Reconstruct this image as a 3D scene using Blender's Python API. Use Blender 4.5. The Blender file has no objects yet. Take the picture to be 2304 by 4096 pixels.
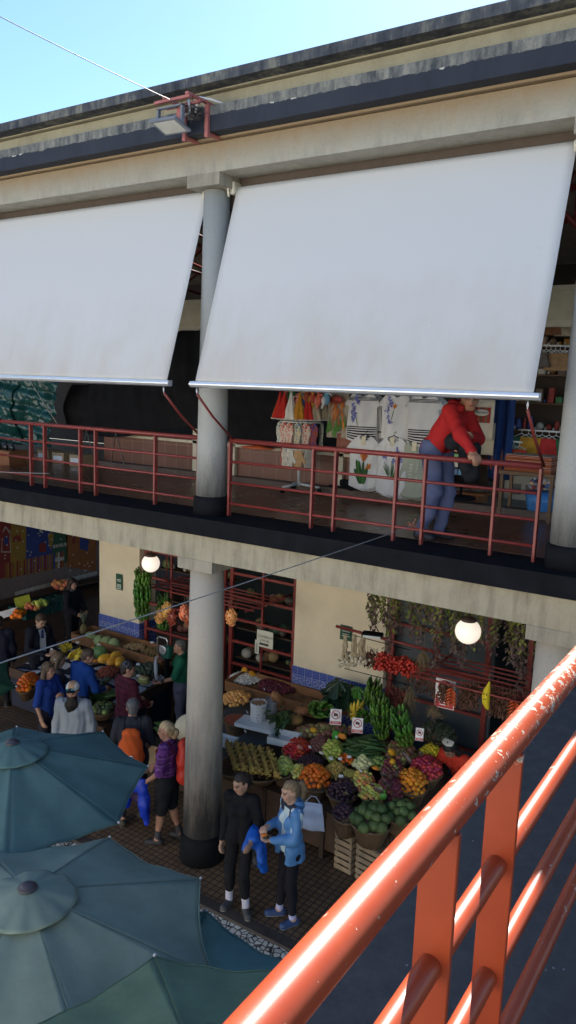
import bpy, bmesh, math, random
import numpy as np
from mathutils import Vector, Matrix, Euler
random.seed(7); rng = np.random.default_rng(7)
S = bpy.context.scene
COL = S.collection
V = Vector
# ---------------------------------------------------------------- camera frame (x along the facade, y into it, z up)
FPX = 3080.0; CX, CY = 1152.0, 2048.0
def _r0(p): return V(((p[0]-CX)/FPX, (p[1]-CY)/FPX, 1.0))
_a = (-_r0((-3620, 1376))).normalized()
_b = _r0((3200, 1620)); _b = (_b - _a*_a.dot(_b)).normalized()
_c = _a.cross(_b)
if _c.y > 0: _c = -_c
RW = Matrix((_a, _b, _c))
EYE = V((0, 0, 6.05))
def ray(x, y): return (RW @ _r0((x, y))).normalized()
def PY(x, y, Y): d = ray(x, y); return EYE + d*(Y/d.y)
def PZ(x, y, Z): d = ray(x, y); return EYE + d*((Z-EYE.z)/d.z)
def PX(x, y, X): d = ray(x, y); return EYE + d*(X/d.x)
def PP(x, y, z0, y0, k):            # point on the sloping shelf z = z0 + k*(y-y0)
    d = ray(x, y); t = (z0 - k*y0 - EYE.z)/(d.z - k*d.y); return EYE + d*t

# ---------------------------------------------------------------- materials
MATS = {}
def nt(name):
    m = bpy.data.materials.new(name); m.use_nodes = True
    n = m.node_tree; return m, n, n.nodes, n.links, n.nodes['Principled BSDF']
def ramp(N, stops):
    r = N.new('ShaderNodeValToRGB'); e = r.color_ramp.elements
    while len(e) < len(stops): e.new(0.5)
    for i, (p, c) in enumerate(stops):
        e[i].position = p; e[i].color = (*c, 1) if len(c) == 3 else c
    return r
def noise(N, L, co, scale, detail=4, rough=.6, stretch=None):
    t = N.new('ShaderNodeTexNoise'); t.inputs['Scale'].default_value = scale
    t.inputs['Detail'].default_value = detail; t.inputs['Roughness'].default_value = rough
    if stretch:
        mp = N.new('ShaderNodeMapping'); mp.inputs['Scale'].default_value = stretch
        L.new(co, mp.inputs[0]); L.new(mp.outputs[0], t.inputs[0])
    else: L.new(co, t.inputs[0])
    return t.outputs['Fac']
def mixc(N, L, fac, a, b, mode='MIX'):
    m = N.new('ShaderNodeMix'); m.data_type = 'RGBA'; m.blend_type = mode
    for s, v in ((m.inputs[0], fac), (m.inputs[6], a), (m.inputs[7], b)):
        if hasattr(v, 'links') or hasattr(v, 'is_linked'): L.new(v, s)
        elif isinstance(v, (int, float)): s.default_value = v
        else: s.default_value = (*v, 1)
    return m.outputs[2]
def math_(N, L, op, a, b=None, c=None):
    m = N.new('ShaderNodeMath'); m.operation = op
    for i, v in enumerate((a, b, c)):
        if v is None: continue
        if isinstance(v, (int, float)): m.inputs[i].default_value = v
        else: L.new(v, m.inputs[i])
    return m.outputs[0]
def bump(N, L, B, h, strength=.3, dist=.01):
    b = N.new('ShaderNodeBump'); b.inputs['Strength'].default_value = strength; b.inputs['Distance'].default_value = dist
    L.new(h, b.inputs['Height']); L.new(b.outputs[0], B.inputs['Normal'])
def M(name, col, rough=.6, var=.12, scale=6, metal=0, bmp=0, bscale=60, spec=None, hue=0, val=0, trans=0, coat=0):
    """plain surface with a little patchy tone; hue/val give each object its own shade"""
    if name in MATS: return MATS[name]
    m, n, N, L, B = nt(name)
    co = N.new('ShaderNodeTexCoord').outputs['Object']
    f = noise(N, L, co, scale)
    dk = tuple(c*(1-var) for c in col); lt = tuple(min(1, c*(1+var)) for c in col)
    r = ramp(N, [(.3, dk), (.7, lt)]); L.new(f, r.inputs[0]); out = r.outputs[0]
    if hue or val:
        oi = N.new('ShaderNodeObjectInfo').outputs['Random']
        hs = N.new('ShaderNodeHueSaturation')
        L.new(math_(N, L, 'MULTIPLY_ADD', oi, hue*2, .5-hue), hs.inputs['Hue'])
        o2 = math_(N, L, 'FRACT', math_(N, L, 'MULTIPLY', oi, 17.3))
        L.new(math_(N, L, 'MULTIPLY_ADD', o2, val*2, 1-val), hs.inputs['Value'])
        L.new(out, hs.inputs['Color']); out = hs.outputs[0]
    L.new(out, B.inputs['Base Color'])
    B.inputs['Roughness'].default_value = rough; B.inputs['Metallic'].default_value = metal
    if spec is not None: B.inputs['Specular IOR Level'].default_value = spec
    if coat: B.inputs['Coat Weight'].default_value = coat
    if bmp: bump(N, L, B, noise(N, L, co, bscale, 3), bmp)
    MATS[name] = m; return m

def concrete(name, base, dark, warm=None, drip=.5, zlo=None, zhi=None, upper_tone=None):
    """weathered render with vertical run marks; between zlo and zhi the stained or clean stain colour takes over"""
    m, n, N, L, B = nt(name)
    g = N.new('ShaderNodeNewGeometry').outputs['Position']
    f1 = noise(N, L, g, 2.2, 6, .65)
    f2 = noise(N, L, g, 9, 5, .7, (1, 1, .14))
    f3 = noise(N, L, g, 45, 4, .7)
    r = ramp(N, [(.25, dark), (.52, base), (.8, tuple(min(1, c*1.18) for c in base))])
    mx = math_(N, L, 'MULTIPLY_ADD', f2, drip, math_(N, L, 'MULTIPLY', f1, 1-drip))
    L.new(mx, r.inputs[0]); out = r.outputs[0]
    if warm: out = mixc(N, L, math_(N, L, 'MULTIPLY', f1, .75), out, warm)
    if upper_tone:
        sx = N.new('ShaderNodeSeparateXYZ'); L.new(g, sx.inputs[0])
        mr = N.new('ShaderNodeMapRange'); mr.inputs[1].default_value = zlo; mr.inputs[2].default_value = zhi
        L.new(math_(N, L, 'MULTIPLY_ADD', math_(N, L, 'SUBTRACT', f2, .5), (zhi-zlo)*1.1, sx.outputs[2]), mr.inputs[0])
        out = mixc(N, L, mr.outputs[0], out, upper_tone)
    sp = ramp(N, [(.36, (.55, .55, .55)), (.46, (1, 1, 1))]); L.new(f3, sp.inputs[0])
    out = mixc(N, L, .22, out, sp.outputs[0], 'MULTIPLY')
    L.new(out, B.inputs['Base Color']); B.inputs['Roughness'].default_value = .9
    B.inputs['Specular IOR Level'].default_value = .25
    bump(N, L, B, f3, .35, .01)
    MATS[name] = m; return m

def attr_mat(name, rough=.6, bmp=0, bscale=80, spec=.4):
    if name in MATS: return MATS[name]
    m, n, N, L, B = nt(name)
    a = N.new('ShaderNodeVertexColor'); a.layer_name = 'Col'
    L.new(a.outputs[0], B.inputs['Base Color']); B.inputs['Roughness'].default_value = rough
    B.inputs['Specular IOR Level'].default_value = spec
    if bmp:
        co = N.new('ShaderNodeTexCoord').outputs['Object']; bump(N, L, B, noise(N, L, co, bscale, 3), bmp)
    MATS[name] = m; return m

# ---------------------------------------------------------------- mesh builder and tagging
class MB:
    def __init__(s): s.v = []; s.f = []; s.m = []; s.sm = []
    def add(s, vs, fs, mi=0, smooth=False):
        o = len(s.v); s.v += [tuple(p) for p in vs]
        for f in fs: s.f.append(tuple(i+o for i in f)); s.m.append(mi); s.sm.append(smooth)
        return s
    def box(s, a, b, mi=0, rot=None, c=None):
        x0, y0, z0 = a; x1, y1, z1 = b
        vs = [V(p) for p in ((x0,y0,z0),(x1,y0,z0),(x1,y1,z0),(x0,y1,z0),(x0,y0,z1),(x1,y0,z1),(x1,y1,z1),(x0,y1,z1))]
        if rot is not None:
            c = V(c) if c is not None else (V(a)+V(b))/2
            vs = [c + rot @ (p-c) for p in vs]
        return s.add(vs, [(0,3,2,1),(4,5,6,7),(0,1,5,4),(1,2,6,5),(2,3,7,6),(3,0,4,7)], mi)
    def bbox(s, a, b, bev=.01, mi=0):
        """box with bevelled long edges (chamfer), made as stacked rings"""
        x0,y0,z0 = a; x1,y1,z1 = b; e = bev
        rings = []
        for z, i in ((z0, e), (z0+e, 0), (z1-e, 0), (z1, e)):
            rings.append([(x0+i+ (e if k else 0), y0+i, z) if False else q for k, q in enumerate([(x0+i+e,y0+i,z),(x1-i-e,y0+i,z),(x1-i,y0+i+e,z),(x1-i,y1-i-e,z),(x1-i-e,y1-i,z),(x0+i+e,y1-i,z),(x0+i,y1-i-e,z),(x0+i,y0+i+e,z)])])
        vs = [p for r in rings for p in r]; fs = [tuple(range(7,-1,-1)), tuple(range(24,32))]
        for r in range(3):
            for k in range(8): fs.append((r*8+k, r*8+(k+1)%8, r*8+8+(k+1)%8, r*8+8+k))
        return s.add(vs, fs, mi)
    def tube(s, pts, r, n=10, mi=0, cap=True, closed=False):
        pts = [V(p) for p in pts]; k = len(pts); rs = r if isinstance(r, (list, tuple)) else [r]*k
        up = None; rings = []
        for i, p in enumerate(pts):
            if closed: d = pts[(i+1) % k]-pts[i-1]
            else: d = pts[min(i+1, k-1)]-pts[max(i-1, 0)]
            d = d.normalized() if d.length > 1e-9 else V((0,0,1))
            if up is None:
                up = d.orthogonal().normalized()
            up = (up - d*up.dot(d)); up = up.normalized() if up.length > 1e-6 else d.orthogonal().normalized()
            w = d.cross(up)
            rings.append([p+(up*math.cos(2*math.pi*j/n)+w*math.sin(2*math.pi*j/n))*rs[i] for j in range(n)])
        vs = [q for R_ in rings for q in R_]; fs = []
        for i in range(k if closed else k-1):
            a, b = i*n, ((i+1) % k)*n
            for j in range(n): fs.append((a+j, a+(j+1)%n, b+(j+1)%n, b+j))
        s.add(vs, fs, mi, True)
        if cap and not closed:
            o = len(s.v)-len(vs)
            s.f.append(tuple(o+j for j in range(n-1,-1,-1))); s.m.append(mi); s.sm.append(False)
            s.f.append(tuple(o+(k-1)*n+j for j in range(n))); s.m.append(mi); s.sm.append(False)
        return s
    def lathe(s, prof, c=(0,0,0), n=24, mi=0, sx=1, sy=1, smooth=True, jit=None):
        c = V(c); vs = []; fs = []
        for r, z in prof:
            for j in range(n):
                a = 2*math.pi*j/n; q = jit(a, z) if jit else 1
                vs.append(c+V((r*sx*q*math.cos(a), r*sy*q*math.sin(a), z)))
        for i in range(len(prof)-1):
            for j in range(n): fs.append((i*n+j, i*n+(j+1)%n, i*n+n+(j+1)%n, i*n+n+j))
        if prof[0][0] > 1e-6: fs.append(tuple(range(n-1,-1,-1)))
        if prof[-1][0] > 1e-6: fs.append(tuple((len(prof)-1)*n+j for j in range(n)))
        return s.add(vs, fs, mi, smooth)
    def ball(s, c, r, n=12, k=8, mi=0, R=None, fn=None):
        c = V(c); r = (r, r, r) if isinstance(r, (int, float)) else r
        vs = []; fs = []
        for i in range(k+1):
            t = math.pi*i/k
            for j in range(n):
                a = 2*math.pi*j/n
                p = V((math.sin(t)*math.cos(a), math.sin(t)*math.sin(a), -math.cos(t)))
                q = fn(p) if fn else 1
                p = V((p.x*r[0]*q, p.y*r[1]*q, p.z*r[2]*q))
                vs.append(c+(R @ p if R is not None else p))
        for i in range(k):
            for j in range(n): fs.append((i*n+j, i*n+(j+1)%n, i*n+n+(j+1)%n, i*n+n+j))
        return s.add(vs, fs, mi, True)
    def quad(s, a, b, c, d, mi=0): return s.add([a,b,c,d], [(0,1,2,3)], mi)
    def slab(s, poly, y0, y1, mi=0):
        """outline in x,z given a thickness along y"""
        k = len(poly); vs = [(x, y0, z) for x, z in poly]+[(x, y1, z) for x, z in poly]
        fs = [tuple(range(k)), tuple(range(2*k-1, k-1, -1))]+[(i, i+k, (i+1)%k+k, (i+1)%k) for i in range(k)]
        return s.add(vs, fs, mi)
    def xform(s, Mx):
        s.v = [tuple(Mx @ V(p)) for p in s.v]; return s
    def build(s, name, mats, parent=None, loc=None, rot=None, smooth=None, clean=False):
        me = bpy.data.meshes.new(name); me.from_pydata(s.v, [], s.f)
        if not isinstance(mats, (list, tuple)): mats = [mats]
        for m in mats: me.materials.append(m)
        me.polygons.foreach_set('material_index', s.m)
        me.polygons.foreach_set('use_smooth', [smooth if smooth is not None else q for q in s.sm])
        if clean:
            bm = bmesh.new(); bm.from_mesh(me); bmesh.ops.remove_doubles(bm, verts=bm.verts, dist=1e-5)
            bmesh.ops.recalc_face_normals(bm, faces=bm.faces); bm.to_mesh(me); bm.free()
        me.update()
        o = bpy.data.objects.new(name, me); COL.objects.link(o)
        if parent is not None: o.parent = parent
        if loc is not None: o.location = loc
        if rot is not None: o.rotation_euler = rot
        return o
def tag(o, label=None, cat=None, group=None, kind=None):
    if label: o['label'] = label
    if cat: o['category'] = cat
    if group: o['group'] = group
    if kind: o['kind'] = kind
    return o
def thing(name, label, cat, loc=(0,0,0), rz=0, group=None):
    o = bpy.data.objects.new(name, None); COL.objects.link(o); o.empty_display_size = .1
    o.location = loc; o.rotation_euler = (0, 0, rz)
    return tag(o, label, cat, group)
def copy_tree(src, loc=None, rot=None, label=None, parent=None):
    c = src.copy(); COL.objects.link(c)
    if parent is not None: c.parent = parent
    for ch in list(src.children): copy_tree(ch, parent=c)
    if loc is not None: c.location = loc
    if rot is not None: c.rotation_euler = rot
    if label: c['label'] = label
    return c
def text_mesh(txt, size, ext=.001, align='CENTER'):
    cu = bpy.data.curves.new('lettering', 'FONT'); cu.body = txt; cu.size = size; cu.extrude = ext
    cu.align_x = align; cu.align_y = 'CENTER'; cu.resolution_u = 2
    o = bpy.data.objects.new('lettering', cu); COL.objects.link(o)
    dg = bpy.context.evaluated_depsgraph_get(); me = bpy.data.meshes.new_from_object(o.evaluated_get(dg))
    COL.objects.unlink(o); bpy.data.objects.remove(o)
    return me
def text(txt, size, mat, parent, loc, rot, name='lettering', ext=.001):
    me = text_mesh(txt, size, ext); me.materials.clear(); me.materials.append(mat)
    o = bpy.data.objects.new(name, me); COL.objects.link(o); o.parent = parent; o.location = loc; o.rotation_euler = rot
    return o
PI = math.pi
def rad(d): return math.radians(d)
# ---------------------------------------------------------------- camera, sky, sun
cam = bpy.data.cameras.new('camera'); co_ = bpy.data.objects.new('camera', cam); COL.objects.link(co_)
Mx = Matrix(((RW[0][0], -RW[0][1], -RW[0][2]), (RW[1][0], -RW[1][1], -RW[1][2]), (RW[2][0], -RW[2][1], -RW[2][2])))
co_.matrix_world = Matrix.Translation(EYE) @ Mx.to_4x4()
cam.sensor_fit = 'VERTICAL'; cam.sensor_height = 36; cam.lens = 36*FPX/4096; cam.clip_start = .05; cam.clip_end = 800
S.camera = co_
SUN = V((-.32, 1, .865)).normalized()
el = math.asin(SUN.z); az = math.atan2(SUN.x, SUN.y)
w = bpy.data.worlds.new('World'); S.world = w; w.use_nodes = True
wn = w.node_tree; sky = wn.nodes.new('ShaderNodeTexSky'); sky.sky_type = 'NISHITA'; sky.sun_disc = False
sky.sun_elevation = el; sky.sun_rotation = az; sky.air_density = 1.4; sky.dust_density = .35; sky.ozone_density = 8.0
bg = wn.nodes['Background']; wn.links.new(sky.outputs[0], bg.inputs[0]); bg.inputs[1].default_value = .053
sl = bpy.data.lights.new('sun', 'SUN'); sl.energy = 4.6; sl.angle = rad(.53); sl.color = (1, .95, .87)
so = bpy.data.objects.new('sun', sl); COL.objects.link(so); so.rotation_euler = (-SUN).to_track_quat('-Z', 'Y').to_euler(); so.location = (0, 0, 30)
S.view_settings.view_transform = 'Standard'; S.view_settings.look = 'None'; S.view_settings.exposure = 1.97; S.view_settings.gamma = 1
S.cycles.max_bounces = 7; S.cycles.diffuse_bounces = 4; S.cycles.use_denoising = True

# ---------------------------------------------------------------- materials of the building
beige = concrete('beige_render', (.41,.385,.32), (.26,.24,.19), None, .55, 8.38, 8.62, (.33,.25,.16))
beige2 = concrete('parapet_render', (.36,.33,.24), (.24,.21,.15), None, .4)
lowbeam = concrete('lower_beam_render', (.37,.335,.25), (.15,.135,.10), None, .62)
colmat = concrete('column_render', (.12,.125,.125), (.08,.08,.08), None, .55, 4.70, 5.3, (.39,.395,.375))
lowcol = concrete('lower_column_render', (.05,.05,.056), (.03,.03,.033), None, .6, .45, 2.2, (.42,.385,.33))  # dark foot: dirt plus shade put into the colour, fading out upwards
capm = concrete('capital_render', (.34,.31,.25), (.15,.135,.115), None, .6)
black = M('black_paint', (.009,.010,.013), .85, .3, 5, bmp=.2, bscale=40, spec=.12)
soffit = M('brown_board', (.10,.075,.06), .8)
plaster = M('cream_plaster', (.74,.64,.47), .85, .09, 1.5, bmp=.08, bscale=25)
redsteel = M('dark_red_steel', (.22,.035,.03), .38, .16, 12, bmp=.12, bscale=70)
dark = M('deep_interior', (.02,.02,.024), .9)
def cornice_mat():
    m, n, N, L, B = nt('cornice_weathered')
    g = N.new('ShaderNodeNewGeometry').outputs['Position']; sx = N.new('ShaderNodeSeparateXYZ'); L.new(g, sx.inputs[0])
    f = noise(N, L, g, 9, 6, .75, (1, 1, .35)); e = noise(N, L, g, 7, 6, .7)
    mot = ramp(N, [(.36, (.045,.05,.06)), (.5, (.15,.15,.14)), (.66, (.29,.28,.235))]); L.new(f, mot.inputs[0])
    nav = ramp(N, [(.3, (.014,.018,.032)), (.7, (.026,.032,.048))]); L.new(noise(N, L, g, 4, 5, .6, (1,1,.3)), nav.inputs[0])
    d = math_(N, L, 'ADD', sx.outputs[2], math_(N, L, 'MULTIPLY_ADD', e, .07, -.035))
    s = math_(N, L, 'GREATER_THAN', d, 8.84)
    out = mixc(N, L, s, nav.outputs[0], mot.outputs[0])
    band = math_(N, L, 'MULTIPLY', math_(N, L, 'LESS_THAN', math_(N, L, 'ABSOLUTE', math_(N, L, 'SUBTRACT', d, 8.838)), .006), math_(N, L, 'GREATER_THAN', noise(N, L, g, 3, 3), .60))
    out = mixc(N, L, band, out, (.55,.54,.47))
    L.new(out, B.inputs['Base Color']); B.inputs['Roughness'].default_value = .75
    bump(N, L, B, f, .4, .01); return m
def coping_mat():
    m, n, N, L, B = nt('coping_weathered')
    g = N.new('ShaderNodeNewGeometry').outputs['Position']
    f = noise(N, L, g, 8, 7, .72, (1, 1, .32)); b = noise(N, L, g, 2.0, 3, .6)
    mx = math_(N, L, 'MULTIPLY_ADD', b, .35, math_(N, L, 'MULTIPLY', f, .75))
    r = ramp(N, [(.42, (.026,.030,.046)), (.55, (.075,.08,.092)), (.70, (.24,.235,.19))]); L.new(mx, r.inputs[0])
    L.new(r.outputs[0], B.inputs['Base Color']); B.inputs['Roughness'].default_value = .85
    bump(N, L, B, f, .5, .012); return m
corn = cornice_mat(); cop = coping_mat()
def tiles(name, c1, c2, mort, sx, sy, msize, rough, rot=0, axis='xy', val=.25):
    m, n, N, L, B = nt(name)
    g = N.new('ShaderNodeNewGeometry').outputs['Position']
    mp = N.new('ShaderNodeMapping'); L.new(g, mp.inputs[0])
    if axis == 'xz': mp.inputs['Rotation'].default_value = (rad(-90), 0, 0)
    if axis == 'yz': mp.inputs['Rotation'].default_value = (rad(-90), 0, rad(-90))
    if rot: mp.inputs['Rotation'].default_value = (0, 0, rot)
    br = N.new('ShaderNodeTexBrick'); br.offset = 0; br.squash = 1
    br.inputs['Scale'].default_value = 1; br.inputs['Brick Width'].default_value = sx; br.inputs['Row Height'].default_value = sy
    br.inputs['Mortar Size'].default_value = msize; br.inputs['Mortar Smooth'].default_value = .15
    br.inputs['Color1'].default_value = (*c1, 1); br.inputs['Color2'].default_value = (*c2, 1); br.inputs['Mortar'].default_value = (*mort, 1)
    L.new(mp.outputs[0], br.inputs[0])
    f = noise(N, L, g, 3, 5, .65); r = ramp(N, [(.3, (1-val,)*3), (.7, (1+val*.3,)*3)]); L.new(f, r.inputs[0])
    L.new(mixc(N, L, 1, br.outputs[0], r.outputs[0], 'MULTIPLY'), B.inputs['Base Color'])
    rr = N.new('ShaderNodeMapRange'); rr.inputs[3].default_value = rough*.7; rr.inputs[4].default_value = min(1, rough*1.5); L.new(f, rr.inputs[0])
    L.new(rr.outputs[0], B.inputs['Roughness'])
    bump(N, L, B, math_(N, L, 'SUBTRACT', 1, br.outputs['Fac']), .35, .006); MATS[name] = m; return m

# ---------------------------------------------------------------- ground
m_tile = tiles('walkway_tile', (.215,.135,.078), (.16,.10,.06), (.035,.026,.02), .088, .088, .009, .5)
XL, XR_ = -24, 6
def sheet(name, a, b, m, kind='structure'):
    o = MB().box(a, b).build(name, m); return tag(o, kind=kind)
sheet('market_floor', (XL, 6.54, -.4), (XR_, 24, 0), m_tile)
sheet('kerb', (XL, 6.40, -.4), (XR_, 6.54, .012), M('kerb_stone', (.05,.042,.04), .6, .3, 8, bmp=.3))
def cobbles():
    m, n, N, L, B = nt('white_cobbles'); g = N.new('ShaderNodeNewGeometry').outputs['Position']
    v = N.new('ShaderNodeTexVoronoi'); v.inputs['Scale'].default_value = 15; v.feature = 'DISTANCE_TO_EDGE'; L.new(g, v.inputs[0])
    v2 = N.new('ShaderNodeTexVoronoi'); v2.inputs['Scale'].default_value = 15; L.new(g, v2.inputs[0])
    hs = ramp(N, [(.0, (.42,.42,.40)), (1, (.7,.7,.66))]); L.new(v2.outputs['Color'], hs.inputs[0])
    r = ramp(N, [(.05, (0,0,0)), (.13, (1,1,1))]); L.new(v.outputs[0], r.inputs[0])
    L.new(mixc(N, L, r.outputs[0], (.03,.028,.027), hs.outputs[0]), B.inputs['Base Color'])
    B.inputs['Roughness'].default_value = .6; bump(N, L, B, r.outputs[0], .6, .01); return m
sheet('cobble_strip', (XL, 6.14, -.4), (XR_, 6.40, -.03), cobbles())
sheet('courtyard', (XL, -10, -.4), (XR_, 6.14, -.045), M('courtyard_paving', (.06,.055,.055), .7, .3, 5, bmp=.3))
sheet('ground', (-150, -150, -.9), (150, 150, -.42), M('ground_earth', (.10,.095,.085), .9))

# ---------------------------------------------------------------- the market building
bld = thing('market_building', 'two storey market hall with round concrete columns and a stained roof cornice', 'building', (-6, 8, 0))
def part(name, mb, mats, **k):
    o = mb.build(name, mats, bld, **k); o.matrix_parent_inverse = Matrix.Translation((6, -8, 0)); return o
X0, X1 = -22, 5
part('parapet_coping', MB().box((X0, 6.727, 9.158), (X1, 7.3, 9.257)), cop)
pm = MB().box((X0, 6.95, 8.936), (X1, 7.3, 9.130)).box((X0, 6.985, 9.130), (X1, 7.3, 9.142)).box((X0, 6.90, 9.142), (X1, 7.3, 9.158))
part('parapet_wall', pm, beige2)
part('cornice', MB().box((X0, 6.737, 8.68), (X1, 7.3, 8.936)), corn)
ub = MB().box((X0, 6.95, 8.338), (X1, 7.3, 8.645)).box((X0, 6.985, 8.645), (X1, 7.3, 8.657)).box((X0, 6.90, 8.657), (X1, 7.3, 8.68))
part('upper_beam', ub, beige)
part('soffit_board', MB().box((X0, 7.32, 8.02), (X1, 7.36, 8.66)), soffit)
part('floor_slab', MB().box((X0, 6.85, 4.294), (X1, 13.5, 4.494)), M('slab_underside', (.35,.32,.27), .9))
part('slab_edge', MB().box((X0, 6.835, 4.298), (X1, 7.47, 4.50)), black)
part('lower_beam', MB().box((X0, 6.90, 3.985), (X1, 7.4, 4.294)), lowbeam)
gal = tiles('gallery_tile', (.20,.080,.042), (.155,.062,.036), (.025,.017,.014), .42, .42, .012, .27, .0, val=.5)
part('gallery_floor', MB().box((X0, 7.47, 4.494), (X1, 9.82, 4.503)), gal)
def column(x, low=True, up=True):
    if up:
        c = MB().lathe([(.183, 4.70), (.178, 5.4), (.150, 8.20)], (x, 7.2, 0), 28); c = part('column', c, colmat)
        b = MB().lathe([(.215, 4.5), (.212, 4.70), (.19, 4.725), (0, 4.725)], (x, 7.2, 0), 28).build('column_base', black, c)
        k = MB().box((x-.23, 6.945, 8.205), (x+.23, 7.46, 8.338)).build('capital', capm, c)
    if low:
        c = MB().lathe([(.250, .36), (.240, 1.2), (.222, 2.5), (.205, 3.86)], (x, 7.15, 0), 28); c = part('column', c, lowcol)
        b = MB().lathe([(.29, 0), (.285, .32), (.262, .37), (0, .37)], (x, 7.15, 0), 28).build('column_base', black, c)
        k = MB().box((x-.25, 6.89, 3.85), (x+.28, 7.42, 3.985)).build('capital', capm, c)
for x in (-14.6, -10.5, -5.8, -1.60, 2.6): column(x)
# piers of the ground floor with a dado of blue tiles
def azulejo(axis='xz'):
    m, n, N, L, B = nt('blue_tiles_'+axis); g = N.new('ShaderNodeNewGeometry').outputs['Position']
    sx = N.new('ShaderNodeSeparateXYZ'); L.new(g, sx.inputs[0]); u = sx.outputs[0 if axis == 'xz' else 1]; z = sx.outputs[2]
    T = .145
    fu = math_(N, L, 'FRACT', math_(N, L, 'DIVIDE', u, T)); fz = math_(N, L, 'FRACT', math_(N, L, 'DIVIDE', math_(N, L, 'SUBTRACT', z, 1.42), T))
    gu = math_(N, L, 'MINIMUM', fu, math_(N, L, 'SUBTRACT', 1, fu)); gz = math_(N, L, 'MINIMUM', fz, math_(N, L, 'SUBTRACT', 1, fz))
    grout = math_(N, L, 'LESS_THAN', math_(N, L, 'MINIMUM', gu, gz), .035)
    du = math_(N, L, 'SUBTRACT', fu, .5); dz = math_(N, L, 'SUBTRACT', fz, .5)
    rr = math_(N, L, 'SQRT', math_(N, L, 'ADD', math_(N, L, 'MULTIPLY', du, du), math_(N, L, 'MULTIPLY', dz, dz)))
    ring = math_(N, L, 'MULTIPLY', math_(N, L, 'GREATER_THAN', rr, .2), math_(N, L, 'LESS_THAN', rr, .3))
    sq = noise(N, L, g, 55, 3, .6); pat = math_(N, L, 'MAXIMUM', math_(N, L, 'MULTIPLY', ring, .6), math_(N, L, 'GREATER_THAN', sq, .56))
    low = math_(N, L, 'LESS_THAN', z, 1.275)
    pat = math_(N, L, 'MULTIPLY', pat, math_(N, L, 'MULTIPLY_ADD', low, .6, .25))
    blue = mixc(N, L, noise(N, L, g, 9, 3), (.035,.06,.30), (.07,.12,.46))
    out = mixc(N, L, pat, blue, (.45,.52,.70)); out = mixc(N, L, grout, out, (.30,.34,.50))
    L.new(out, B.inputs['Base Color']); B.inputs['Roughness'].default_value = .25; return m
azx, azy = azulejo('xz'), azulejo('yz')
YW = 10.5
for (xa, xb) in ((-6.62, -4.95), (-11.27, -10.18), (-1.7, -.2), (-16.2, -15.2)):
    p = part('pier', MB().box((xa, YW, 0), (xb, YW+.45, 4.294)), plaster)
    MB().box((xa-.012, YW-.012, 0), (xb+.012, YW+.462, 1.42)).build('tile_dado', [azx], p)
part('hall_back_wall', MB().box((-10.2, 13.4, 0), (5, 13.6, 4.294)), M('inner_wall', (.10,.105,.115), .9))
part('hall_wall', MB().box((-15.3, 8.0, 0), (-15.02, 22, 4.294)), M('mural_wall', (.12,.10,.10), .9))
part('hall_end_wall', MB().box((-15.3, 22, 0), (5, 22.2, 4.294)), M('end_wall', (.08,.08,.08), .9))
part('hall_ceiling', MB().box((-22, 13.5, 4.25), (-9, 22, 4.45)), M('ceiling_paint', (.3,.28,.24), .9))
# gallery roof: boards on red steel trusses, back wall over the shops
gr = MB().add([(X0, 7.3, 9.10), (X1, 7.3, 9.10), (X1, 13.5, 8.2), (X0, 13.5, 8.2), (X0, 7.3, 9.15), (X1, 7.3, 9.15), (X1, 13.5, 8.25), (X0, 13.5, 8.25)], [(0,1,2,3),(7,6,5,4),(0,4,5,1),(3,2,6,7)])
part('gallery_roof', gr, M('roof_sheet', (.30,.26,.20), .8, .25, 3))
for x in (-13, -11.6, -10.2, -8.9, -7.55, -6.3, -5.0, -3.7, -2.4, -1.3, 0):
    t = MB(); a = V((x, 7.36, 8.15)); b = V((x, 13, 7.75)); c = V((x, 7.36, 9.0)); d = V((x, 13, 8.2))
    t.tube([a, b], .028, 6); t.tube([c, d], .028, 6)
    for k in range(9):
        u = k/8; p = a.lerp(b, u); q = c.lerp(d, min(1, u+.125*(k % 2 == 0))); t.tube([p, q], .018, 6)
    part('roof_truss', t, redsteel)
for y in (8.2, 9.2, 10.3, 11.4):
    z = 9.08-(y-7.3)*.145
    part('purlin', MB().box((X0, y-.03, z-.07), (X1, y+.03, z)), redsteel)
part('shop_beam', MB().box((X0, 10.02, 6.93), (X1, 10.25, 7.38)), M('cream_board', (.52,.46,.33), .8))
part('beam_trim', MB().box((X0, 9.985, 6.90), (X1, 10.05, 6.98)).box((X0, 9.985, 7.34), (X1, 10.05, 7.40)), M('cream_trim', (.56,.50,.38), .75))
part('shop_back_wall', MB().box((X0, 13.5, 4.5), (X1, 13.6, 9.0)), M('shop_wall', (.05,.045,.045), .9))
brt = tiles('brown_wall_tile', (.21,.085,.055), (.18,.072,.046), (.32,.20,.15), .26, .2, .004, .35, axis='xz', val=.2)
part('counter_wall', MB().box((-10.6, 10.0, 4.5), (-4.2, 10.1, 5.06)), brt)
part('counter_ledge', MB().box((-10.7, 9.93, 5.06), (-4.2, 10.4, 5.105)), M('cream_ledge', (.62,.56,.43), .6))
part('gallery_kerb', MB().bbox((X0, 9.80, 4.49), (X1, 10.0, 4.60), .012), concrete('kerb_concrete', (.16,.12,.10), (.07,.055,.05), None, .3))
for x in (-8.42, -7.62, -5.62): part('door_post', MB().box((x, 9.93, 4.6), (x+.09, 9.998, 6.92)), M('cream_ledge', (0,0,0)))

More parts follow.
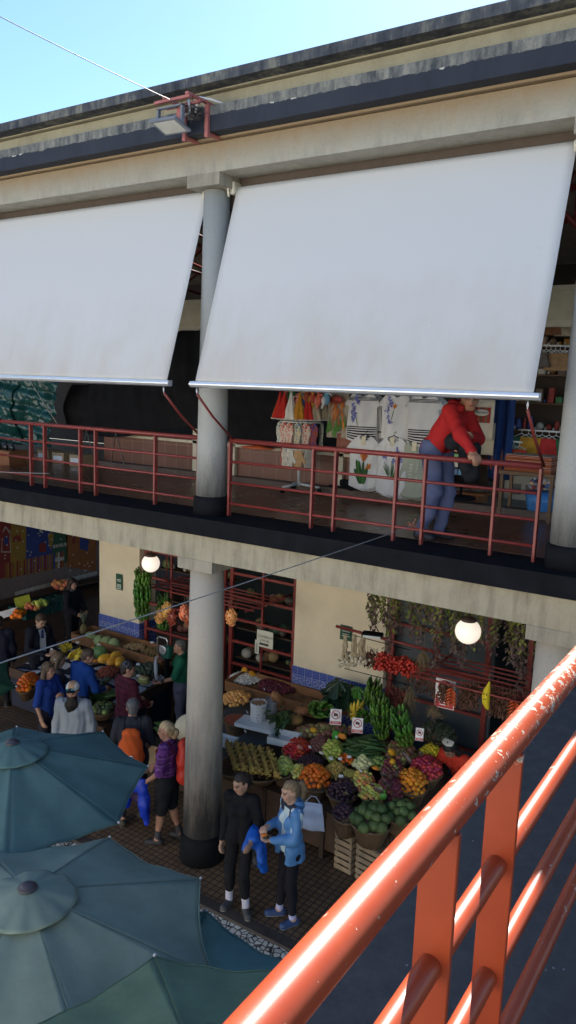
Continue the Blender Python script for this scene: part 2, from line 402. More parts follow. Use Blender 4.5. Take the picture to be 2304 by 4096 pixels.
# near wing: the balcony floor the photograph was taken from
def asphalt():
    m, n, N, L, B = nt('balcony_coating'); g = N.new('ShaderNodeNewGeometry').outputs['Position']
    r = ramp(N, [(.3, (.040,.037,.035)), (.7, (.074,.069,.065))]); L.new(noise(N, L, g, 14, 6, .7), r.inputs[0])
    v = N.new('ShaderNodeTexVoronoi'); v.inputs['Scale'].default_value = 22; L.new(g, v.inputs[0])
    fl = math_(N, L, 'MULTIPLY', math_(N, L, 'LESS_THAN', v.outputs['Distance'], .07), math_(N, L, 'GREATER_THAN', noise(N, L, g, 5, 2), .58))
    L.new(mixc(N, L, fl, r.outputs[0], (.28,.28,.30)), B.inputs['Base Color']); B.inputs['Roughness'].default_value = .85
    bump(N, L, B, noise(N, L, g, 90, 4), .5, .005); return m
tag(MB().box((-.92, -4, 4.30), (4.0, 6.82, 4.5)).build('balcony_floor', asphalt()), kind='structure')
# the opposite sunlit wing closes the courtyard behind the viewer
ow = MB().box((X0, -9.6, -.4), (X1, -9.2, 9.26))
part('opposite_wing', ow, M('cream_plaster_opposite', (.74,.70,.62), .9, .06, 1))
# ---------------------------------------------------------------- railings
def chipped_red():
    m, n, N, L, B = nt('chipped_red_paint'); g = N.new('ShaderNodeNewGeometry').outputs['Position']
    sx = N.new('ShaderNodeSeparateXYZ'); L.new(g, sx.inputs[0])
    base = ramp(N, [(.3, (.29,.043,.013)), (.7, (.36,.058,.018))]); L.new(noise(N, L, g, 8, 5), base.inputs[0])
    ch = noise(N, L, g, 46, 4, .62); sp = noise(N, L, g, 150, 3, .6); wh = noise(N, L, g, 5, 3)
    mr = N.new('ShaderNodeMapRange'); mr.inputs[1].default_value = .85; mr.inputs[2].default_value = 2.0; mr.inputs[3].default_value = .74; mr.inputs[4].default_value = .60; L.new(sx.outputs[1], mr.inputs[0])
    thr = math_(N, L, 'ADD', math_(N, L, 'SUBTRACT', mr.outputs[0], math_(N, L, 'MULTIPLY', wh, .06)), math_(N, L, 'MULTIPLY', math_(N, L, 'LESS_THAN', sx.outputs[2], 5.36), .12))
    chip = math_(N, L, 'GREATER_THAN', ch, thr); rim = math_(N, L, 'GREATER_THAN', ch, math_(N, L, 'SUBTRACT', thr, .02))
    fine = math_(N, L, 'GREATER_THAN', sp, math_(N, L, 'ADD', thr, .03))
    out = mixc(N, L, rim, base.outputs[0], (.62,.50,.38)); out = mixc(N, L, chip, out, (.24,.23,.21)); out = mixc(N, L, fine, out, (.60,.48,.36))
    L.new(out, B.inputs['Base Color']); B.inputs['Roughness'].default_value = .27; B.inputs['Specular IOR Level'].default_value = .42
    L.new(math_(N, L, 'MULTIPLY_ADD', rim, .3, .37), B.inputs['Roughness'])
    bump(N, L, B, math_(N, L, 'SUBTRACT', math_(N, L, 'MULTIPLY', noise(N, L, g, 30, 3), .25), math_(N, L, 'ADD', chip, rim)), .35, .002)
    return m
near_red = chipped_red()
XN = -.386
rl = thing('balcony_railing', 'sunlit orange red tube railing with chipped paint close to the viewer', 'railing', (XN, 2, 4.5))
def lp(o, r, loc): o.parent = r; o.matrix_parent_inverse = Matrix.Translation(-V(loc)); return o
RL = (XN, 2, 4.5)
lp(MB().tube([(XN, y, 5.4) for y in np.linspace(-2, 6.7, 30)], .030, 28).build('handrail', near_red), rl, RL)
for z in (5.15, 4.907, 4.65):
    lp(MB().tube([(XN, y, z) for y in np.linspace(-2, 6.7, 12)], .0200, 18).build('rail', near_red), rl, RL)
for y in (-1.2, -.9, 1.06, 1.385, 2.55, 2.86, 4.1, 4.4, 5.7, 6.0):
    lp(MB().bbox((XN-.031, y-.006, 4.5), (XN+.031, y+.006, 5.385), .0015).build('post', near_red), rl, RL)
RY = 7.24
def far_rail(xs, xa, xb, label):
    loc = ((xa+xb)/2, RY, 4.5); r = thing('gallery_railing', label, 'railing', loc, 0, 'railings of the upper gallery')
    lp(MB().tube([(xa, RY, 5.4), (xb, RY, 5.4)], .028, 14).build('handrail', redsteel), r, loc)
    for z in (5.15, 4.9, 4.65): lp(MB().tube([(xa, RY, z), (xb, RY, z)], .016, 10).build('rail', redsteel), r, loc)
    for x in [xa, xb]+list(xs): lp(MB().bbox((x-.014, RY-.03, 4.5), (x+.014, RY+.03, 5.385), .003).build('post', redsteel), r, loc)
    return r
far_rail((-3.075, -3.39, -4.115, -4.40, -2.35), -5.555, -1.93, 'dark red tube railing on the gallery that the man in red leans on')
far_rail((-7.83, -8.13, -8.86, -9.16, -6.75), -9.98, -6.04, 'dark red tube railing on the gallery in front of the green tarpaulin')
# ---------------------------------------------------------------- roller blinds
def blind_mat():
    m, n, N, L, B = nt('blind_fabric'); g = N.new('ShaderNodeNewGeometry').outputs['Position']
    sx = N.new('ShaderNodeSeparateXYZ'); L.new(g, sx.inputs[0])
    st = noise(N, L, g, 3.2, 6, .68, (1, 1, .22)); bl = noise(N, L, g, 1.1, 3)
    mr = N.new('ShaderNodeMapRange'); mr.inputs[1].default_value = 7.5; mr.inputs[2].default_value = 6.15; L.new(sx.outputs[2], mr.inputs[0])
    k = math_(N, L, 'MULTIPLY', mr.outputs[0], math_(N, L, 'MULTIPLY', st, bl)); r = ramp(N, [(.06, (0,0,0)), (.34, (1,1,1))]); L.new(k, r.inputs[0])
    out = mixc(N, L, math_(N, L, 'MULTIPLY', r.outputs[0], .62), (.615,.615,.62), (.49,.44,.37))
    dots = math_(N, L, 'GREATER_THAN', noise(N, L, g, 16, 2), .79); out = mixc(N, L, dots, out, (.25,.2,.17))
    L.new(out, B.inputs['Base Color']); B.inputs['Roughness'].default_value = .75
    B.inputs['Transmission Weight'].default_value = 0
    bump(N, L, B, noise(N, L, g, 1.7, 3, .5, (1, 1, .5)), .10, .05); return m
blm = blind_mat(); alu = M('aluminium', (.72,.74,.78), .3, .05, 8, metal=.6); ivory = M('ivory_plastic', (.7,.66,.54), .45)
def blind(xa, xb, label):
    loc = ((xa+xb)/2, 6.9, 7.1); r = thing('roller_blind', label, 'blind', loc, 0, 'roller blinds of the gallery')
    n, k = 36, 40; mb = MB(); vs = []; rs = random.Random(xa)
    for i in range(k+1):
        u = i/k; y = 7.25+(6.571-7.25)*u; z = 8.235+(6.065-8.235)*u
        for j in range(n+1):
            t = j/n; w_ = .006*math.sin(t*9+u*2+xa)*u + .010*math.sin(math.pi*u)*math.sin(math.pi*t)
            vs.append((xa+(xb-xa)*t, y+w_, z+w_*.3))
    fs = [(i*(n+1)+j, i*(n+1)+j+1, (i+1)*(n+1)+j+1, (i+1)*(n+1)+j) for i in range(k) for j in range(n)]
    mb.add(vs, fs, 0, True); f = lp(mb.build('fabric', blm), r, loc); sm = f.modifiers.new('thickness', 'SOLIDIFY'); sm.thickness = .003
    prof = [(6.54, 6.07), (6.60, 6.075), (6.605, 6.045), (6.60, 6.012), (6.575, 6.005), (6.545, 6.015), (6.532, 6.04)]
    b = MB(); x0, x1 = xa-.055, xb+.055; q = len(prof)
    b.add([(x0, y, z) for y, z in prof]+[(x1, y, z) for y, z in prof], [tuple(range(q)), tuple(range(2*q-1, q-1, -1))]+[(i, i+q, (i+1) % q+q, (i+1) % q) for i in range(q)])
    b.box((x0, 6.524, 6.036), (x1, 6.536, 6.046))
    lp(b.build('bottom_bar', alu), r, loc)
    t = MB().tube([(xa-.02, 7.285, 8.18), (xb+.02, 7.285, 8.18)], .030, 14); lp(t.build('roller', alu), r, loc)
    for x in (xa-.03, xb+.03):
        lp(MB().bbox((x-.03, 7.18, 8.15), (x+.03, 7.32, 8.29), .01).tube([(x-.02, 7.2, 8.22), (x-.02, 7.14, 8.20), (x-.02, 7.16, 8.12)], .014, 8).build('roller_bracket', ivory), r, loc)
    for x in (xa+.03, xb-.04):
        a = lp(MB().tube([(x, 6.565, 6.0), (x+.006, 6.565, 5.97), (x, 6.57, 5.93), (x-.006, 6.565, 5.97), (x, 6.565, 6.0)], .004, 6).build('hook', alu), r, loc)
        lp(MB().tube([(x, 6.575, 5.93), (x, 6.86, 5.68), (x+.0, RY, 5.41)], .014, 8).build('support_arm', redsteel), r, loc)
    return r
blind(-5.55, -1.87, 'wide grey white roller blind above the man in red')
blind(-9.85, -5.965, 'grey white roller blind above the green tarpaulin')
# ---------------------------------------------------------------- cables and the floodlight on the cornice
steel = M('cable_steel', (.30,.29,.28), .5, metal=.3)
def cable(name, a, b, sag, label, r=.006):
    a, b = V(a), V(b); pts = [a.lerp(b, t)-V((0, 0, sag*4*t*(1-t))) for t in np.linspace(0, 1, 24)]
    return tag(MB().tube(pts, r, 7).build(name, steel), label, 'cable')
cable('courtyard_cable', (-3.10, 7.22, 4.72), PZ(0, 2645, 4.6)+(PZ(0, 2645, 4.6)-V((-3.1, 7.22, 4.72)))*.25, .015, 'steel cable tied to the railing at the feet of the man in red', .0042)
cable('short_cable', (-8.75, 7.22, 4.72), (-9.9, 6.3, 4.75), .01, 'short steel cable tied to the railing below the green tarpaulin', .006)
q = PY(0, 57, 4.2); a0 = PY(705, 410, 6.42); cable('roof_cable', a0, q+(q-a0)*.4, .02, 'thin cable rising from the floodlight bracket into the sky', .0042)
pink = M('faded_red_steel', (.42,.14,.125), .6, .2, 14, bmp=.2)
FL = (-5.55, 6.5, 8.8); fb = thing('floodlight_bracket', 'faded red steel bracket clamped on the roof cornice', 'bracket', FL)
m = MB()
for x in (-5.87, -5.56): m.box((x-.02, 6.38, 8.945), (x+.02, 7.0, 8.968)); m.box((x-.022, 6.695, 8.62), (x+.022, 6.73, 8.944)); m.box((x-.022, 6.731, 8.645), (x+.022, 6.93, 8.672))
lp(m.build('clamp_arm', pink), fb, FL)
m = MB()
for y in (6.41, 6.58): m.box((-6.02, y-.018, 8.918), (-5.54, y+.018, 8.944))
m.box((-5.80, 6.5, 8.72), (-5.74, 6.55, 8.894)); lp(m.build('cross_channel', pink), fb, FL)
fl = thing('floodlight', 'flat grey led floodlight hanging under the faded red roof bracket', 'floodlight', (-5.83, 6.44, 8.69))
rt = Euler((rad(-12), rad(0), rad(4))).to_matrix()
def fpart(n, mb, mt, tilt=True):
    if tilt: mb.xform(rt.to_4x4())
    return mb.build(n, mt, fl)
fpart('housing', MB().bbox((-.17, -.14, -.01), (.17, .14, .02), .006), M('floodlight_grey', (.18,.20,.24), .45))
fpart('lens', MB().box((-.135, -.105, -.0135), (.135, .105, -.0095)), M('frosted_glass', (.62,.62,.56), .35))
m = MB()
for x in (-.165, .165): m.box((x-.012, -.02, 0), (x+.012, .02, .19))
m.box((-.177, -.02, .18), (.177, .02, .195)); fpart('yoke', m, M('floodlight_grey', (0,0,0)), False)
m = MB().tube([(-5.52, 6.44, 8.74), (-5.44, 6.52, 8.78), (-5.4, 6.6, 8.88), (-5.3, 6.62, 8.96), (-5.24, 6.6, 9.03), (-5.2, 6.55, 8.98), (-5.23, 6.55, 8.86)], .012, 8)
m.tube([(-5.24, 6.6, 9.03), (-5.1, 6.66, 9.0), (-4.95, 6.8, 8.95)], .011, 8).tube([(-5.28, 6.5, 8.98), (-5.26, 6.5, 8.85), (-5.33, 6.5, 8.84)], .01, 8)
m.xform(Matrix.Translation((-.40, .05, -.02))); tag(m.build('floodlight_wire', M('white_wire', (.7,.7,.7), .5)), 'white electric wire looped over the faded red roof bracket', 'wire')
m = MB()
for i in range(160):
    x, y, z = random.gauss(-5.66, .05), random.gauss(6.6, .05), random.gauss(8.85, .045); d = V((random.gauss(0,1), random.gauss(0,1), random.gauss(0,.4))).normalized()*.07
    m.tube([(x, y, z), V((x, y, z))+d], .003, 4)
tag(m.build('bird_nest', M('twigs', (.06,.05,.05), .9)), 'dark ragged bird nest tucked under the roof bracket', 'nest')
# ---------------------------------------------------------------- people: smooth bodies grown from a posed skeleton
def A3(p): return np.array(p, dtype=float)
class Field:
    def __init__(s, h, k=.03): s.h = h; s.k = k; s.pr = []
    def cap(s, a, b, ra, rb=None): s.pr.append(('c', A3(a), A3(b), ra, ra if rb is None else rb)); return s
    def ell(s, c, r, R=None): s.pr.append(('e', A3(c), A3(r), np.eye(3) if R is None else R)); return s
    def grid(s, grow=0, noise=0, cuts=(), keep=None, seed=0):
        lo = np.full(3, 1e9); hi = -lo
        for p in s.pr:
            if p[0] == 'c': r = max(p[3], p[4]); l = np.minimum(p[1], p[2])-r; u = np.maximum(p[1], p[2])+r
            else: r = p[2].max(); l = p[1]-r; u = p[1]+r
            lo = np.minimum(lo, l); hi = np.maximum(hi, u)
        pad = grow+noise+s.h*3; lo -= pad; hi += pad
        n = np.ceil((hi-lo)/s.h).astype(int)+1; F = np.full(n, .3); ax = [lo[i]+s.h*np.arange(n[i]) for i in range(3)]
        for p in s.pr:
            if p[0] == 'c': r = max(p[3], p[4]); l = np.minimum(p[1], p[2])-r; u = np.maximum(p[1], p[2])+r
            else: r = p[2].max(); l = p[1]-r; u = p[1]+r
            m = .07+grow
            i0 = np.maximum(((l-m-lo)/s.h).astype(int), 0); i1 = np.minimum(((u+m-lo)/s.h).astype(int)+2, n)
            X, Y, Z = np.meshgrid(*[ax[i][i0[i]:i1[i]] for i in range(3)], indexing='ij')
            if p[0] == 'c':
                d = p[2]-p[1]; L2 = max(d.dot(d), 1e-9)
                t = np.clip(((X-p[1][0])*d[0]+(Y-p[1][1])*d[1]+(Z-p[1][2])*d[2])/L2, 0, 1)
                D = np.sqrt((X-p[1][0]-t*d[0])**2+(Y-p[1][1]-t*d[1])**2+(Z-p[1][2]-t*d[2])**2)-(p[3]+(p[4]-p[3])*t)
            else:
                Q = np.stack([X-p[1][0], Y-p[1][1], Z-p[1][2]], -1) @ p[3]
                kk = np.sqrt(((Q/p[2])**2).sum(-1)); k2 = np.sqrt(((Q/p[2]**2)**2).sum(-1))
                D = kk*(kk-1)/np.maximum(k2, 1e-6)
            B = F[i0[0]:i1[0], i0[1]:i1[1], i0[2]:i1[2]]
            hh = np.clip(.5+.5*(B-D)/s.k, 0, 1)
            F[i0[0]:i1[0], i0[1]:i1[1], i0[2]:i1[2]] = B*(1-hh)+D*hh-s.k*hh*(1-hh)
        F -= grow
        if noise or cuts or keep:
            X, Y, Z = np.meshgrid(*ax, indexing='ij')
            if noise:
                rs = np.random.default_rng(seed); W = 0
                for q in range(7):
                    v = rs.normal(size=3)*A3((26, 26, 17)); W = W+np.sin(X*v[0]+Y*v[1]+Z*v[2]+rs.uniform(0, 6.3)+1.3*np.sin(Z*14+q))
                F = F+W/7**.5*noise
            for c in cuts: F = np.maximum(F, c(X, Y, Z))
        return F, lo
def surface_net(F, lo, h):
    n = F.shape; ins = F < 0
    c = np.zeros((n[0]-1, n[1]-1, n[2]-1), np.int8)
    for dx in (0, 1):
        for dy in (0, 1):
            for dz in (0, 1): c += ins[dx:n[0]-1+dx, dy:n[1]-1+dy, dz:n[2]-1+dz]
    act = (c > 0) & (c < 8); I = np.argwhere(act); idx = -np.ones(c.shape, int); idx[act] = np.arange(len(I))
    P = np.zeros((len(I), 3)); K = np.zeros(len(I))
    cr = [(a, b, d) for a in (0, 1) for b in (0, 1) for d in (0, 1)]
    for p in cr:
        for ax in range(3):
            if p[ax]: continue
            q = list(p); q[ax] = 1
            f0 = F[I[:,0]+p[0], I[:,1]+p[1], I[:,2]+p[2]]; f1 = F[I[:,0]+q[0], I[:,1]+q[1], I[:,2]+q[2]]
            m = (f0 < 0) != (f1 < 0); t = np.where(m, f0/np.where(m, f0-f1, 1), 0)
            pos = np.tile(A3(p), (len(I), 1)); pos[:, ax] = t
            P[m] += pos[m]; K[m] += 1
    vs = lo+(I+P/K[:, None])*h; faces = []
    for ax in range(3):
        o = [(1, 2), (2, 0), (0, 1)][ax]
        a = [slice(1, -1)]*3; a[ax] = slice(0, -1); b = [slice(1, -1)]*3; b[ax] = slice(1, None)
        s0, s1 = ins[tuple(a)], ins[tuple(b)]; E_ = np.argwhere(s0 != s1); fl = s0[tuple(E_.T)]
        E_ = E_+1; E_[:, ax] -= 1
        u = np.zeros(3, int); v = np.zeros(3, int); u[o[0]] = 1; v[o[1]] = 1
        q = [idx[tuple((E_-d).T)] for d in (u*0, u, u+v, v)]
        Q = np.stack(q, 1); Q[~fl] = Q[~fl][:, ::-1]; faces.append(Q)
    return vs, np.concatenate(faces)
def field_mesh(name, fld, mat, parent, col=None, **k):
    F, lo = fld.grid(**k); vs, fs = surface_net(F, lo, fld.h)
    fs = fs[(fs >= 0).all(1)]
    me = bpy.data.meshes.new(name); me.vertices.add(len(vs)); me.vertices.foreach_set('co', vs.ravel())
    me.loops.add(len(fs)*4); me.loops.foreach_set('vertex_index', fs.ravel().astype(np.int32))
    me.polygons.add(len(fs)); me.polygons.foreach_set('loop_start', np.arange(0, len(fs)*4, 4, dtype=np.int32)); me.polygons.foreach_set('loop_total', np.full(len(fs), 4, np.int32))
    me.polygons.foreach_set('use_smooth', np.ones(len(fs), bool)); me.update(calc_edges=True)
    me.materials.append(mat)
    if col is not None:
        ca = me.color_attributes.new('Col', 'FLOAT_COLOR', 'POINT'); C4 = np.ones((len(vs), 4)); C4[:, :3] = col(vs) if callable(col) else col
        ca.data.foreach_set('color', C4.ravel())
    o = bpy.data.objects.new(name, me); COL.objects.link(o); o.parent = parent; return o
skinm = attr_mat('skin', .55, .05, 200); clothm = attr_mat('cloth', .85, .45, 13, .25); hairm = attr_mat('hair_strands', .5, .5, 130, .35)
leatherm = attr_mat('shoe', .6, .1); shinym = attr_mat('shell_cloth', .5, .5, 12, .4)
def Rm(yaw=0, pitch=0, roll=0): return np.array(Euler((rad(pitch), rad(roll), rad(yaw)), 'XYZ').to_matrix())
REST = dict(hipL=(-.095,0,.93), hipR=(.095,0,.93), shL=(-.175,0,1.43), shR=(.175,0,1.43), neck=(0,.0,1.49), head=(0,.03,1.635),
            elL=(-.235,-.03,1.13), elR=(.235,-.03,1.13), wrL=(-.245,.06,.885), wrR=(.245,.06,.885),
            knL=(-.10,.02,.50), knR=(.10,.02,.50), anL=(-.105,-.03,.085), anR=(.105,-.03,.085))
class Person:
    def __init__(s, label, loc, face, height=1.75, pose=None, yaw=0, pitch=0, roll=0, girth=1., skin=(.44,.25,.17), h=.011, ftyaw=(12, -12), fists=(.35, .35), nrm=((.9,.1,0), (-.9,.1,0)), lips=(.36,.12,.10), hands=True, female=False, group=None):
        s.h = h; s.k = height/1.75; s.g = girth; s.female = female
        s.root = thing('person', label, 'person', loc, math.atan2(-face[0], face[1]), group)
        J = {n: A3(v)*s.k*(A3((.86,1,1)) if female and n[:2] in ('sh','el','wr') else 1) for n, v in REST.items()}
        for n, v in (pose or {}).items(): J[n] = A3(v)*s.k
        s.J = J; s.HR = Rm(yaw, pitch, roll); s.skin = skin; s.lips = lips; s.ft = ftyaw; s.fists = fists; s.nrm = nrm
        f = Field(h, .028*s.k); s.torso(f, 1); s.arm(f, 'L'); s.arm(f, 'R'); s.leg(f, 'L'); s.leg(f, 'R'); s.headp(f)
        if hands: s.hand(f, 'L', fists[0], nrm[0]); s.hand(f, 'R', fists[1], nrm[1])
        for q in 'LR': s.foot(f, q, .034)
        s.body = field_mesh('body', f, skinm, s.root, s.face_col)
    def torso(s, f, q=1, up=1):
        J, k, g = s.J, s.k, s.g*q; ms = (J['shL']+J['shR'])/2; mh = (J['hipL']+J['hipR'])/2
        fw = s.fw = np.cross(ms-mh, J['shR']-J['shL']); fw = fw/np.linalg.norm(fw); s.fw = -fw if fw[1] < 0 else fw
        for c in 'LR':
            sh, hp = J['sh'+c], J['hip'+c]
            ch = ms+(sh-ms)*.42+(mh-ms)*.22; wa = (ms*.38+mh*.62)+((hp-mh)*.62); pe = mh+(hp-mh)*.75
            f.cap(ch, wa, .098*k*g, .088*k*g); f.cap(wa, pe, .088*k*g, .10*k*g)
            f.cap(ms+(sh-ms)*.25, sh, .062*k*g, .056*k)
            if s.female: f.ell(ms+(sh-ms)*.42+(mh-ms)*.25+s.fw*.07*k, A3((.055,.055,.055))*k)
            f.ell(mh+(hp-mh)*.65-s.fw*.035*k, A3((.085,.085,.10))*k*g)
        f.cap(ms, J['neck'], .06*k, .055*k)
    def arm(s, f, c, q=1, t=1.0):
        J, k = s.J, s.k; sh, el, wr = J['sh'+c], J['el'+c], J['wr'+c]
        u = min(1, t*2); e1 = sh+(el-sh)*u; f.cap(sh, e1, .052*k*q, (.052-.012*u)*k*q)
        if t > .5: u = t*2-1; f.cap(el, el+(wr-el)*u, .040*k*q, (.040-.013*u)*k*q)
    def leg(s, f, c, q=1, t=1.0):
        J, k = s.J, s.k; hp, kn, an = J['hip'+c], J['kn'+c], J['an'+c]
        u = min(1, t*2); f.cap(hp, hp+(kn-hp)*u, .083*k*q*s.g, (.083-.028*u)*k*q)
        if t > .5:
            u = t*2-1; cf = kn+(an-kn)*.3-A3((0, .012*k, 0))
            f.cap(kn, kn+(an-kn)*u, .052*k*q, (.052-.016*u)*k*q); f.ell(cf, A3((.052,.055,.11))*k*q)
    def foot(s, f, c, r=.04, ext=0):
        J, k = s.J, s.k; y = rad(s.ft[0 if c == 'L' else 1]); d = A3((-math.sin(y), math.cos(y), 0)); an = J['an'+c]
        z0 = an[2]-.085*k; b = an*A3((1,1,0))+A3((0,0,z0))
        f.cap(an, b+A3((0,0,.045*k))-d*.035*k, .040*k, r*1.05*k); f.cap(b+A3((0,0,.042*k))-d*.04*k, b+d*.13*k+A3((0,0,.036*k)), (r+ext)*k, (r*.92+ext)*k)
    def headp(s, f):
        J, k, R = s.J, s.k, s.HR; H = J['head']; T = lambda p: H+R @ (A3(p)*k)
        f.cap(J['neck'], T((0, -.015, -.06)), .053*k, .050*k)
        f.ell(T((0, -.012, .03)), A3((.074, .094, .088))*k, R); f.ell(T((0, .022, -.035)), A3((.058, .068, .085))*k, R)
        f.cap(T((-.022, .055, -.088)), T((.022, .055, -.088)), .026*k)
        f.cap(T((0, .084, .012)), T((0, .104, -.022)), .009*k, .015*k)
        f.cap(T((-.035, .078, .030)), T((.035, .078, .030)), .013*k); f.cap(T((-.02, .083, -.055)), T((.02, .083, -.055)), .011*k)
        for q in (-1, 1): f.ell(T((q*.076, -.012, -.005)), A3((.012, .021, .032))*k, R); f.ell(T((q*.042, .060, -.020)), A3((.022,.022,.022))*k, R)
    def face_col(s, v):
        q = (v-s.J['head']) @ s.HR/s.k; c = np.tile(A3(s.skin), (len(v), 1)); fr = q[:, 1] > .045
        def put(m, col): c[m] = col
        for e in (-1, 1):
            dx = q[:, 0]-e*.031; dz = q[:, 2]-.006
            put(fr & (dx**2/.020**2+dz**2/.011**2 < 1), A3(s.skin)*.42); put(fr & (dx**2/.009**2+dz**2/.008**2 < 1), (.015,.012,.01))
            put(fr & (abs(dx) < .021) & (abs(q[:, 2]-.031-.15*abs(dx)*-1) < .007), A3(s.skin)*.28)
        put(fr & (abs(q[:, 0]) < .024) & (abs(q[:, 2]+.057) < .010), s.lips); put(fr & (abs(q[:, 0]) < .024) & (abs(q[:, 2]+.057) < .0025), A3(s.lips)*.3)
        ck = fr & (((abs(q[:, 0])-.042)**2+(q[:, 2]+.03)**2) < .02**2); c[ck] = c[ck]*A3((1.08,.92,.9))
        return c
    def hand(s, f, c, curl=.35, nrm=(0,0,0)):
        J, k = s.J, s.k; wr, el = J['wr'+c], J['el'+c]; d = (wr-el)/np.linalg.norm(wr-el)
        n = A3(nrm); n = n-d*n.dot(d); n = n/max(np.linalg.norm(n), 1e-6); w = np.cross(d, n); sg = 1 if c == 'L' else -1
        f.cap(wr, wr+d*.025*k, .026*k, .024*k)
        for t in (-.5, .5): f.cap(wr+d*.025*k+w*t*.03*k, wr+d*.088*k+w*t*.048*k, .017*k, .0145*k)
        for i, (t, L) in enumerate(((-.036, .066), (-.012, .080), (.012, .085), (.036, .073))[::sg]):
            t = (-.036, -.012, .012, .036)[i]; b = wr+d*.09*k+w*t*k; a1 = curl*.9; a2 = curl*2.0
            d1 = d*math.cos(a1)+n*math.sin(a1); d2 = d*math.cos(a2)+n*math.sin(a2); m_ = b+d1*L*.5*k
            f.cap(b, m_, .0105*k, .0098*k); f.cap(m_, m_+d2*L*.5*k, .0098*k, .0085*k)
        tb = wr+d*.03*k+w*sg*.028*k; t1 = tb+(d*.6+w*sg*.55+n*.35)*.045*k; f.cap(tb, t1, .013*k, .011*k); f.cap(t1, t1+(d*.75+w*sg*.15+n*.5)*.036*k, .011*k, .009*k)
    # garments
    def shirt(s, col, name='shirt', sleeve=1., grow=.014, hem=None, noise=.006, mat=None, label=None, cuts=(), seed=1, loose=1.0):
        f = Field(s.h, .035*s.k); s.torso(f, loose); s.arm(f, 'L', 1.1, sleeve); s.arm(f, 'R', 1.1, sleeve)
        J = s.J; nk = J['neck']; hd = J['head']; up = (hd-nk)/np.linalg.norm(hd-nk); sl = s.fw*.30
        top = nk+up*.022*s.k; C = [lambda X, Y, Z: np.where((X-nk[0])**2+(Y-nk[1])**2+(Z-nk[2])**2 < (.135*s.k)**2, (X-top[0])*(up[0]+sl[0])+(Y-top[1])*(up[1]+sl[1])+(Z-top[2])*(up[2]+sl[2]), -1.)]
        if hem is not None: hz = hem*s.k; C.append(lambda X, Y, Z: np.where(np.abs(X) < 9, hz-Z, -1))
        if hem is not None:
            arms = Field(s.h, .02)
        o = field_mesh(name, f, mat or clothm, s.root, col, grow=grow, noise=noise, cuts=tuple(C[:1])+tuple(cuts)+((s.hemcut(hem),) if hem is not None else ()), seed=seed)
        if label: o['label'] = label
        return o
    def hemcut(s, hem):
        hz = hem*s.k; J = s.J; mh = (J['hipL']+J['hipR'])/2; R_ = .21*s.k*max(1, s.g)
        return lambda X, Y, Z: np.where((X-mh[0])**2+(Y-mh[1])**2 < R_*R_, hz-Z, -1.)
    def skirt_coat(s, col, name, hem, rad_=.03, **k):    # jacket with a flaring body
        return s.shirt(col, name, hem=hem, grow=k.pop('grow', rad_), **k)
    def trousers(s, col, length=.97, grow=.012, waist=1.04, noise=.006, name='trousers', mat=None, q=1.08, seed=2):
        f = Field(s.h, .03*s.k); J, k = s.J, s.k; mh = (J['hipL']+J['hipR'])/2
        for c in 'LR':
            hp = J['hip'+c]; f.cap(mh+(hp-mh)*.7+A3((0,0,.09*k)), hp, .095*k*s.g, .10*k*s.g); f.ell(mh+(hp-mh)*.65-A3((0,.035*k,0)), A3((.085,.085,.10))*k*s.g)
            s.leg(f, c, q, length)
        wz = waist*k
        return field_mesh(name, f, mat or clothm, s.root, col, grow=grow, noise=noise, cuts=(lambda X, Y, Z: Z-wz,), seed=seed)
    def shoes(s, col, sole=(.5,.5,.5)):
        for c in 'LR':
            f = Field(min(s.h, .01), .02); s.foot(f, c, .043, .006); z0 = (s.J['an'+c][2]-.085*s.k); top = z0+.105*s.k; zs = z0+.022*s.k
            field_mesh('shoe', f, leatherm, s.root, lambda v: np.where(v[:, 2:3] < zs, A3(sole), A3(col)), cuts=(lambda X, Y, Z: Z-top, lambda X, Y, Z: z0+.004-Z))
    def socks(s, col, top=.2):
        for c in 'LR':
            f = Field(min(s.h, .01), .02); an, kn = s.J['an'+c], s.J['kn'+c]; f.cap(an-A3((0,0,.03)), an+(kn-an)*(top-.085)/.42, .043*s.k, .046*s.k)
            field_mesh('sock', f, clothm, s.root, col)
    def hair(s, col, kind='short', name='hair', noise=.004, line=.055, streak=None):
        f = Field(min(s.h, .009), .02); H, R, k = s.J['head'], s.HR, s.k; T = lambda p: H+R @ (A3(p)*k)
        th = {'short': .010, 'long': .020, 'tied': .008, 'beard': .01}.get(kind, .012)
        f.ell(T((0, -.018, .034)), A3((.076+th, .094+th, .090+th))*k, R)
        if kind in ('short', 'tied'): f.ell(T((0, -.050, -.03)), A3((.068, .060, .07))*k, R)
        cuts = [lambda X, Y, Z: s._hl(X, Y, Z, line)]
        if kind == 'long':
            for q in (-1, 1):
                f.cap(T((q*.07, -.03, .02)), T((q*.085, -.035, -.12)), .035*k, .042*k); f.cap(T((q*.085, -.035, -.12)), T((q*.07, -.02, -.22)), .042*k, .022*k)
            f.cap(T((0, -.08, .0)), T((0, -.09, -.2)), .06*k, .045*k)
        C0 = A3(col); rs = np.random.default_rng(3)
        def cf(v):
            q = (v-H) @ R/k; a = np.sin(q[:, 0]*150+q[:, 2]*35+q[:, 1]*40)+np.sin(q[:, 0]*320+q[:, 1]*90-q[:, 2]*60); t = (a*.25+.5).clip(0, 1)[:, None]
            return C0*(1-t)+A3(streak if streak is not None else tuple(c*1.5+.004 for c in col))*t
        s.hcol = cf; o = field_mesh(name, f, hairm, s.root, cf, noise=noise, cuts=tuple(cuts)); return o
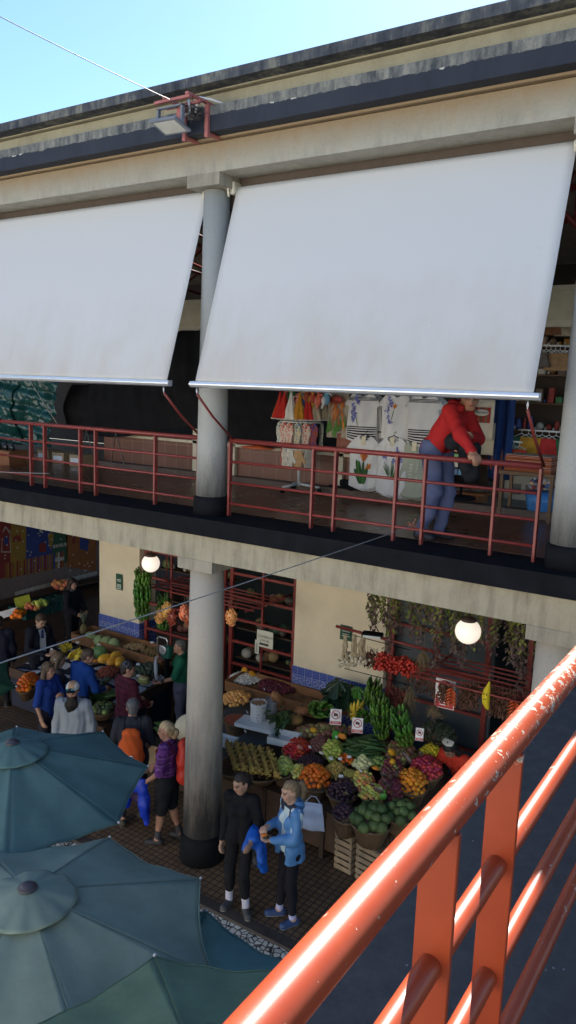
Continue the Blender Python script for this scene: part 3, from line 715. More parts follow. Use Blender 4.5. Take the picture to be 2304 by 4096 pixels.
    def _hl(s, X, Y, Z, line):
        H, R, k = s.J['head'], s.HR, s.k; q = np.stack([X-H[0], Y-H[1], Z-H[2]], -1) @ R/k
        fz = np.where(np.abs(q[..., 0]) < .068, line-q[..., 2], .0-q[..., 2]); return np.where(q[..., 1] > .012, np.minimum(fz, q[..., 1]-.012), -1.)*k
    def lock(s, pts, rs, name='hair', col=None):
        f = Field(min(s.h, .009), .02); H, R, k = s.J['head'], s.HR, s.k; P = [H+R @ (A3(p)*k) for p in pts]
        for a, b, ra, rb in zip(P, P[1:], rs, rs[1:]): f.cap(a, b, ra*k, rb*k)
        return field_mesh(name, f, hairm, s.root, col or s.hcol, noise=.004)
    def headT(s, p): return s.J['head']+s.HR @ (A3(p)*s.k)
    def extra(s, name, build, mat, col, h=None, k=.03, label=None, **kw):
        f = Field(h or s.h, k); build(f); o = field_mesh(name, f, mat, s.root, col, **kw)
        if label: o['label'] = label
        return o
def plaid(base, line, dark, sc=22):
    base, line, dark = map(A3, (base, line, dark))
    def fn(v):
        a = np.sin(v[:, 0]*sc*3.1)+np.sin(v[:, 1]*sc*3.1); b = np.sin(v[:, 2]*sc*3.1); c = np.tile(base, (len(v), 1))
        c[(a > .9)] *= .6; c[b > .5] *= .65; m = (np.abs(b) < .12) | (np.abs(np.sin(v[:, 0]*sc*1.55)) < .07); c[m] = c[m]*.4+line*.6; return c
    return fn
IML = V((-.834, -.55)).normalized(); IMR = -IML; AWAY = V((-.546, .838)); TOW = -AWAY
def mix2(a, b, t): v = a*(1-t)+b*t; return (v.x, v.y)
# ---------------------------------------------------------------- the people
def held(p, name, label, cat, build, col, mat=None, h=.011, k=.03, **kw):
    t = thing(name, label, cat, p.root.location, p.root.rotation_euler.z)
    f = Field(h, k); build(f, p); o = field_mesh(name.split('_')[-1]+'_cloth', f, mat or clothm, t, col, **kw); return t
def straps(p, col=(.02,.02,.025)):
    def b(f):
        J = p.J
        for c in 'LR':
            m = (J['shL']+J['shR'])/2; s_ = m+(J['sh'+c]-m)*.6
            P = [s_+p.fw*a*p.k*p.g+A3((0,0,z*p.k)) for a, z in ((-.10,-.06), (-.04,.065), (.05,.055), (.115,-.06), (.12,-.2))]
            for a, q in zip(P, P[1:]): f.cap(a, q, .016, .016)
    p.extra('bag_strap', b, clothm, col)
red_man = Person('man in a red hooded sweatshirt leaning on the gallery railing', (-3.12, 7.62, 4.503), (1, -.06), 1.78, dict(
    shL=(-.15,.20,1.355), shR=(.17,.19,1.33), neck=(.02,.25,1.385), head=(.05,.345,1.475), hipL=(-.095,0,.93), hipR=(.095,-.02,.93),
    elR=(.30,.38,1.12), wrR=(.365,.53,.985), elL=(-.14,.38,1.06), wrL=(.155,.42,1.10), knR=(.10,.05,.5), anR=(.11,-.07,.085), knL=(-.10,.10,.5), anL=(-.10,.03,.085)),
    yaw=-58, pitch=-12, skin=(.36,.19,.12), h=.0095, nrm=((.5,0,1), (0,.2,-1)), fists=(.25,.55))
red_man.shirt((.40,.018,.020), 'hooded_sweatshirt', hem=.90, grow=.020, noise=.007)
red_man.trousers((.095,.115,.215), length=.99, grow=.016, noise=.009, q=1.16); red_man.shoes((.02,.022,.03), (.03,.03,.035))
red_man.hair((.012,.010,.010))
red_man.extra('hood', lambda f: [f.ell(red_man.J['neck']+A3((x, y, z)), A3((.06,.06,.045))) for x, y, z in ((-.07,-.05,.03), (.07,-.06,.02), (0,-.09,.03), (-.08,.02,.0), (.085,.01,-.02))], clothm, (.36,.016,.018), noise=.005)
def _gl(f):
    for e in (-1, 1):
        C = [red_man.headT((e*.033+.024*math.cos(a), .098-.02*abs(e*.033+.024*math.cos(a))/.05, .006+.020*math.sin(a))) for a in np.linspace(0, 2*PI, 13)]
        for a, b in zip(C, C[1:]): f.cap(a, b, .0035)
red_man.extra('glasses', _gl, leatherm, (.01,.01,.012), h=.004, k=.004)
held(red_man, 'black_jacket', 'black jacket bundled over the arm of the man in red', 'jacket', lambda f, p: [f.cap(A3(a), A3(b), r, q) for a, b, r, q in (
    ((-.1,.22,1.12), (.14,.24,1.06), .075, .085), ((-.08,.36,1.0), (.06,.36,1.02), .07, .08), ((.0,.40,1.0), (.02,.40,.72), .075, .085), ((.09,.36,1.0), (.1,.38,.80), .06, .06), ((.02,.30,.95), (.0,.33,.74), .06, .05))], (.014,.015,.020), noise=.010)

black_w = Person('woman all in black with hair tied back beside the ground floor column', (-4.80, 6.62, 0), mix2(TOW, IML, .22), 1.70, dict(
    elL=(-.225,.0,1.14), wrL=(-.21,.22,1.06), elR=(.215,-.05,1.14), wrR=(.225,.02,.88), knR=(.12,.02,.50), anR=(.135,-.02,.085), knL=(-.08,.10,.50), anL=(-.11,.06,.085)),
    yaw=-34, pitch=-14, skin=(.42,.25,.175), h=.0095, female=True, girth=.88, ftyaw=(30, -10), fists=(.3,.3))
black_w.shirt((.010,.010,.013), 'jumper', hem=.88, grow=.012, noise=.004)
black_w.extra('collar', lambda f: f.cap(black_w.J['neck']+A3((0,0,-.01)), black_w.J['neck']*.5+black_w.J['head']*.5+A3((0,-.012,-.022)), .066, .061), clothm, (.012,.012,.015))
black_w.trousers((.010,.010,.013), length=.80, grow=.008, noise=.003); black_w.socks((.50,.50,.62), .19); black_w.shoes((.06,.06,.065), (.35,.34,.33))
black_w.hair((.018,.013,.011), 'tied', line=.062); black_w.lock([(0,-.10,.03), (0,-.125,.0), (0,-.12,-.05)], [.035,.04,.03], 'hair_bun')
held(black_w, 'blue_jacket', 'bright blue rain jacket hanging over the forearm of the woman in black', 'jacket', lambda f, p: [f.cap(A3(a), A3(b), r, q) for a, b, r, q in (
    ((-.20,.06,1.09), (-.21,.20,1.05), .060, .060), ((-.25,.16,1.02), (-.30,.20,.80), .055, .04), ((-.18,.17,1.02), (-.10,.22,.84), .05, .03), ((-.26,.05,1.02), (-.31,.07,.62), .055, .05), ((-.2,.1,1.0), (-.25,.12,.72), .05, .05))],
    lambda v: np.where((v[:, 2:3] < .90) & (v[:, 1:2] > .02) & (v[:, 0:1] > -.27), A3((.016,.016,.022)), A3((.008,.10,.50))), mat=shinym, noise=.011)

blue_w = Person('blonde woman with a ponytail and an open light blue jacket tasting fruit', (-4.22, 6.78, 0), mix2(IML, TOW, .30), 1.715, dict(
    elL=(-.205,.04,1.15), wrL=(-.09,.25,1.13), elR=(.22,.02,1.16), wrR=(.09,.24,1.20), knL=(-.085,.02,.50), anL=(-.10,-.02,.085), knR=(.10,.03,.5), anR=(.12,.06,.085)),
    yaw=4, pitch=-8, skin=(.50,.31,.225), h=.009, female=True, girth=.9, ftyaw=(8, -16), fists=(.55,.8), nrm=((.3,.1,1), (-.5,.3,-.8)))
blue_w.shirt((.55,.68,.72), 'tee_shirt', hem=.86, grow=.010, sleeve=.35, noise=.003)
fr = lambda X, Y, Z: np.where((Y > -.02) & (Z < 1.42), .060+.02*(1.4-Z)-np.abs(X+.015), -1.)
blue_w.shirt(lambda v: np.where((v[:, 1:2] > .0) & (v[:, 2:3] > 1.36) & (np.abs(v[:, 0:1]) < .14), A3((.03,.035,.06)), A3((.085,.235,.50))), 'open_jacket', hem=.74, grow=.017, noise=.008, cuts=(fr,), mat=shinym, seed=5)
blue_w.extra('hood', lambda f: [f.ell(blue_w.J['neck']+A3(c), A3(r)) for c, r in (((0,-.10,-.03), (.09,.04,.06)), ((-.07,-.05,.0), (.035,.05,.035)), ((.07,-.05,.0), (.035,.05,.035)))], shinym, (.085,.235,.50), noise=.006)
blue_w.extra('jacket_skirt', lambda f: [f.cap(A3((x*1.0,y,.98)), A3((x*1.15,y*1.2,.70)), .044, .040) for x, y in ((-.14,.02), (.14,.02), (-.07,-.09), (.07,-.09), (-.12,-.05), (.12,-.05), (0,-.10), (-.13,.07), (.13,.07))], shinym, (.080,.225,.48), noise=.007, k=.06, cuts=(lambda X, Y, Z: .80-Z+.012*np.sin(X*30),))
blue_w.trousers((.010,.010,.016), length=.90, grow=.006, noise=.003); blue_w.socks((.42,.44,.68), .22); blue_w.shoes((.03,.06,.16), (.30,.36,.46))
blue_w.hair((.16,.11,.065), 'tied', line=.058, streak=(.30,.22,.13)); blue_w.lock([(0,-.10,.055), (0,-.15,.04), (.015,-.17,-.06), (.02,-.15,-.18), (.025,-.13,-.27)], [.03,.035,.04,.035,.012], 'ponytail')
t = thing('papaya_slice', 'orange slice of fruit held by the blonde woman in the light blue jacket', 'fruit', blue_w.root.location, blue_w.root.rotation_euler.z)
MB().ball((-.03,.335,1.15), (.022,.045,.02), 10, 7).build('flesh', M('papaya_flesh', (.75,.20,.02), .4), t); MB().ball((-.045,.325,1.138), (.022,.045,.014), 10, 6).build('peel', M('dark_peel', (.06,.05,.02), .5), t)

blonde = Person('older blonde woman in a purple checked shirt and shorts with a red backpack', (-6.38, 7.12, 0), mix2(IML, AWAY, .16), 1.68, dict(
    elL=(-.24,.03,1.14), wrL=(-.22,.24,.96), elR=(.24,.05,1.15), wrR=(.16,.25,1.02), knL=(-.10,.06,.5), anL=(-.11,.10,.085), knR=(.10,-.02,.5), anR=(.11,-.16,.085)),
    yaw=22, pitch=-6, skin=(.36,.19,.13), h=.010, female=True, girth=1.06, fists=(.75,.5))
blonde.shirt(plaid((.13,.035,.20), (.30,.20,.38), (.05,.02,.08)), 'checked_shirt', sleeve=.5, hem=.84, grow=.020, noise=.007)
blonde.trousers((.012,.013,.017), length=.47, grow=.030, q=1.15); blonde.socks((.05,.05,.06), .2); blonde.shoes((.03,.03,.035), (.05,.05,.05))
blonde.hair((.30,.20,.095), 'tied', line=.05, noise=.010, streak=(.52,.42,.27)); blonde.lock([(0,-.095,-.02), (.01,-.125,-.05), (0,-.105,-.085), (-.01,-.08,-.06)], [.04,.05,.045,.03], 'hair_bun'); straps(blonde, (.10,.012,.012))
bt = held(blonde, 'red_backpack', 'bright red backpack on the older blonde woman by the column', 'backpack', lambda f, p: [f.ell(A3(c), A3(r)) for c, r in (((0,-.24,1.22), (.16,.11,.24)), ((0,-.26,1.02), (.17,.13,.16)), ((0,-.22,1.42), (.11,.07,.07)))], (.52,.035,.02), mat=shinym, noise=.008)
held(blonde, 'royal_blue_jacket', 'royal blue jacket carried in the hand of the older blonde woman', 'jacket', lambda f, p: [f.cap(A3(a), A3(b), r, q) for a, b, r, q in (
    ((-.23,.25,.93), (-.20,.46,.84), .05, .07), ((-.20,.46,.84), (-.21,.50,.60), .07, .075), ((-.22,.25,.88), (-.23,.24,.60), .07, .075), ((-.23,.24,.62), (-.23,.20,.36), .07, .05), ((-.21,.36,.82), (-.2,.36,.68), .06, .05))],
    lambda v: np.where((v[:, 1:2] > .30) & (v[:, 1:2] < .42) & (v[:, 2:3] < .80), A3((.03,.014,.05)), A3((.006,.035,.42))), mat=shinym, noise=.012)

orange_m = Person('grey haired man with an orange drawstring bag seen from behind', (-7.10, 7.20, 0), mix2(AWAY, IML, .10), 1.78, dict(
    elL=(-.26,.0,1.13), wrL=(-.25,.12,.93), elR=(.25,.03,1.13), wrR=(.2,.2,1.0), anL=(-.12,-.10,.085), anR=(.12,.10,.085)), yaw=14, pitch=-4, skin=(.40,.21,.15), h=.010, girth=1.08)
orange_m.shirt((.022,.026,.036), 'tee_shirt', sleeve=.48, hem=.86, grow=.018); orange_m.trousers((.018,.02,.026), length=.50, grow=.028, q=1.15)
orange_m.socks((.02,.02,.024), .2); orange_m.shoes((.05,.042,.035), (.09,.08,.07)); orange_m.hair((.055,.055,.06), 'short', streak=(.15,.15,.15)); straps(orange_m)
ob = held(orange_m, 'orange_drawstring_bag', 'orange drawstring bag with a white badge on a grey haired man', 'bag', lambda f, p: [f.ell(A3(c), A3(r)) for c, r in (((0,-.235,1.18), (.165,.13,.22)), ((0,-.25,1.06), (.185,.15,.17)), ((0,-.195,1.38), (.12,.065,.08)))],
    lambda v: A3((.56,.095,.018))*(1-.22*(np.sin(np.arctan2(v[:, 0], v[:, 2]-1.5)*46)*np.clip((v[:, 2]-1.1)*3, 0, 1))[:, None]), mat=clothm, noise=.006)
MB().lathe([(0,0), (.026,0), (.026,.004), (0,.004)], (0,0,0), 16).xform(Matrix.Translation((.02,-.395,1.14)) @ Matrix.Rotation(rad(90), 4, 'X')).build('badge', M('white_badge', (.75,.75,.75), .5), ob)
MB().lathe([(0,0), (.014,0), (.014,.0015), (0,.0015)], (0,0,0), 14).xform(Matrix.Translation((.02,-.3995,1.14)) @ Matrix.Rotation(rad(90), 4, 'X')).build('badge_emblem', M('badge_ink', (.04,.04,.06), .5), ob)

maroon = Person('man in a dark maroon checked shirt and bandana facing the fruit stall', (-8.20, 8.18, 0), mix2(AWAY, IMR, .52), 1.78, dict(elR=(.25,.05,1.14), wrR=(.16,.28,1.05), elL=(-.25,.04,1.14), wrL=(-.18,.26,1.05)), yaw=-22, pitch=-14, skin=(.40,.22,.16), girth=1.1)
maroon.shirt(plaid((.085,.014,.030), (.12,.03,.05), (.03,.01,.02)), 'checked_shirt', hem=.80, grow=.022); maroon.trousers((.022,.05,.20), .99, .014); maroon.shoes((.04,.04,.04))
maroon.extra('bandana', lambda f: f.ell(maroon.headT((0,-.014,.042)), A3((.090,.108,.090)), maroon.HR), clothm, lambda v: np.where((np.sin(v[:, 0:1]*160)*np.sin(v[:, 1:2]*150)*np.sin(v[:, 2:3]*170)) > .45, A3((.30,.30,.34)), A3((.014,.016,.028))), cuts=(lambda X, Y, Z: (maroon.headT((0,0,.028))[2]-Z),))
maroon.hair((.02,.015,.012), 'short')

beard = Person('man with a long dark beard in a cap and pale grey long sleeved shirt', (-8.16, 7.10, 0), mix2(TOW, IML, .04), 1.80, dict(elL=(-.255,-.03,1.13), elR=(.255,-.03,1.13)), yaw=2, pitch=-10, skin=(.38,.21,.15), girth=1.08)
beard.shirt((.27,.30,.34), 'long_sleeved_shirt', hem=.82, grow=.022, noise=.008); beard.trousers((.03,.03,.04)); beard.shoes((.04,.04,.04)); beard.hair((.012,.009,.008))
beard.extra('beard', lambda f: [f.ell(beard.headT(c), A3(r), beard.HR) for c, r in (((0,.055,-.08), (.078,.060,.065)), ((0,.080,-.17), (.092,.062,.10)), ((0,.090,-.27), (.075,.05,.085)))], hairm, (.010,.008,.007), noise=.008)
beard.extra('cap', lambda f: (f.ell(beard.headT((0,-.012,.05)), A3((.092,.110,.088)), beard.HR), [f.ell(beard.headT((x,.11,.052-abs(x)*.1)), A3((.03,.055,.008)), beard.HR) for x in (-.045,-.02,.0,.02,.045)]), clothm,
    lambda v: np.where(((v-beard.J['head']) @ beard.HR)[:, 1:2] > .085, A3((.012,.012,.016)), np.where(np.abs(((v-beard.J['head']) @ beard.HR)[:, 0:1]) < .045, A3((.50,.30,.17)), A3((.62,.62,.60)))), k=.012, cuts=(lambda X, Y, Z: beard.headT((0,0,.030))[2]-Z,))
beard.extra('sunglasses', lambda f: [f.ell(beard.headT((x,.118,.085)), A3((.027,.012,.017)), beard.HR) for x in (-.032,.032)], M('sunglass_lens', (.05,.22,.30), .08, metal=.7), None, h=.005, k=.006)

bluet = Person('long haired woman in a royal blue tee shirt by the basket of oranges', (-9.30, 7.58, 0), mix2(IMR, TOW, .34), 1.68, dict(elR=(.27,.02,1.13), wrR=(.25,.10,.90), elL=(-.22,.10,1.14), wrL=(-.02,.26,1.24)), yaw=8, pitch=-4, skin=(.42,.235,.165), female=True, girth=1.08, nrm=((.6,0,.8), (-.9,.1,0)))
bluet.shirt((.014,.045,.24), 'tee_shirt', sleeve=.48, hem=.82, grow=.018); bluet.trousers((.016,.018,.03)); bluet.shoes((.05,.05,.05)); bluet.hair((.07,.045,.028), 'long', streak=(.16,.11,.07))
bluet.extra('sunglasses', lambda f: f.cap(bluet.headT((-.07,.05,.10)), bluet.headT((.07,.05,.10)), .012), leatherm, (.01,.01,.01))
bluem = Person('balding man in a blue long sleeved top bending over the fruit stall', (-9.22, 8.10, 0), mix2(AWAY, IMR, .45), 1.77, dict(shL=(-.18,.10,1.41), shR=(.18,.10,1.41), neck=(0,.13,1.47), head=(.01,.21,1.59), elR=(.27,.16,1.12), wrR=(.2,.36,1.04), elL=(-.27,.14,1.12), wrL=(-.2,.34,1.04)), yaw=-26, pitch=-24, skin=(.40,.23,.17), girth=1.08)
bluem.shirt((.010,.055,.26), 'long_sleeved_top', hem=.82, grow=.020); bluem.trousers((.02,.025,.05)); bluem.shoes((.04,.04,.04)); bluem.hair((.055,.037,.028), 'short', line=.095)
clip = Person('dark blonde woman with a white hair clip half hidden behind the man in blue', (-9.55, 7.98, 0), mix2(AWAY, IMR, .62), 1.66, dict(), yaw=-14, pitch=-10, skin=(.42,.24,.17), female=True, h=.012)
clip.shirt((.05,.045,.05), 'cardigan', hem=.8, grow=.018); clip.trousers((.02,.02,.03)); clip.shoes((.03,.03,.03)); clip.hair((.10,.065,.035), 'long', streak=(.20,.14,.08))
clip.extra('hair_clip', lambda f: f.cap(clip.headT((.075,-.05,.05)), clip.headT((.085,-.085,.02)), .013), leatherm, (.7,.7,.7))
vend = Person('stall keeper in a green polo shirt holding up a clear plastic bag', (-8.33, 9.62, 0), mix2(IML, TOW, .06), 1.72, dict(elL=(-.27,.10,1.16), wrL=(-.20,.34,1.06), elR=(.24,.16,1.22), wrR=(.12,.36,1.37)), yaw=0, pitch=-6, skin=(.36,.19,.13), h=.0105, girth=1.14, fists=(.9,.9), nrm=((.3,0,1), (-.8,.1,0)))
vend.shirt((.012,.115,.065), 'polo_shirt', sleeve=.46, hem=.84, grow=.022); vend.trousers((.085,.095,.15), .98, .02); vend.shoes((.03,.03,.03)); vend.hair((.05,.048,.045), 'short', streak=(.13,.13,.125))
vend.extra('wristband', lambda f: f.cap(vend.J['wrL']*.8+vend.J['elL']*.2, vend.J['wrL']*.84+vend.J['elL']*.16, .042), leatherm, (.015,.015,.015))
text('PER', .07, M('white_print', (.7,.75,.72), .7), vend.root, (-.215,.02,1.30), (rad(90), 0, rad(-90)))
bgt = thing('plastic_bag', 'long clear plastic bag in the hands of the stall keeper in green', 'bag', vend.root.location, vend.root.rotation_euler.z)
gm, gn, gN, gL, gB = nt('clear_plastic'); gB.inputs['Base Color'].default_value = (.55,.62,.70,1); gB.inputs['Roughness'].default_value = .2; gB.inputs['Alpha'].default_value = .5; gB.inputs['Coat Weight'].default_value = .5
MB().tube([(.02,.43,1.42), (-.03,.44,1.34), (-.07,.43,1.24), (-.12,.42,1.14), (-.15,.41,1.05)], [.02,.028,.034,.03,.022], 9).build('film', gm, bgt)

suit = Person('man in a dark suit jacket and white shirt looking down at his hands', (-11.20, 8.95, 0), mix2(IMR, TOW, .42), 1.80, dict(elR=(.25,.02,1.14), wrR=(.10,.26,1.07), elL=(-.25,.02,1.14), wrL=(-.10,.27,1.10), head=(0,.06,1.62)), yaw=4, pitch=-30, skin=(.46,.28,.20), h=.0105, nrm=((.4,0,.9), (-.4,0,.9)))
suit.shirt((.58,.60,.66), 'white_shirt', hem=.86, grow=.010)
fr2 = lambda X, Y, Z: np.where((Y > .0) & (Z < 1.50), .062+.03*(1.5-Z)-np.abs(X), -1.)
suit.shirt((.010,.012,.022), 'suit_jacket', hem=.72, grow=.026, cuts=(fr2,), noise=.006); suit.trousers((.010,.011,.018), .99, .016); suit.shoes((.01,.01,.01)); suit.hair((.05,.03,.018), 'short')
suit.extra('necktie', lambda f: f.cap(A3((0,.10,1.44))*suit.k, A3((.02,.125,1.33))*suit.k, .018, .024), clothm, (.02,.03,.10))
backp = Person('dark haired person in black standing by the far wall stall', (-12.95, 11.25, 0), mix2(IMR, TOW, .30), 1.70, dict(elL=(-.24,.05,1.14), wrL=(-.15,.24,1.02), elR=(.24,.05,1.14), wrR=(.15,.24,1.02)), pitch=-8, skin=(.40,.24,.18), h=.012)
backp.shirt((.012,.012,.018), 'coat', hem=.62, grow=.03); backp.trousers((.012,.012,.016)); backp.shoes((.02,.02,.02)); backp.hair((.03,.018,.014), 'long')
backp.extra('scarf', lambda f: f.cap(backp.J['neck']+A3((-.05,.02,.0)), backp.J['neck']+A3((.05,.02,.0)), .055), clothm, (.14,.14,.15))
edge = Person('person in a dark navy coat at the far stall behind the green parasol', (-11.75, 8.50, 0), mix2(AWAY, IML, .3), 1.72, dict(), skin=(.38,.22,.16), h=.013)
edge.shirt((.010,.012,.025), 'coat', hem=.6, grow=.03); edge.trousers((.01,.01,.014)); edge.shoes((.02,.02,.02)); edge.hair((.03,.02,.015), 'short')
vr = Person('stall keeper in an orange red top with black hair bending behind the fruit', (-3.30, 9.75, 0), mix2(IML, TOW, .5), 1.62, dict(shL=(-.17,.26,1.28), shR=(.17,.26,1.28), neck=(0,.32,1.33), head=(0,.42,1.44), elL=(-.24,.36,1.05), wrL=(-.2,.55,.95), elR=(.24,.36,1.05), wrR=(.2,.55,.95)), pitch=-40, skin=(.36,.20,.14), h=.012, female=True)
vr.shirt((.50,.04,.022), 'top', sleeve=.7, hem=.84, grow=.02); vr.trousers((.02,.02,.03)); vr.shoes((.02,.02,.02)); vr.hair((.012,.011,.012), 'long')
vr.extra('white_visor', lambda f: [f.cap(vr.headT((x,.02-.4*abs(x),.13)), vr.headT((x*.9,-.07,.12)), .012) for x in np.linspace(-.08,.08,7)], clothm, (.55,.55,.52))
# ---------------------------------------------------------------- cafe parasols in the courtyard
def canvas(name, c):
    m, n, N, L, B = nt(name); co = N.new('ShaderNodeTexCoord').outputs['Object']
    f = noise(N, L, co, 2.2, 5, .6); r = ramp(N, [(.3, tuple(x*.80 for x in c)), (.7, tuple(x*1.15 for x in c))]); L.new(f, r.inputs[0])
    wv = noise(N, L, co, 260, 2); out = mixc(N, L, .25, r.outputs[0], wv, 'MULTIPLY'); out = mixc(N, L, .5, r.outputs[0], out)
    dst = ramp(N, [(.58, (0,0,0)), (.75, (1,1,1))]); L.new(noise(N, L, co, 5, 6, .7), dst.inputs[0])
    out = mixc(N, L, math_(N, L, 'MULTIPLY', dst.outputs[0], .22), out, (.20,.22,.20))
    L.new(out, B.inputs['Base Color']); B.inputs['Roughness'].default_value = .95; B.inputs['Specular IOR Level'].default_value = .12
    bump(N, L, B, noise(N, L, co, 7, 4, .6), .25, .02); return m
polem = M('parasol_pole', (.05,.06,.06), .5)
def parasol(label, c, zt, phase, mat, r=1.34, drop=.40, seed=0, zg=-.045):
    c = V(c); t = thing('parasol', label, 'parasol', (c.x, c.y, zg), 0, 'green cafe parasols'); rs = random.Random(seed)
    mb = MB(); nu, nv = 26, 14
    tipz = [rs.uniform(-.02, .02) for _ in range(8)]; ks = [rs.uniform(.8, 1.3) for _ in range(8)]; wr = [(rs.uniform(0, 6), rs.uniform(.6, 1.4)) for _ in range(8)]
    def P(k, v, u):
        a0 = phase+k*PI/4; a1 = a0+PI/4; e0 = V((math.cos(a0), math.sin(a0), 0)); e1 = V((math.cos(a1), math.sin(a1), 0))
        R_ = .05+(r-.05)*u; d = e0.lerp(e1, v)*R_*(1-.035*ks[k]*math.sin(PI*v)*u*u)
        tz = tipz[k]*(1-v)+tipz[(k+1) % 8]*v; s_ = math.sin(PI*v)
        z = zt-zg-drop*(u*.92+.08*u*u)+tz*u-.018*ks[k]*s_*u*(1.15-u*.5)*2
        z += .006*math.sin(9*v+wr[k][0])*math.sin(5*u*wr[k][1]+k)*s_+.010*u**6*math.sin(v*16+wr[k][0])*s_
        return V((d.x, d.y, z))
    for k in range(8):
        vs = [P(k, j/nv, .03+.97*i/nu) for i in range(nu+1) for j in range(nv+1)]
        fs = [(i*(nv+1)+j, (i+1)*(nv+1)+j, (i+1)*(nv+1)+j+1, i*(nv+1)+j+1) for i in range(nu) for j in range(nv)]
        mb.add(vs, fs, 0, True)
    can = mb.build('canopy', mat, t); sm = can.modifiers.new('thickness', 'SOLIDIFY'); sm.thickness = .004
    hem = MB()
    for k in range(8): hem.tube([P(k, j/nv, 1.0) for j in range(nv+1)], .006, 6)
    hem.build('hem', mat, can)
    sea = MB()
    for k in range(8): sea.tube([P(k, 0, .2+.8*i/12)+V((0,0,.003)) for i in range(13)], .0022, 5)
    sea.build('seam', mat, can)
    vt = MB(); n, m_ = 64, 10; vs = []
    for i in range(m_+1):
        u = i/m_
        for j in range(n):
            a = phase+2*PI*j/n; rip = math.sin(a*8+seed)*.5+math.sin(a*5+1+seed)*.5+.6*math.sin(a*13)
            R_ = (.04+.30*u)*(1+.02*rip*u); vs.append(V((R_*math.cos(a), R_*math.sin(a), zt-zg+.034-.088*u-.010*u*u+.008*rip*u*u)))
    vt.add(vs, [(i*n+j, i*n+(j+1) % n, i*n+n+(j+1) % n, i*n+n+j) for i in range(m_) for j in range(n)], 0, True)
    v = vt.build('vent_cap', mat, t); sm = v.modifiers.new('thickness', 'SOLIDIFY'); sm.thickness = .004
    MB().lathe([(0,.072), (.03,.070), (.045,.064), (.048,.054), (.066,.050), (.072,.040), (.064,.030), (0,.026)][::-1], (0, 0, zt-zg), 22).build('finial', M('finial_wood', (.055,.05,.06), .5), t)
    MB().tube([(0,0,0), (0,0,zt-zg)], .022, 12).build('pole', polem, t)
    rb = MB()
    for k in range(8):
        a = phase+k*PI/4; e = V((math.cos(a), math.sin(a), 0)); rb.tube([e*.04+V((0,0,zt-zg-.03)), P(k, 0, .995)-V((0,0,.022))], .009, 6)
        rb.tube([e*.03+V((0,0,zt-zg-.55)), P(k, 0, .5)-V((0,0,.03))], .008, 6)
    rb.build('rib', polem, t)
    tp = MB()
    for k in range(8): q = P(k, 0, 1.0); tp.ball(q+V((0,0,.008)), .013, 8, 6)
    tp.build('rib_tip', M('tip_metal', (.5,.5,.52), .35), t)
    MB().bbox((-.25,-.25,0), (.25,.25,.07), .02).build('base', M('base_stone', (.12,.12,.12), .8), t)
    return t
cA = canvas('teal_canvas', (.108,.195,.190)); cB = canvas('grey_green_canvas', (.215,.280,.235)); cC = canvas('olive_green_canvas', (.150,.225,.150)); cD = canvas('deep_teal_canvas', (.120,.230,.220)); cE = canvas('dark_green_canvas', (.03,.085,.04))
parasol('teal canvas parasol nearest the man with the beard', PZ(48, 2965, 2.49), 2.44, rad(6), cA, seed=1)
parasol('grey green canvas parasol with its round cap in full view', PZ(110, 3545, 2.49), 2.44, rad(22), cB, seed=2, r=1.38)
t1 = PZ(619, 3826, 2.36); t2 = PZ(1210, 3872, 2.36); md = (t1+t2)/2; nn = V((t2.y-t1.y, t1.x-t2.x, 0)).normalized(); nn = nn if nn.y < 0 else -nn; hc = (t2-t1).length/2
ct = md+nn*hc/math.tan(PI/8); parasol('olive green parasol that overlaps the grey green one at the bottom', ct, 2.72, math.atan2(t2.y-ct.y, t2.x-ct.x), cC, seed=3, r=(t1-ct).length, drop=.36)
t1 = PZ(822, 3628, 1.90); t2 = PZ(1225, 3865, 1.90); md = (t1+t2)/2; nn = V((t2.y-t1.y, t1.x-t2.x, 0)).normalized(); nn = nn if nn.y < 0 else -nn
ct = md+nn*1.2; ph = math.atan2(t2.y-ct.y, t2.x-ct.x); parasol('deep teal parasol mostly hidden below its two neighbours beside the cobbles', ct, 2.08, ph, cD, seed=4, r=(t1-ct).length, drop=.20)
tip = PZ(66, 2764, 2.05); di = V((.80, .6, 0)).normalized(); parasol('dark green parasol behind the others with one corner in view', tip-di*1.3, 2.5, math.atan2(di.y, di.x), cE, r=1.3, seed=5)
# ---------------------------------------------------------------- produce: shared meshes, one object per piece
def lump(sx=1, sy=1, sz=1, n=14, k=9, fn=None, cap=None, mats=()):
    mb = MB(); mb.ball((0,0,0), (sx,sy,sz), n, k, 0, None, fn)
    if cap: mb.ball((0,0,sz*.97), (cap,cap,cap*.5), 8, 4, 1)
    return mb
def proto(name, mb, mats):
    o = mb.build(name, mats); me = o.data; bpy.data.objects.remove(o); return me
wob = lambda a, f, s=0: (lambda p: 1+a*math.sin(f*p.x+s)*math.sin(f*p.y+1)*math.cos(f*p.z+s))
stem = M('fruit_stem', (.10,.07,.03), .8)
def fm(n, c, r=.30, hue=.012, val=.18): return M('skin_'+n, tuple(min(.86, q*1.8) for q in c), r, .15, 9, hue=hue, val=val, bmp=.05, bscale=50)
PRO = {}
def fruit(kind, c, sz=(1,1,1), fn=None, cap=.18, r=.30, hue=.012, val=.18):
    PRO[kind] = proto(kind, lump(*sz, fn=fn, cap=cap), [fm(kind, c, r, hue, val), stem]); return PRO[kind]
fruit('orange', (.48,.105,.007), fn=wob(.015,3)); fruit('tangerine', (.48,.10,.008), (1,1,.86)); fruit('red_tomato', (.34,.022,.014), (1,1,.9), r=.25)
fruit('red_onion', (.075,.012,.022), (1,1,1.1), r=.3); fruit('onion', (.46,.24,.075), (1,1,1.02), r=.3, cap=.22); fruit('mango', (.17,.12,.055), (1.15,.92,.9), hue=.09, val=.3)
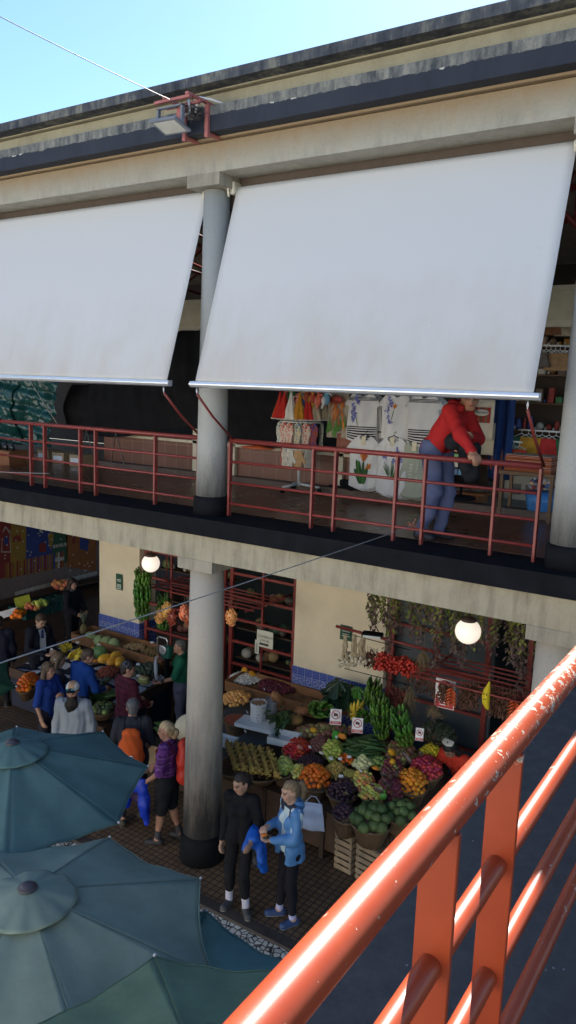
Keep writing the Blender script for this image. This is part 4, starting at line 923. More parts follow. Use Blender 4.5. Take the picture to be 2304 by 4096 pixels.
fruit('passion_fruit', (.14,.055,.045), r=.45); fruit('purple_passion_fruit', (.030,.012,.022), r=.45); fruit('plum', (.026,.010,.018), (1,1,1.15), r=.3); fruit('dark_plum', (.035,.016,.026), r=.35)
fruit('lime_guava', (.28,.33,.060), (1,1,1.08), hue=.02); fruit('guava', (.36,.37,.10), (1,1,1.1), hue=.02); fruit('yellow_guava', (.44,.34,.07), (1,1,1.15), hue=.03, val=.25)
fruit('green_guava', (.14,.20,.055), hue=.02); fruit('pepino_melon', (.50,.50,.24), (1,1,1.15)); fruit('peach_guava', (.42,.20,.07), (1,1,1.05), hue=.05, val=.25)
fruit('maroon_fruit', (.15,.030,.035), (1,1,1.1), hue=.03, val=.3); fruit('crimson_fruit', (.28,.025,.045), (1,1,1.05), hue=.02, val=.25); fruit('golden_fruit', (.46,.165,.014), (1,1,1.02), fn=wob(.03,4))
fruit('yellow_pepper', (.60,.40,.030), (.8,.8,1.25), fn=wob(.08,4)); fruit('avocado', (.045,.060,.035), (.85,.85,1.2), r=.5); fruit('potato', (.24,.15,.075), (1.25,.9,.8), fn=wob(.08,3), cap=None, r=.8)
fruit('kiwi', (.17,.115,.045), (.85,.85,1.15), r=.85); fruit('walnut', (.20,.115,.06), fn=wob(.06,6), cap=None, r=.8); fruit('olive', (.30,.27,.06), (.8,.8,1.1), cap=None)
fruit('garlic_bulb', (.56,.50,.45), (1,1,.85), fn=wob(.05,5), cap=.3, r=.6); fruit('apple', (.40,.13,.05), (1,1,.9), hue=.04, val=.2); fruit('melon', (.15,.20,.09), (1,1,.9), fn=wob(.03,6), r=.6)
fruit('date', (.20,.045,.022), (.8,.8,1.2)); fruit('pear', (.32,.34,.07), (.85,.85,1.25)); fruit('papaya', (.58,.26,.025), (1.45,.86,.86), cap=.15); fruit('banana_passion_fruit', (.42,.29,.075), (.55,.55,1.7), val=.2); fruit('ginger', (.32,.22,.11), (1.7,.7,.6), fn=wob(.2,5), cap=None, r=.8)
def scal(p): a = math.atan2(p.y, p.x); return (1-.16*max(0, p.z))*(1+.055*math.sin(a*6+math.floor(p.z*5)*2.1)*math.cos(p.z*15))
PRO['custard_apple'] = proto('custard_apple', MB().ball((0,0,0), (1,1,1.15), 22, 16, 0, None, scal).tube([(0,0,1.0), (.05,0,1.25)], .06, 6, 1), [M('skin_custard', (.085,.140,.042), .5, .3, 10, hue=.02, val=.25, bmp=.5, bscale=18), stem])
cz = MB(); P_ = [(0, .04*math.sin(t*3), -1+2*t) for t in np.linspace(0, 1, 9)]
cz.tube(P_, [.09,.17,.20,.205,.21,.205,.19,.15,.06], 10); PRO['long_green_fruit'] = proto('long_green_fruit', cz, [M('skin_longgreen', (.055,.125,.035), .5, .3, 14, hue=.03, val=.3, bmp=.4, bscale=40)])
def banana_mb(n=7, spread=2.0, up=.8, sd=1):
    mb = MB(); rs = random.Random(sd)
    for row in range(2):
        for i in range(n-row):
            a = (i/(n-1-row)-.5)*spread+rs.gauss(0,.13); d = V((math.sin(a), math.cos(a), 0)); L_ = rs.uniform(.85,1.15); cu = rs.uniform(.7,1.3)*up; pts = []
            for t in np.linspace(0, 1, 7): pts.append(d*(.025+(.125-.025*row)*L_*math.sin(t*1.45))+V((0,0,(.025-.055*row)-.09*t+.21*L_*cu*t*t)))
            mb.tube(pts, [.009,.018,.025,.028,.027,.020,.005], 8)
    return mb.tube([(0,0,.05), (0,0,-.09)], .022, 6, 1)
PRO['green_bananas'] = proto('banana_hand', banana_mb(), [M('green_banana', (.060,.155,.020), .36, .4, 9, hue=.025, val=.3), stem])
def ring_mb(n=10, sd=1):
    mb = MB(); rs = random.Random(sd)
    for i in range(n):
        a = 2*PI*i/n+rs.gauss(0,.10); d = V((math.cos(a), math.sin(a), 0)); L_ = rs.uniform(.88,1.15); pts = []; w_ = V((-d.y, d.x, 0))*rs.gauss(0,.012)
        for t in np.linspace(0, 1, 6): pts.append(d*(.025+.085*math.sin(t*1.5)*L_)+w_*t+V((0,0,-.035+.125*L_*t*t+.01*rs.random())))
        mb.tube(pts, [.010,.018,.024,.026,.023,.008], 8)
    return mb.tube([(0,0,.06), (0,0,-.06)], .022, 6, 1)
for k_ in range(2): PRO['ring%d' % k_] = proto('banana_hand', ring_mb(10, 5+k_), [M('green_banana', (0,0,0)), stem])
PRO['yellow_bananas'] = proto('banana_hand', banana_mb(7, 1.7, sd=2), [M('yellow_banana', (.62,.47,.045), .45, .2, 9, hue=.01, val=.12), stem])
PRO['brown_bananas'] = proto('banana_hand', banana_mb(6, .9, .55, 3), [M('brown_banana', (.42,.27,.06), .5, .45, 14, hue=.015, val=.2), stem])
NCOUNT = [0]
def put(kind, p, size, rot, label, cat, group, name=None):
    o = bpy.data.objects.new(name or kind, PRO[kind]); COL.objects.link(o); o.location = p; o.scale = (size,)*3 if isinstance(size, float) else size; o.rotation_euler = rot
    NCOUNT[0] += 1; return tag(o, label, cat, group)
def wicker(name, c):
    m, n, N, L, B = nt(name); co = N.new('ShaderNodeTexCoord').outputs['Generated']; g = N.new('ShaderNodeTexCoord').outputs['Object']
    wv = N.new('ShaderNodeTexWave'); wv.bands_direction = 'Z'; wv.inputs['Scale'].default_value = 28; wv.inputs['Distortion'].default_value = 3; wv.inputs['Detail Scale'].default_value = 4; L.new(g, wv.inputs[0])
    f = noise(N, L, g, 30, 4, .7); r = ramp(N, [(.2, tuple(x*.45 for x in c)), (.8, tuple(x*1.3 for x in c))]); L.new(math_(N, L, 'MULTIPLY_ADD', wv.outputs['Fac'], .5, math_(N, L, 'MULTIPLY', f, .5)), r.inputs[0])
    L.new(r.outputs[0], B.inputs['Base Color']); B.inputs['Roughness'].default_value = .8; bump(N, L, B, wv.outputs['Fac'], .8, .01); return m
wick = wicker('wicker', (.20,.115,.055)); wickd = wicker('pale_wicker', (.28,.18,.095))
def basket(c, rx, ry, rz, depth, label, group='wicker baskets on the fruit stalls', mat=None, lip=.0):
    t = thing('wicker_basket', label, 'basket', (c.x, c.y, c.z-depth), rz, group); jit = lambda a, z: 1+.012*math.sin(a*26)*(1 if z < depth*.9 else 0)
    MB().lathe([(.66,0), (.74,depth*.3), (.90,depth*.7), (1.0,depth), (.94,depth), (.60,.02), (0,.02)], (0,0,0), 44, 0, rx, ry, True, jit).build('bowl', mat or wick, t)
    MB().tube([(rx*1.01*math.cos(a), ry*1.01*math.sin(a), depth+.006*math.sin(a*14)) for a in np.linspace(0, 2*PI, 44, endpoint=False)], .014, 7, closed=True).build('rim', mat or wickd, t)
    return t
def pile(kind, e, plane, size, dome, label, cat, group, bk=None, depth=.16, flat=.92, rot=None, kinds=None, name=None, fill=True, gap=1.62, seed=0, squash=1.0, bmat=None):
    """heap of produce centred on one point of the shelf, in rows like oranges in a bowl"""
    size *= .88; cx, cy, wx, wy = e; rs = random.Random(hash((cx, cy)) % 9999 if False else int(cx*7+cy)); C = PP(cx, cy, *plane)
    ex = PP(cx+wx, cy, *plane)-C; ex.z = 0; ey = (PP(cx, cy-wy, *plane)-C)*flat; ey.z = 0
    rx, ry = ex.length, ey.length; ux = ex.normalized(); uy = V((-ux.y, ux.x, 0)); k = plane[2]
    if bk: basket(C+V((0,0,.0)), rx*1.12, ry*1.12, math.atan2(ux.y, ux.x), depth, bk, mat=bmat)
    dx = gap*size; dy = gap*size*.87; nj = int(ry/dy)+1; ni = int(rx/dx)+1; got = []
    for j in range(-nj, nj+1):
        for i in range(-ni-1, ni+2):
            px = (i+.5*(j & 1))*dx; py = j*dy; q = (px/rx)**2+(py/ry)**2
            if q > 1.0: continue
            p = C+ux*(px+rs.gauss(0, size*.16))+uy*(py+rs.gauss(0, size*.16)); h = dome*.8*(1-q)**.8
            z = C.z+(k*(p.y-C.y))+h+size*.55+rs.gauss(0, size*.18)
            kk = rs.choice(kinds) if kinds else kind
            r_ = rot(rs) if rot else (rs.gauss(0, .6), rs.gauss(0, .6), rs.uniform(0, 6.3))
            put(kk, (p.x, p.y, z), size*rs.uniform(.84, 1.14), r_, label, cat, group, name)
            got.append(p)
    if fill:   # dark paper lining under the heap so that nothing shows through
        mb = MB(); n = 22
        vs = []
        for a in range(6):
            u = a/5
            for b in range(n):
                t = 2*PI*b/n; vs.append((rx*u*1.02*math.cos(t), ry*u*1.02*math.sin(t), dome*.8*(1-u*u)**.8-size*.3))
        mb.add(vs, [(a*n+b, a*n+(b+1) % n, a*n+n+(b+1) % n, a*n+n+b) for a in range(5) for b in range(n)], 0, True)
        o = mb.build('paper_lining', M('lining', (.10,.07,.045), .9), None, (C.x, C.y, C.z), (0, 0, math.atan2(ux.y, ux.x))); tag(o, 'dark paper lining under the '+' '.join(label.split()[:10]), 'lining')
    return C
# ---------------------------------------------------------------- right hand stall
S1 = (.80, 7.9, .15)
wood = M('stall_wood', (.060,.032,.019), .6, .3, 7, bmp=.2, bscale=30); wood2 = M('tray_wood', (.27,.125,.050), .6, .25, 6, bmp=.2, bscale=30)
st1 = thing('fruit_stall', 'long stepped fruit stall right of the ground floor column', 'stall', (-5.4, 8.9, 0))
def sp(n, mb, m, r, loc): return lp(mb.build(n, m), r, loc)
L1 = (-5.4, 8.9, 0)
m = MB()
for (xa, xb, ya, yb) in ((-7.35,-3.55,8.05,9.86),):
    zf = lambda y: .80+.15*(y-7.9)-.17
    m.add([(xa,ya,.12),(xb,ya,.12),(xb,yb,.12),(xa,yb,.12),(xa,ya,zf(ya)),(xb,ya,zf(ya)),(xb,yb,zf(yb)),(xa,yb,zf(yb))], [(0,3,2,1),(4,5,6,7),(0,1,5,4),(1,2,6,5),(2,3,7,6),(3,0,4,7)])
sp('body', m, wood, st1, L1)
for x in np.linspace(-7.3, -3.6, 9): sp('front_slat', MB().box((x-.03, 8.02, .0), (x+.03, 8.05, .64)), M('dark_wood', (.04,.022,.014), .6), st1, L1)
sp('shelf_cloth', MB().quad((-7.2,8.03,.657),(-6.05,8.03,.657),(-6.05,9.8,.922),(-7.2,9.8,.922)), M('grey_cloth', (.10,.10,.10), .9), st1, L1)
def tray(xa, xb, ya, yb, z, label):
    loc = ((xa+xb)/2, (ya+yb)/2, 0); t = thing('wooden_tray', label, 'tray', loc, 0, 'wooden trays against the tiled piers')
    m = MB().box((xa,ya,z),(xb,yb,z+.02)); sp('bottom', m, wood2, t, loc)
    m = MB().bbox((xa,ya-.03,z-.05),(xb,ya,z+.13), .004).bbox((xa,yb,z-.02),(xb,yb+.03,z+.16), .004); sp('long_side', m, wood2, t, loc)
    m = MB().bbox((xa-.03,ya-.03,z-.05),(xa-.001,yb+.03,z+.15), .004).bbox((xb+.001,ya-.03,z-.05),(xb+.03,yb+.03,z+.15), .004); sp('short_side', m, wood2, t, loc)
    m = MB()
    for x in (xa+.1, (xa+xb)/2, xb-.1): m.box((x-.03,ya+.05,0),(x+.03,ya+.11,z)); m.box((x-.03,yb-.1,0),(x+.03,yb-.04,z))
    sp('leg', m, wood, t, loc); return t
tray(-7.55, -5.80, 9.90, 10.42, .97, 'long brown wooden tray of garlic and red onions below the wide cream pier')
TR1 = (1.0, 9.9, 0)
F = 'fruit'; Vg = 'vegetable'
pile('garlic_bulb', (985,2716,66,30), TR1, .030, .07, 'white garlic bulb in the wooden tray', Vg, 'garlic in the tray', flat=.75)
pile('red_onion', (1112,2748,78,36), TR1, .036, .09, 'dark red onion heaped in the wooden tray', Vg, 'red onions in the tray', flat=.8)
m = MB(); rs = random.Random(3)
for i in range(260):
    x, y = rs.uniform(-6.55,-5.86), rs.uniform(9.95,10.38); a = rs.uniform(0,6.3); m.tube([(x,y,1.0), (x+.05*math.cos(a), y+.05*math.sin(a), 1.0+rs.uniform(0,.012))], .0025, 4)
tag(m.build('straw', M('dry_straw', (.26,.17,.085), .9)), 'loose dry straw in the empty end of the tray', 'straw', kind='stuff')
for (px, py, a) in ((978,2668,.2), (1010,2682,-.5)):
    p = PZ(px, py+14, 1.12); t = thing('halved_papaya', 'orange papaya half standing %s on the garlic' % ('upright' if a > 0 else 'tilted over'), 'fruit', p, .5)
    R_ = Euler((rad(-55), a, 0)).to_matrix(); MB().ball((0,0,0), (.055,.10,.03), 12, 8, 0, R_).build('peel', M('skin_papaya', (0,0,0)), t); MB().ball((0,-.012,.018), (.047,.088,.022), 12, 8, 0, R_).build('flesh', M('papaya_flesh', (.6,.2,.03)), t)
pile('onion', (945,2800,52,44), S1, .040, .10, 'golden onion in the shallow crate behind the column', Vg, 'onions', flat=.6)
pile('date', (946,2882,46,26), (.96, 8.6, 0), .016, .05, 'dried dark red pepper in the tall basket', Vg, 'dried peppers', bk='tall wicker basket of dried dark red peppers right of the column', depth=.26, flat=.8, kinds=['date'])
# sack of nuts
p = PP(1032, 2890, *S1); t = thing('printed_sack', 'pale printed sack filled with walnuts', 'sack', p)
jj = lambda a, z: 1+.05*math.sin(a*5+z*20)+.03*math.sin(a*9)
def sackmat():
    m, n, N, L, B = nt('printed_sack'); co = N.new('ShaderNodeTexCoord').outputs['UV']; g = N.new('ShaderNodeTexCoord').outputs['Object']
    br = N.new('ShaderNodeTexBrick'); br.inputs['Scale'].default_value = 1; br.inputs['Brick Width'].default_value = .045; br.inputs['Row Height'].default_value = .05; br.inputs['Mortar Size'].default_value = .014; br.inputs['Color1'].default_value = (.22,.25,.32,1); br.inputs['Color2'].default_value = (.30,.34,.42,1); br.inputs['Mortar'].default_value = (.62,.64,.66,1)
    mp = N.new('ShaderNodeMapping'); mp.inputs['Rotation'].default_value = (rad(-90),0,0); L.new(g, mp.inputs[0]); L.new(mp.outputs[0], br.inputs[0])
    L.new(mixc(N, L, math_(N, L, 'GREATER_THAN', noise(N, L, g, 60, 2), .5), (.62,.64,.66), br.outputs[0]), B.inputs['Base Color']); B.inputs['Roughness'].default_value = .7; return m
MB().lathe([(.10,0), (.115,.06), (.118,.2), (.125,.30), (.132,.335), (.12,.33), (.11,.28), (0,.28)], (0,0,0), 36, 0, 1, 1, True, jj).build('cloth', sackmat(), t)
for i in range(46):
    a, q = random.uniform(0, 6.3), math.sqrt(random.random())*.10; put('walnut', (p.x+q*math.cos(a), p.y+q*math.sin(a), p.z+.295+.03*(1-(q/.1)**2)+random.uniform(0,.012)), .016, (a,q,0), 'brown walnut on top of the printed sack', 'nut', 'walnuts in the sack')
# pumpkins and squash
def pumpkin(px, py, r, label, sq=.68, c=(.33,.15,.06), neck=False):
    p = PP(px, py, *S1); t = thing('pumpkin', label, 'vegetable', (p.x, p.y, p.z+r*sq*.8))
    def fn(q): a = math.atan2(q.y, q.x); return 1+.10*abs(math.cos(a*5))*(1-abs(q.z))-.06
    mm = M('skin_pumpkin', c, .6, .25, 8, val=.15, hue=.02, bmp=.2, bscale=20)
    b = MB().ball((0,0,0), (r, r, r*sq), 40, 14, 0, None, fn)
    if neck: b.tube([(0,-.02,.05), (-.02,-.05,.14), (-.05,-.09,.21), (-.07,-.12,.25)], [.10,.075,.068,.03], 14)
    b.build('rind', mm, t); MB().tube([(0,0,r*sq*.85), (.015,.01,r*sq*1.2)], [.022,.014], 7).build('stalk', stem, t)
pumpkin(1180, 2895, .125, 'ribbed brown orange pumpkin in front behind the spinach'); pumpkin(1205, 2858, .115, 'ribbed orange pumpkin farther back against the wooden tray'); pumpkin(1120, 2842, .09, 'long necked orange squash beside the printed sack', .9, (.40,.17,.06), True)
p = PP(1085, 2850, *S1); t = thing('plastic_sack', 'crumpled clear plastic bag of brown roots beside the squash', 'bag', p); MB().lathe([(.09,0), (.11,.08), (.10,.18), (.12,.22), (.08,.17), (0,.15)], (0,0,0), 26, 0, 1, 1, True, lambda a, z: 1+.09*math.sin(a*7+z*30)).build('film', gm, t)
# white boards and foam trays
def slab_at(px, py, w_, d_, h_, rz, label, mat, name, lip=0, plane=S1, cat='tray'):
    p = PP(px, py, *plane); t = thing(name, label, cat, (p.x, p.y, p.z+.0), rz)
    if lip:
        m = MB().box((-w_/2,-d_/2,0),(w_/2,d_/2,.012)); m.build('bottom', mat, t)
        m = MB(); 
        for a, b in (((-w_/2,-d_/2,.0),(w_/2,-d_/2+.02,h_)), ((-w_/2,d_/2-.02,0),(w_/2,d_/2,h_)), ((-w_/2,-d_/2+.0201,0),(-w_/2+.02,d_/2-.0201,h_)), ((w_/2-.02,-d_/2+.0201,0),(w_/2,d_/2-.0201,h_))): m.box(a, b)
        m.build('rim', mat, t)
    else: MB().bbox((-w_/2,-d_/2,0),(w_/2,d_/2,h_), min(.004, h_/3)).build('board', mat, t)
    return t
foam = M('white_foam', (.74,.78,.80), .6, .05, 5); paper = M('white_paper', (.70,.72,.75), .8)
slab_at(1030, 2905, .62, .34, .06, .15, 'flat white board between the printed sack and the spinach', foam, 'white_board'); slab_at(1138, 2966, .42, .34, .10, .22, 'white foam tray under the bunch of spinach', foam, 'foam_tray', 1)
slab_at(895, 2968, .34, .30, .05, .1, 'white foam tray half hidden behind the column', foam, 'foam_tray', 1)
def leaf_mb(mb, o, d, L, w_, rs, droop=.4, mi=0, n=5):
    d = V(d).normalized(); side = d.cross(V((0,0,1))); side = side.normalized() if side.length > .05 else V((1,0,0)); vs = []
    for i in range(n+1):
        u = i/n; c = V(o)+d*L*u-V((0,0,droop*L*u*u)); ww = w_*math.sin(PI*min(1, u*.92+.06))**.8
        up = side.cross(d)*ww*.25; vs += [c-side*ww+up, c, c+side*ww+up]
    return mb.add(vs, [(i*3+j, i*3+j+1, i*3+4+j, i*3+3+j) for i in range(n) for j in range(2)], mi, True)
leafm = M('dark_leaf', (.030,.085,.025), .5, .35, 10, hue=.02, val=.2); rs = random.Random(5)
p = PP(1118, 2925, *S1); m = MB()
for i in range(60):
    a = rs.uniform(0, 6.3); o = p+V((rs.gauss(0,.05), rs.gauss(0,.06), .22+rs.uniform(-.1,.08))); leaf_mb(m, o, (math.cos(a), math.sin(a), rs.uniform(-.4,.5)), rs.uniform(.08,.17), rs.uniform(.025,.045), rs, .5)
for i in range(16): m.tube([p+V((rs.gauss(0,.02), rs.gauss(0,.02), .18)), p+V((rs.gauss(0,.04)+.02, -.1+rs.gauss(0,.03), -.0)), p+V((.03+rs.gauss(0,.05), -.16, -.04+rs.uniform(0,.02)))], .006, 5)
tag(m.build('spinach_bunch', leafm), 'dark green bunch of spinach lying over the white foam tray', 'vegetable')
# the fruit heap
N1 = 'on the stepped stall'
def rotlong(rs): return (PI/2+rs.gauss(0,.15), rs.gauss(0,.1), rs.gauss(-.9,.35))
pile('mango', (1296,2930,112,30), S1, .048, .05, 'mottled red and green mango behind the tomatoes', F, 'mangoes behind the tomatoes', flat=.8)
pile('red_tomato', (1188,3003,52,44), S1, .032, .12, 'shiny red tamarillo in the basket beside the foam tray', F, 'red tamarillos', bk='wicker basket heaped with shiny red tamarillos', depth=.18)
pile('passion_fruit', (1283,2984,44,34), S1, .032, .07, 'brownish passion fruit between the tamarillos and the mangoes', F, 'brownish passion fruit')
pile('purple_passion_fruit', (1238,3056,48,36), S1, .032, .07, 'dark purple passion fruit beside the pink cut fruit', F, 'dark passion fruit')
pile('lime_guava', (1330,3012,42,42), S1, .036, .13, 'bright lime green guava in the middle of the heap', F, 'lime green guavas')
pile('tangerine', (1388,3042,25,24), S1, .034, .06, 'small orange tangerine beside the long green fruit', F, 'small tangerines')
pile('long_green_fruit', (1452,3012,72,44), S1, .13, .08, 'long green ceriman fruit lying in the green row', F, 'long green fruit', rot=rotlong, gap=.55)
pile('orange', (1259,3126,60,52), S1, .041, .20, 'orange heaped in the wicker basket behind the blonde woman', F, 'oranges in the right basket', bk='wide wicker basket heaped with oranges behind the blonde woman', depth=.20, flat=.85)
pile('banana_passion_fruit', (1344,3090,40,34), S1, .030, .08, 'long yellow banana passion fruit beside the oranges', F, 'banana passion fruit', gap=1.25, rot=lambda r: (PI/2+r.gauss(0,.3), r.gauss(0,.3), r.gauss(.6,.5)))
pile('olive', (1397,3096,24,18), (.97, 8.1, .0), .014, .03, 'small olive green berry in the little round basket', F, 'olive green berries', bk='little round basket of olive green berries', depth=.09, flat=.85)
pile('plum', (1370,3172,56,42), S1, .037, .12, 'dark purple plum in the basket right of the oranges', F, 'plums in the wide basket', bk='wide wicker basket of dark purple plums right of the oranges', depth=.18)
pile('dark_plum', (1380,3262,44,38), (.80, 7.75, .0), .037, .13, 'dark fig coloured fruit in the lined basket on the crate', F, 'dark fruit in the lined basket', bk='lined wicker basket of dark fruit standing on the slim crate', depth=.24, flat=.8)
pile('pepino_melon', (1450,3066,36,36), S1, .040, .10, 'pale yellow green pepino melon beside the long green fruit', F, 'pale pepino melons')
pile('green_guava', (1512,3056,38,26), S1, .036, .07, 'dull green guava below the long green fruit', F, 'dull green guavas')
pile('yellow_guava', (1448,3134,46,46), S1, .034, .11, 'yellow green guava in the centre heap right of the plums', F, 'yellow green guavas', kinds=['yellow_guava','guava','peach_guava'])
pile('peach_guava', (1495,3190,52,44), S1, .038, .10, 'peach coloured guava above the custard apples', F, 'peach coloured guavas', kinds=['peach_guava','pear','yellow_guava','guava'])
pile('maroon_fruit', (1562,3165,48,58), S1, .036, .10, 'maroon passion fruit right of the peach guavas', F, 'maroon passion fruit')
pile('mango', (1604,3020,58,46), S1, .050, .10, 'large dusky mango at the back right of the heap', F, 'large dusky mangoes')
pile('maroon_fruit', (1570,3080,44,42), S1, .037, .10, 'maroon fruit around the yellow cut papaya', F, 'maroon fruit by the papaya', kinds=['maroon_fruit','mango','passion_fruit'])
pile('golden_fruit', (1650,3140,54,52), S1, .039, .17, 'golden orange fruit in the basket at the right end', F, 'golden fruit', bk='wicker basket heaped with golden orange fruit near the handrail', depth=.22)
pile('crimson_fruit', (1706,3080,56,50), S1, .040, .13, 'crimson prickly pear in the basket behind the golden fruit', F, 'crimson fruit', bk='wicker basket of crimson prickly pears behind the golden fruit', depth=.2)
pile('yellow_pepper', (1722,3016,42,30), S1, .030, .09, 'small yellow pepper under the silver cut fruit', F, 'small yellow peppers', bk='wicker basket of small yellow peppers under the silver cut fruit')
pile('custard_apple', (1486,3290,72,58), (.78, 7.75, .10), .074, .18, 'big green custard apple in the front basket on the wide crate', F, 'custard apples at the front', bk='big wicker basket of green custard apples on the wide crate', depth=.26, flat=.78)
pile('custard_apple', (1600,3262,62,52), S1, .068, .14, 'green custard apple in the right basket next to the handrail', F, 'custard apples at the right', bk='big wicker basket of custard apples next to the handrail', depth=.24, flat=.72)
pile('avocado', (1754,2938,60,38), (1.05, 9.4, .05), .045, .13, 'dark green avocado in the basket at the back by the grille', F, 'dark avocados', bk='wicker basket of dark avocados at the back by the grille', depth=.2)
pile('guava', (1135,3078,40,40), S1, .043, .10, 'pale green guava at the left end of the guava basket', F, 'pale green guavas', bk='wicker basket of pale green guavas behind the blonde woman', depth=.18, kinds=['guava','lime_guava'])
pile('guava', (1192,3092,32,30), S1, .034, .06, 'small yellowish guava at the right end of the guava basket', F, 'small yellowish guavas', kinds=['guava','yellow_guava'])
def handrows(cx, cy, nx, ny, sx, sy, label, grp, kind='brown_bananas'):
    for i in range(nx):
        for j in range(ny):
            p = PP(cx+i*sx+j*6, cy+j*sy+i*7, *S1); put(kind, (p.x, p.y, p.z+.07), .72, (rad(62)+random.gauss(0,.08), 0, rad(205)+random.gauss(0,.1)), label, F, grp, 'banana_hand')
handrows(915, 3005, 3, 6, 34, 18, 'ripe brownish hand of bananas in the left banana basket', 'ripe bananas left')
handrows(1010, 3022, 3, 6, 34, 18, 'ripe brownish hand of bananas in the basket behind the woman in black', 'ripe bananas right')
for (cx, cy, lb) in ((940,3060,'broad flat wicker basket of ripe bananas by the column'), (1046,3080,'broad flat wicker basket of ripe bananas behind the woman in black')):
    C = PP(cx, cy, *S1); basket(C-V((0,0,.02)), .26, .30, .3, .12, lb)
# bananas on the stalk against the wall
def bunch(px, py, Yc, n, kind, size, label, grp=None, z=None, rad_=.10, h=.4, tilt=(0,0)):
    c = PY(px, py, Yc)+V((0,0,.05)); t = thing('banana_bunch', label, 'bananas', c, 0, grp); t.rotation_euler = (tilt[0], tilt[1], 0); rs = random.Random(px)
    for i in range(n):
        g = kind == 'green_bananas'; o = bpy.data.objects.new('banana_hand', PRO['ring%d' % (i % 2)] if g else PRO[kind]); COL.objects.link(o); o.parent = t
        zz = h*(.5-i/max(1, n-1))
        if g: o.location = (rs.gauss(0,.01), rs.gauss(0,.01), zz); o.scale = (size*(1.05-.35*abs(i/max(1,n-1)-.42)),)*2+(size,); o.rotation_euler = (rs.gauss(0,.12), rs.gauss(0,.12), i*.31+rs.gauss(0,.1))
        else: o.location = (.03*math.cos(i*2.4), .03*math.sin(i*2.4), zz); o.scale = (size,)*3; o.rotation_euler = (rs.gauss(-.1,.3), rs.gauss(0,.25), -2.0+i*.7)
    return t
GB = 'green banana bunches on the stall'
bunch(1272, 2850, 9.25, 6, 'green_bananas', 1.0, 'broad dark green bunch of bananas left of the camera sign', GB, h=.40, tilt=(.5, 1.15))
bunch(1406, 2862, 9.15, 4, 'yellow_bananas', .85, 'bright yellow bananas between the two camera signs', None, h=.14)
bunch(1455, 2885, 9.0, 3, 'green_bananas', .80, 'small green bunch of bananas just right of the yellow bananas', GB, h=.14, tilt=(.9,.3))
bunch(1522, 2885, 9.0, 7, 'green_bananas', 1.05, 'tallest bright green bunch of bananas in the middle of the stall', GB, h=.50, tilt=(.15,-.05))
bunch(1612, 2930, 8.9, 6, 'green_bananas', 1.05, 'big green bunch of bananas at the right above the mangoes', GB, h=.42, tilt=(.3,-.25))
bunch(1488, 2795, 9.6, 5, 'green_bananas', 1.0, 'green bunch of bananas highest on the stall beside the monstera', GB, h=.34, tilt=(.2,.2))
bunch(1588, 2840, 9.5, 5, 'green_bananas', .95, 'dark bunch of bananas in the shade under the dried herbs', GB, h=.34, tilt=(.1,.2))
bunch(570, 2395, 9.2, 9, 'green_bananas', 1.15, 'green bunch of bananas hanging by the left globe lamp', 'hanging green bananas', h=.72)
bunch(655, 2465, 9.6, 6, 'green_bananas', 1.0, 'green bunch of bananas hanging from the rack left of the column', 'hanging green bananas', h=.5)
# cut fruit shown to customers
def cut(px, py, lift, r, rind, flesh, label, tilt=(-.7,0,0), seed=None, plane=S1, name='cut_fruit'):
    r = tuple(q*1.3 for q in r); p = PP(px, py, *plane)+V((0,0,lift+.03)); t = thing(name, label, 'fruit', p, 0); R_ = Euler(tilt).to_matrix()
    MB().ball((0,0,0), r, 14, 9, 0, R_).build('rind', rind, t); off = R_ @ V((0,0,r[2]*.55)); MB().ball(off, (r[0]*.86,r[1]*.86,r[2]*.5), 14, 9, 0, R_).build('flesh', flesh, t)
    if seed: MB().ball(R_ @ V((0,0,r[2]*.92)), (r[0]*.3,r[1]*.6,r[2]*.18), 10, 6, 0, R_).build('seed_core', seed, t)
yl = M('yellow_flesh', (.72,.38,.02), .35); pk = M('pink_flesh', (.62,.25,.20), .4); wt = M('white_flesh', (.66,.66,.58), .4); lil = M('silver_flesh', (.46,.48,.55), .25); dk = M('dark_core', (.02,.02,.03), .3); orf = M('orange_flesh', (.68,.24,.03), .35)
rn = M('dark_rind', (.10,.06,.05), .5)
for a in (((1564,3062,.16,(.042,.066,.03)), yl, yl, 'large yellow star fruit standing among the maroon fruit', None), ((1366,2998,.17,(.055,.038,.03)), orf, yl, 'yellow orange papaya half on the lime guavas', None), ((1198,3038,.15,(.028,.06,.02)), pk, pk, 'pink cut fruit standing at the edge of the dark passion fruit', None),
          ((1252,2958,.12,(.04,.03,.03)), yl, orf, 'small orange cut fruit in front of the mangoes', None), ((1500,3124,.15,(.044,.036,.02)), orf, yl, 'orange cut fruit on the guavas', None), ((1567,3094,.14,(.032,.032,.03)), yl, yl, 'small yellow fruit just below the star fruit', None),
          ((1508,3260,.30,(.055,.055,.02)), rn, wt, 'white heart shaped custard apple half with dark seeds', None), ((1484,3238,.30,(.026,.032,.014)), rn, wt, 'small white piece of custard apple beside the heart shaped half', None), ((1381,3218,.12,(.036,.022,.012)), rn, M('lemon_flesh', (.62,.60,.16), .4), 'lemon yellow slice on the dark fruit', None),
          ((1283,3066,.17,(.030,.026,.014)), wt, wt, 'pale cut passion fruit at the top of the oranges', dk)):
    (px, py, lf, r), ri, fl_, lb, sd = a; cut(px, py, lf, r, ri, fl_, lb, seed=sd)
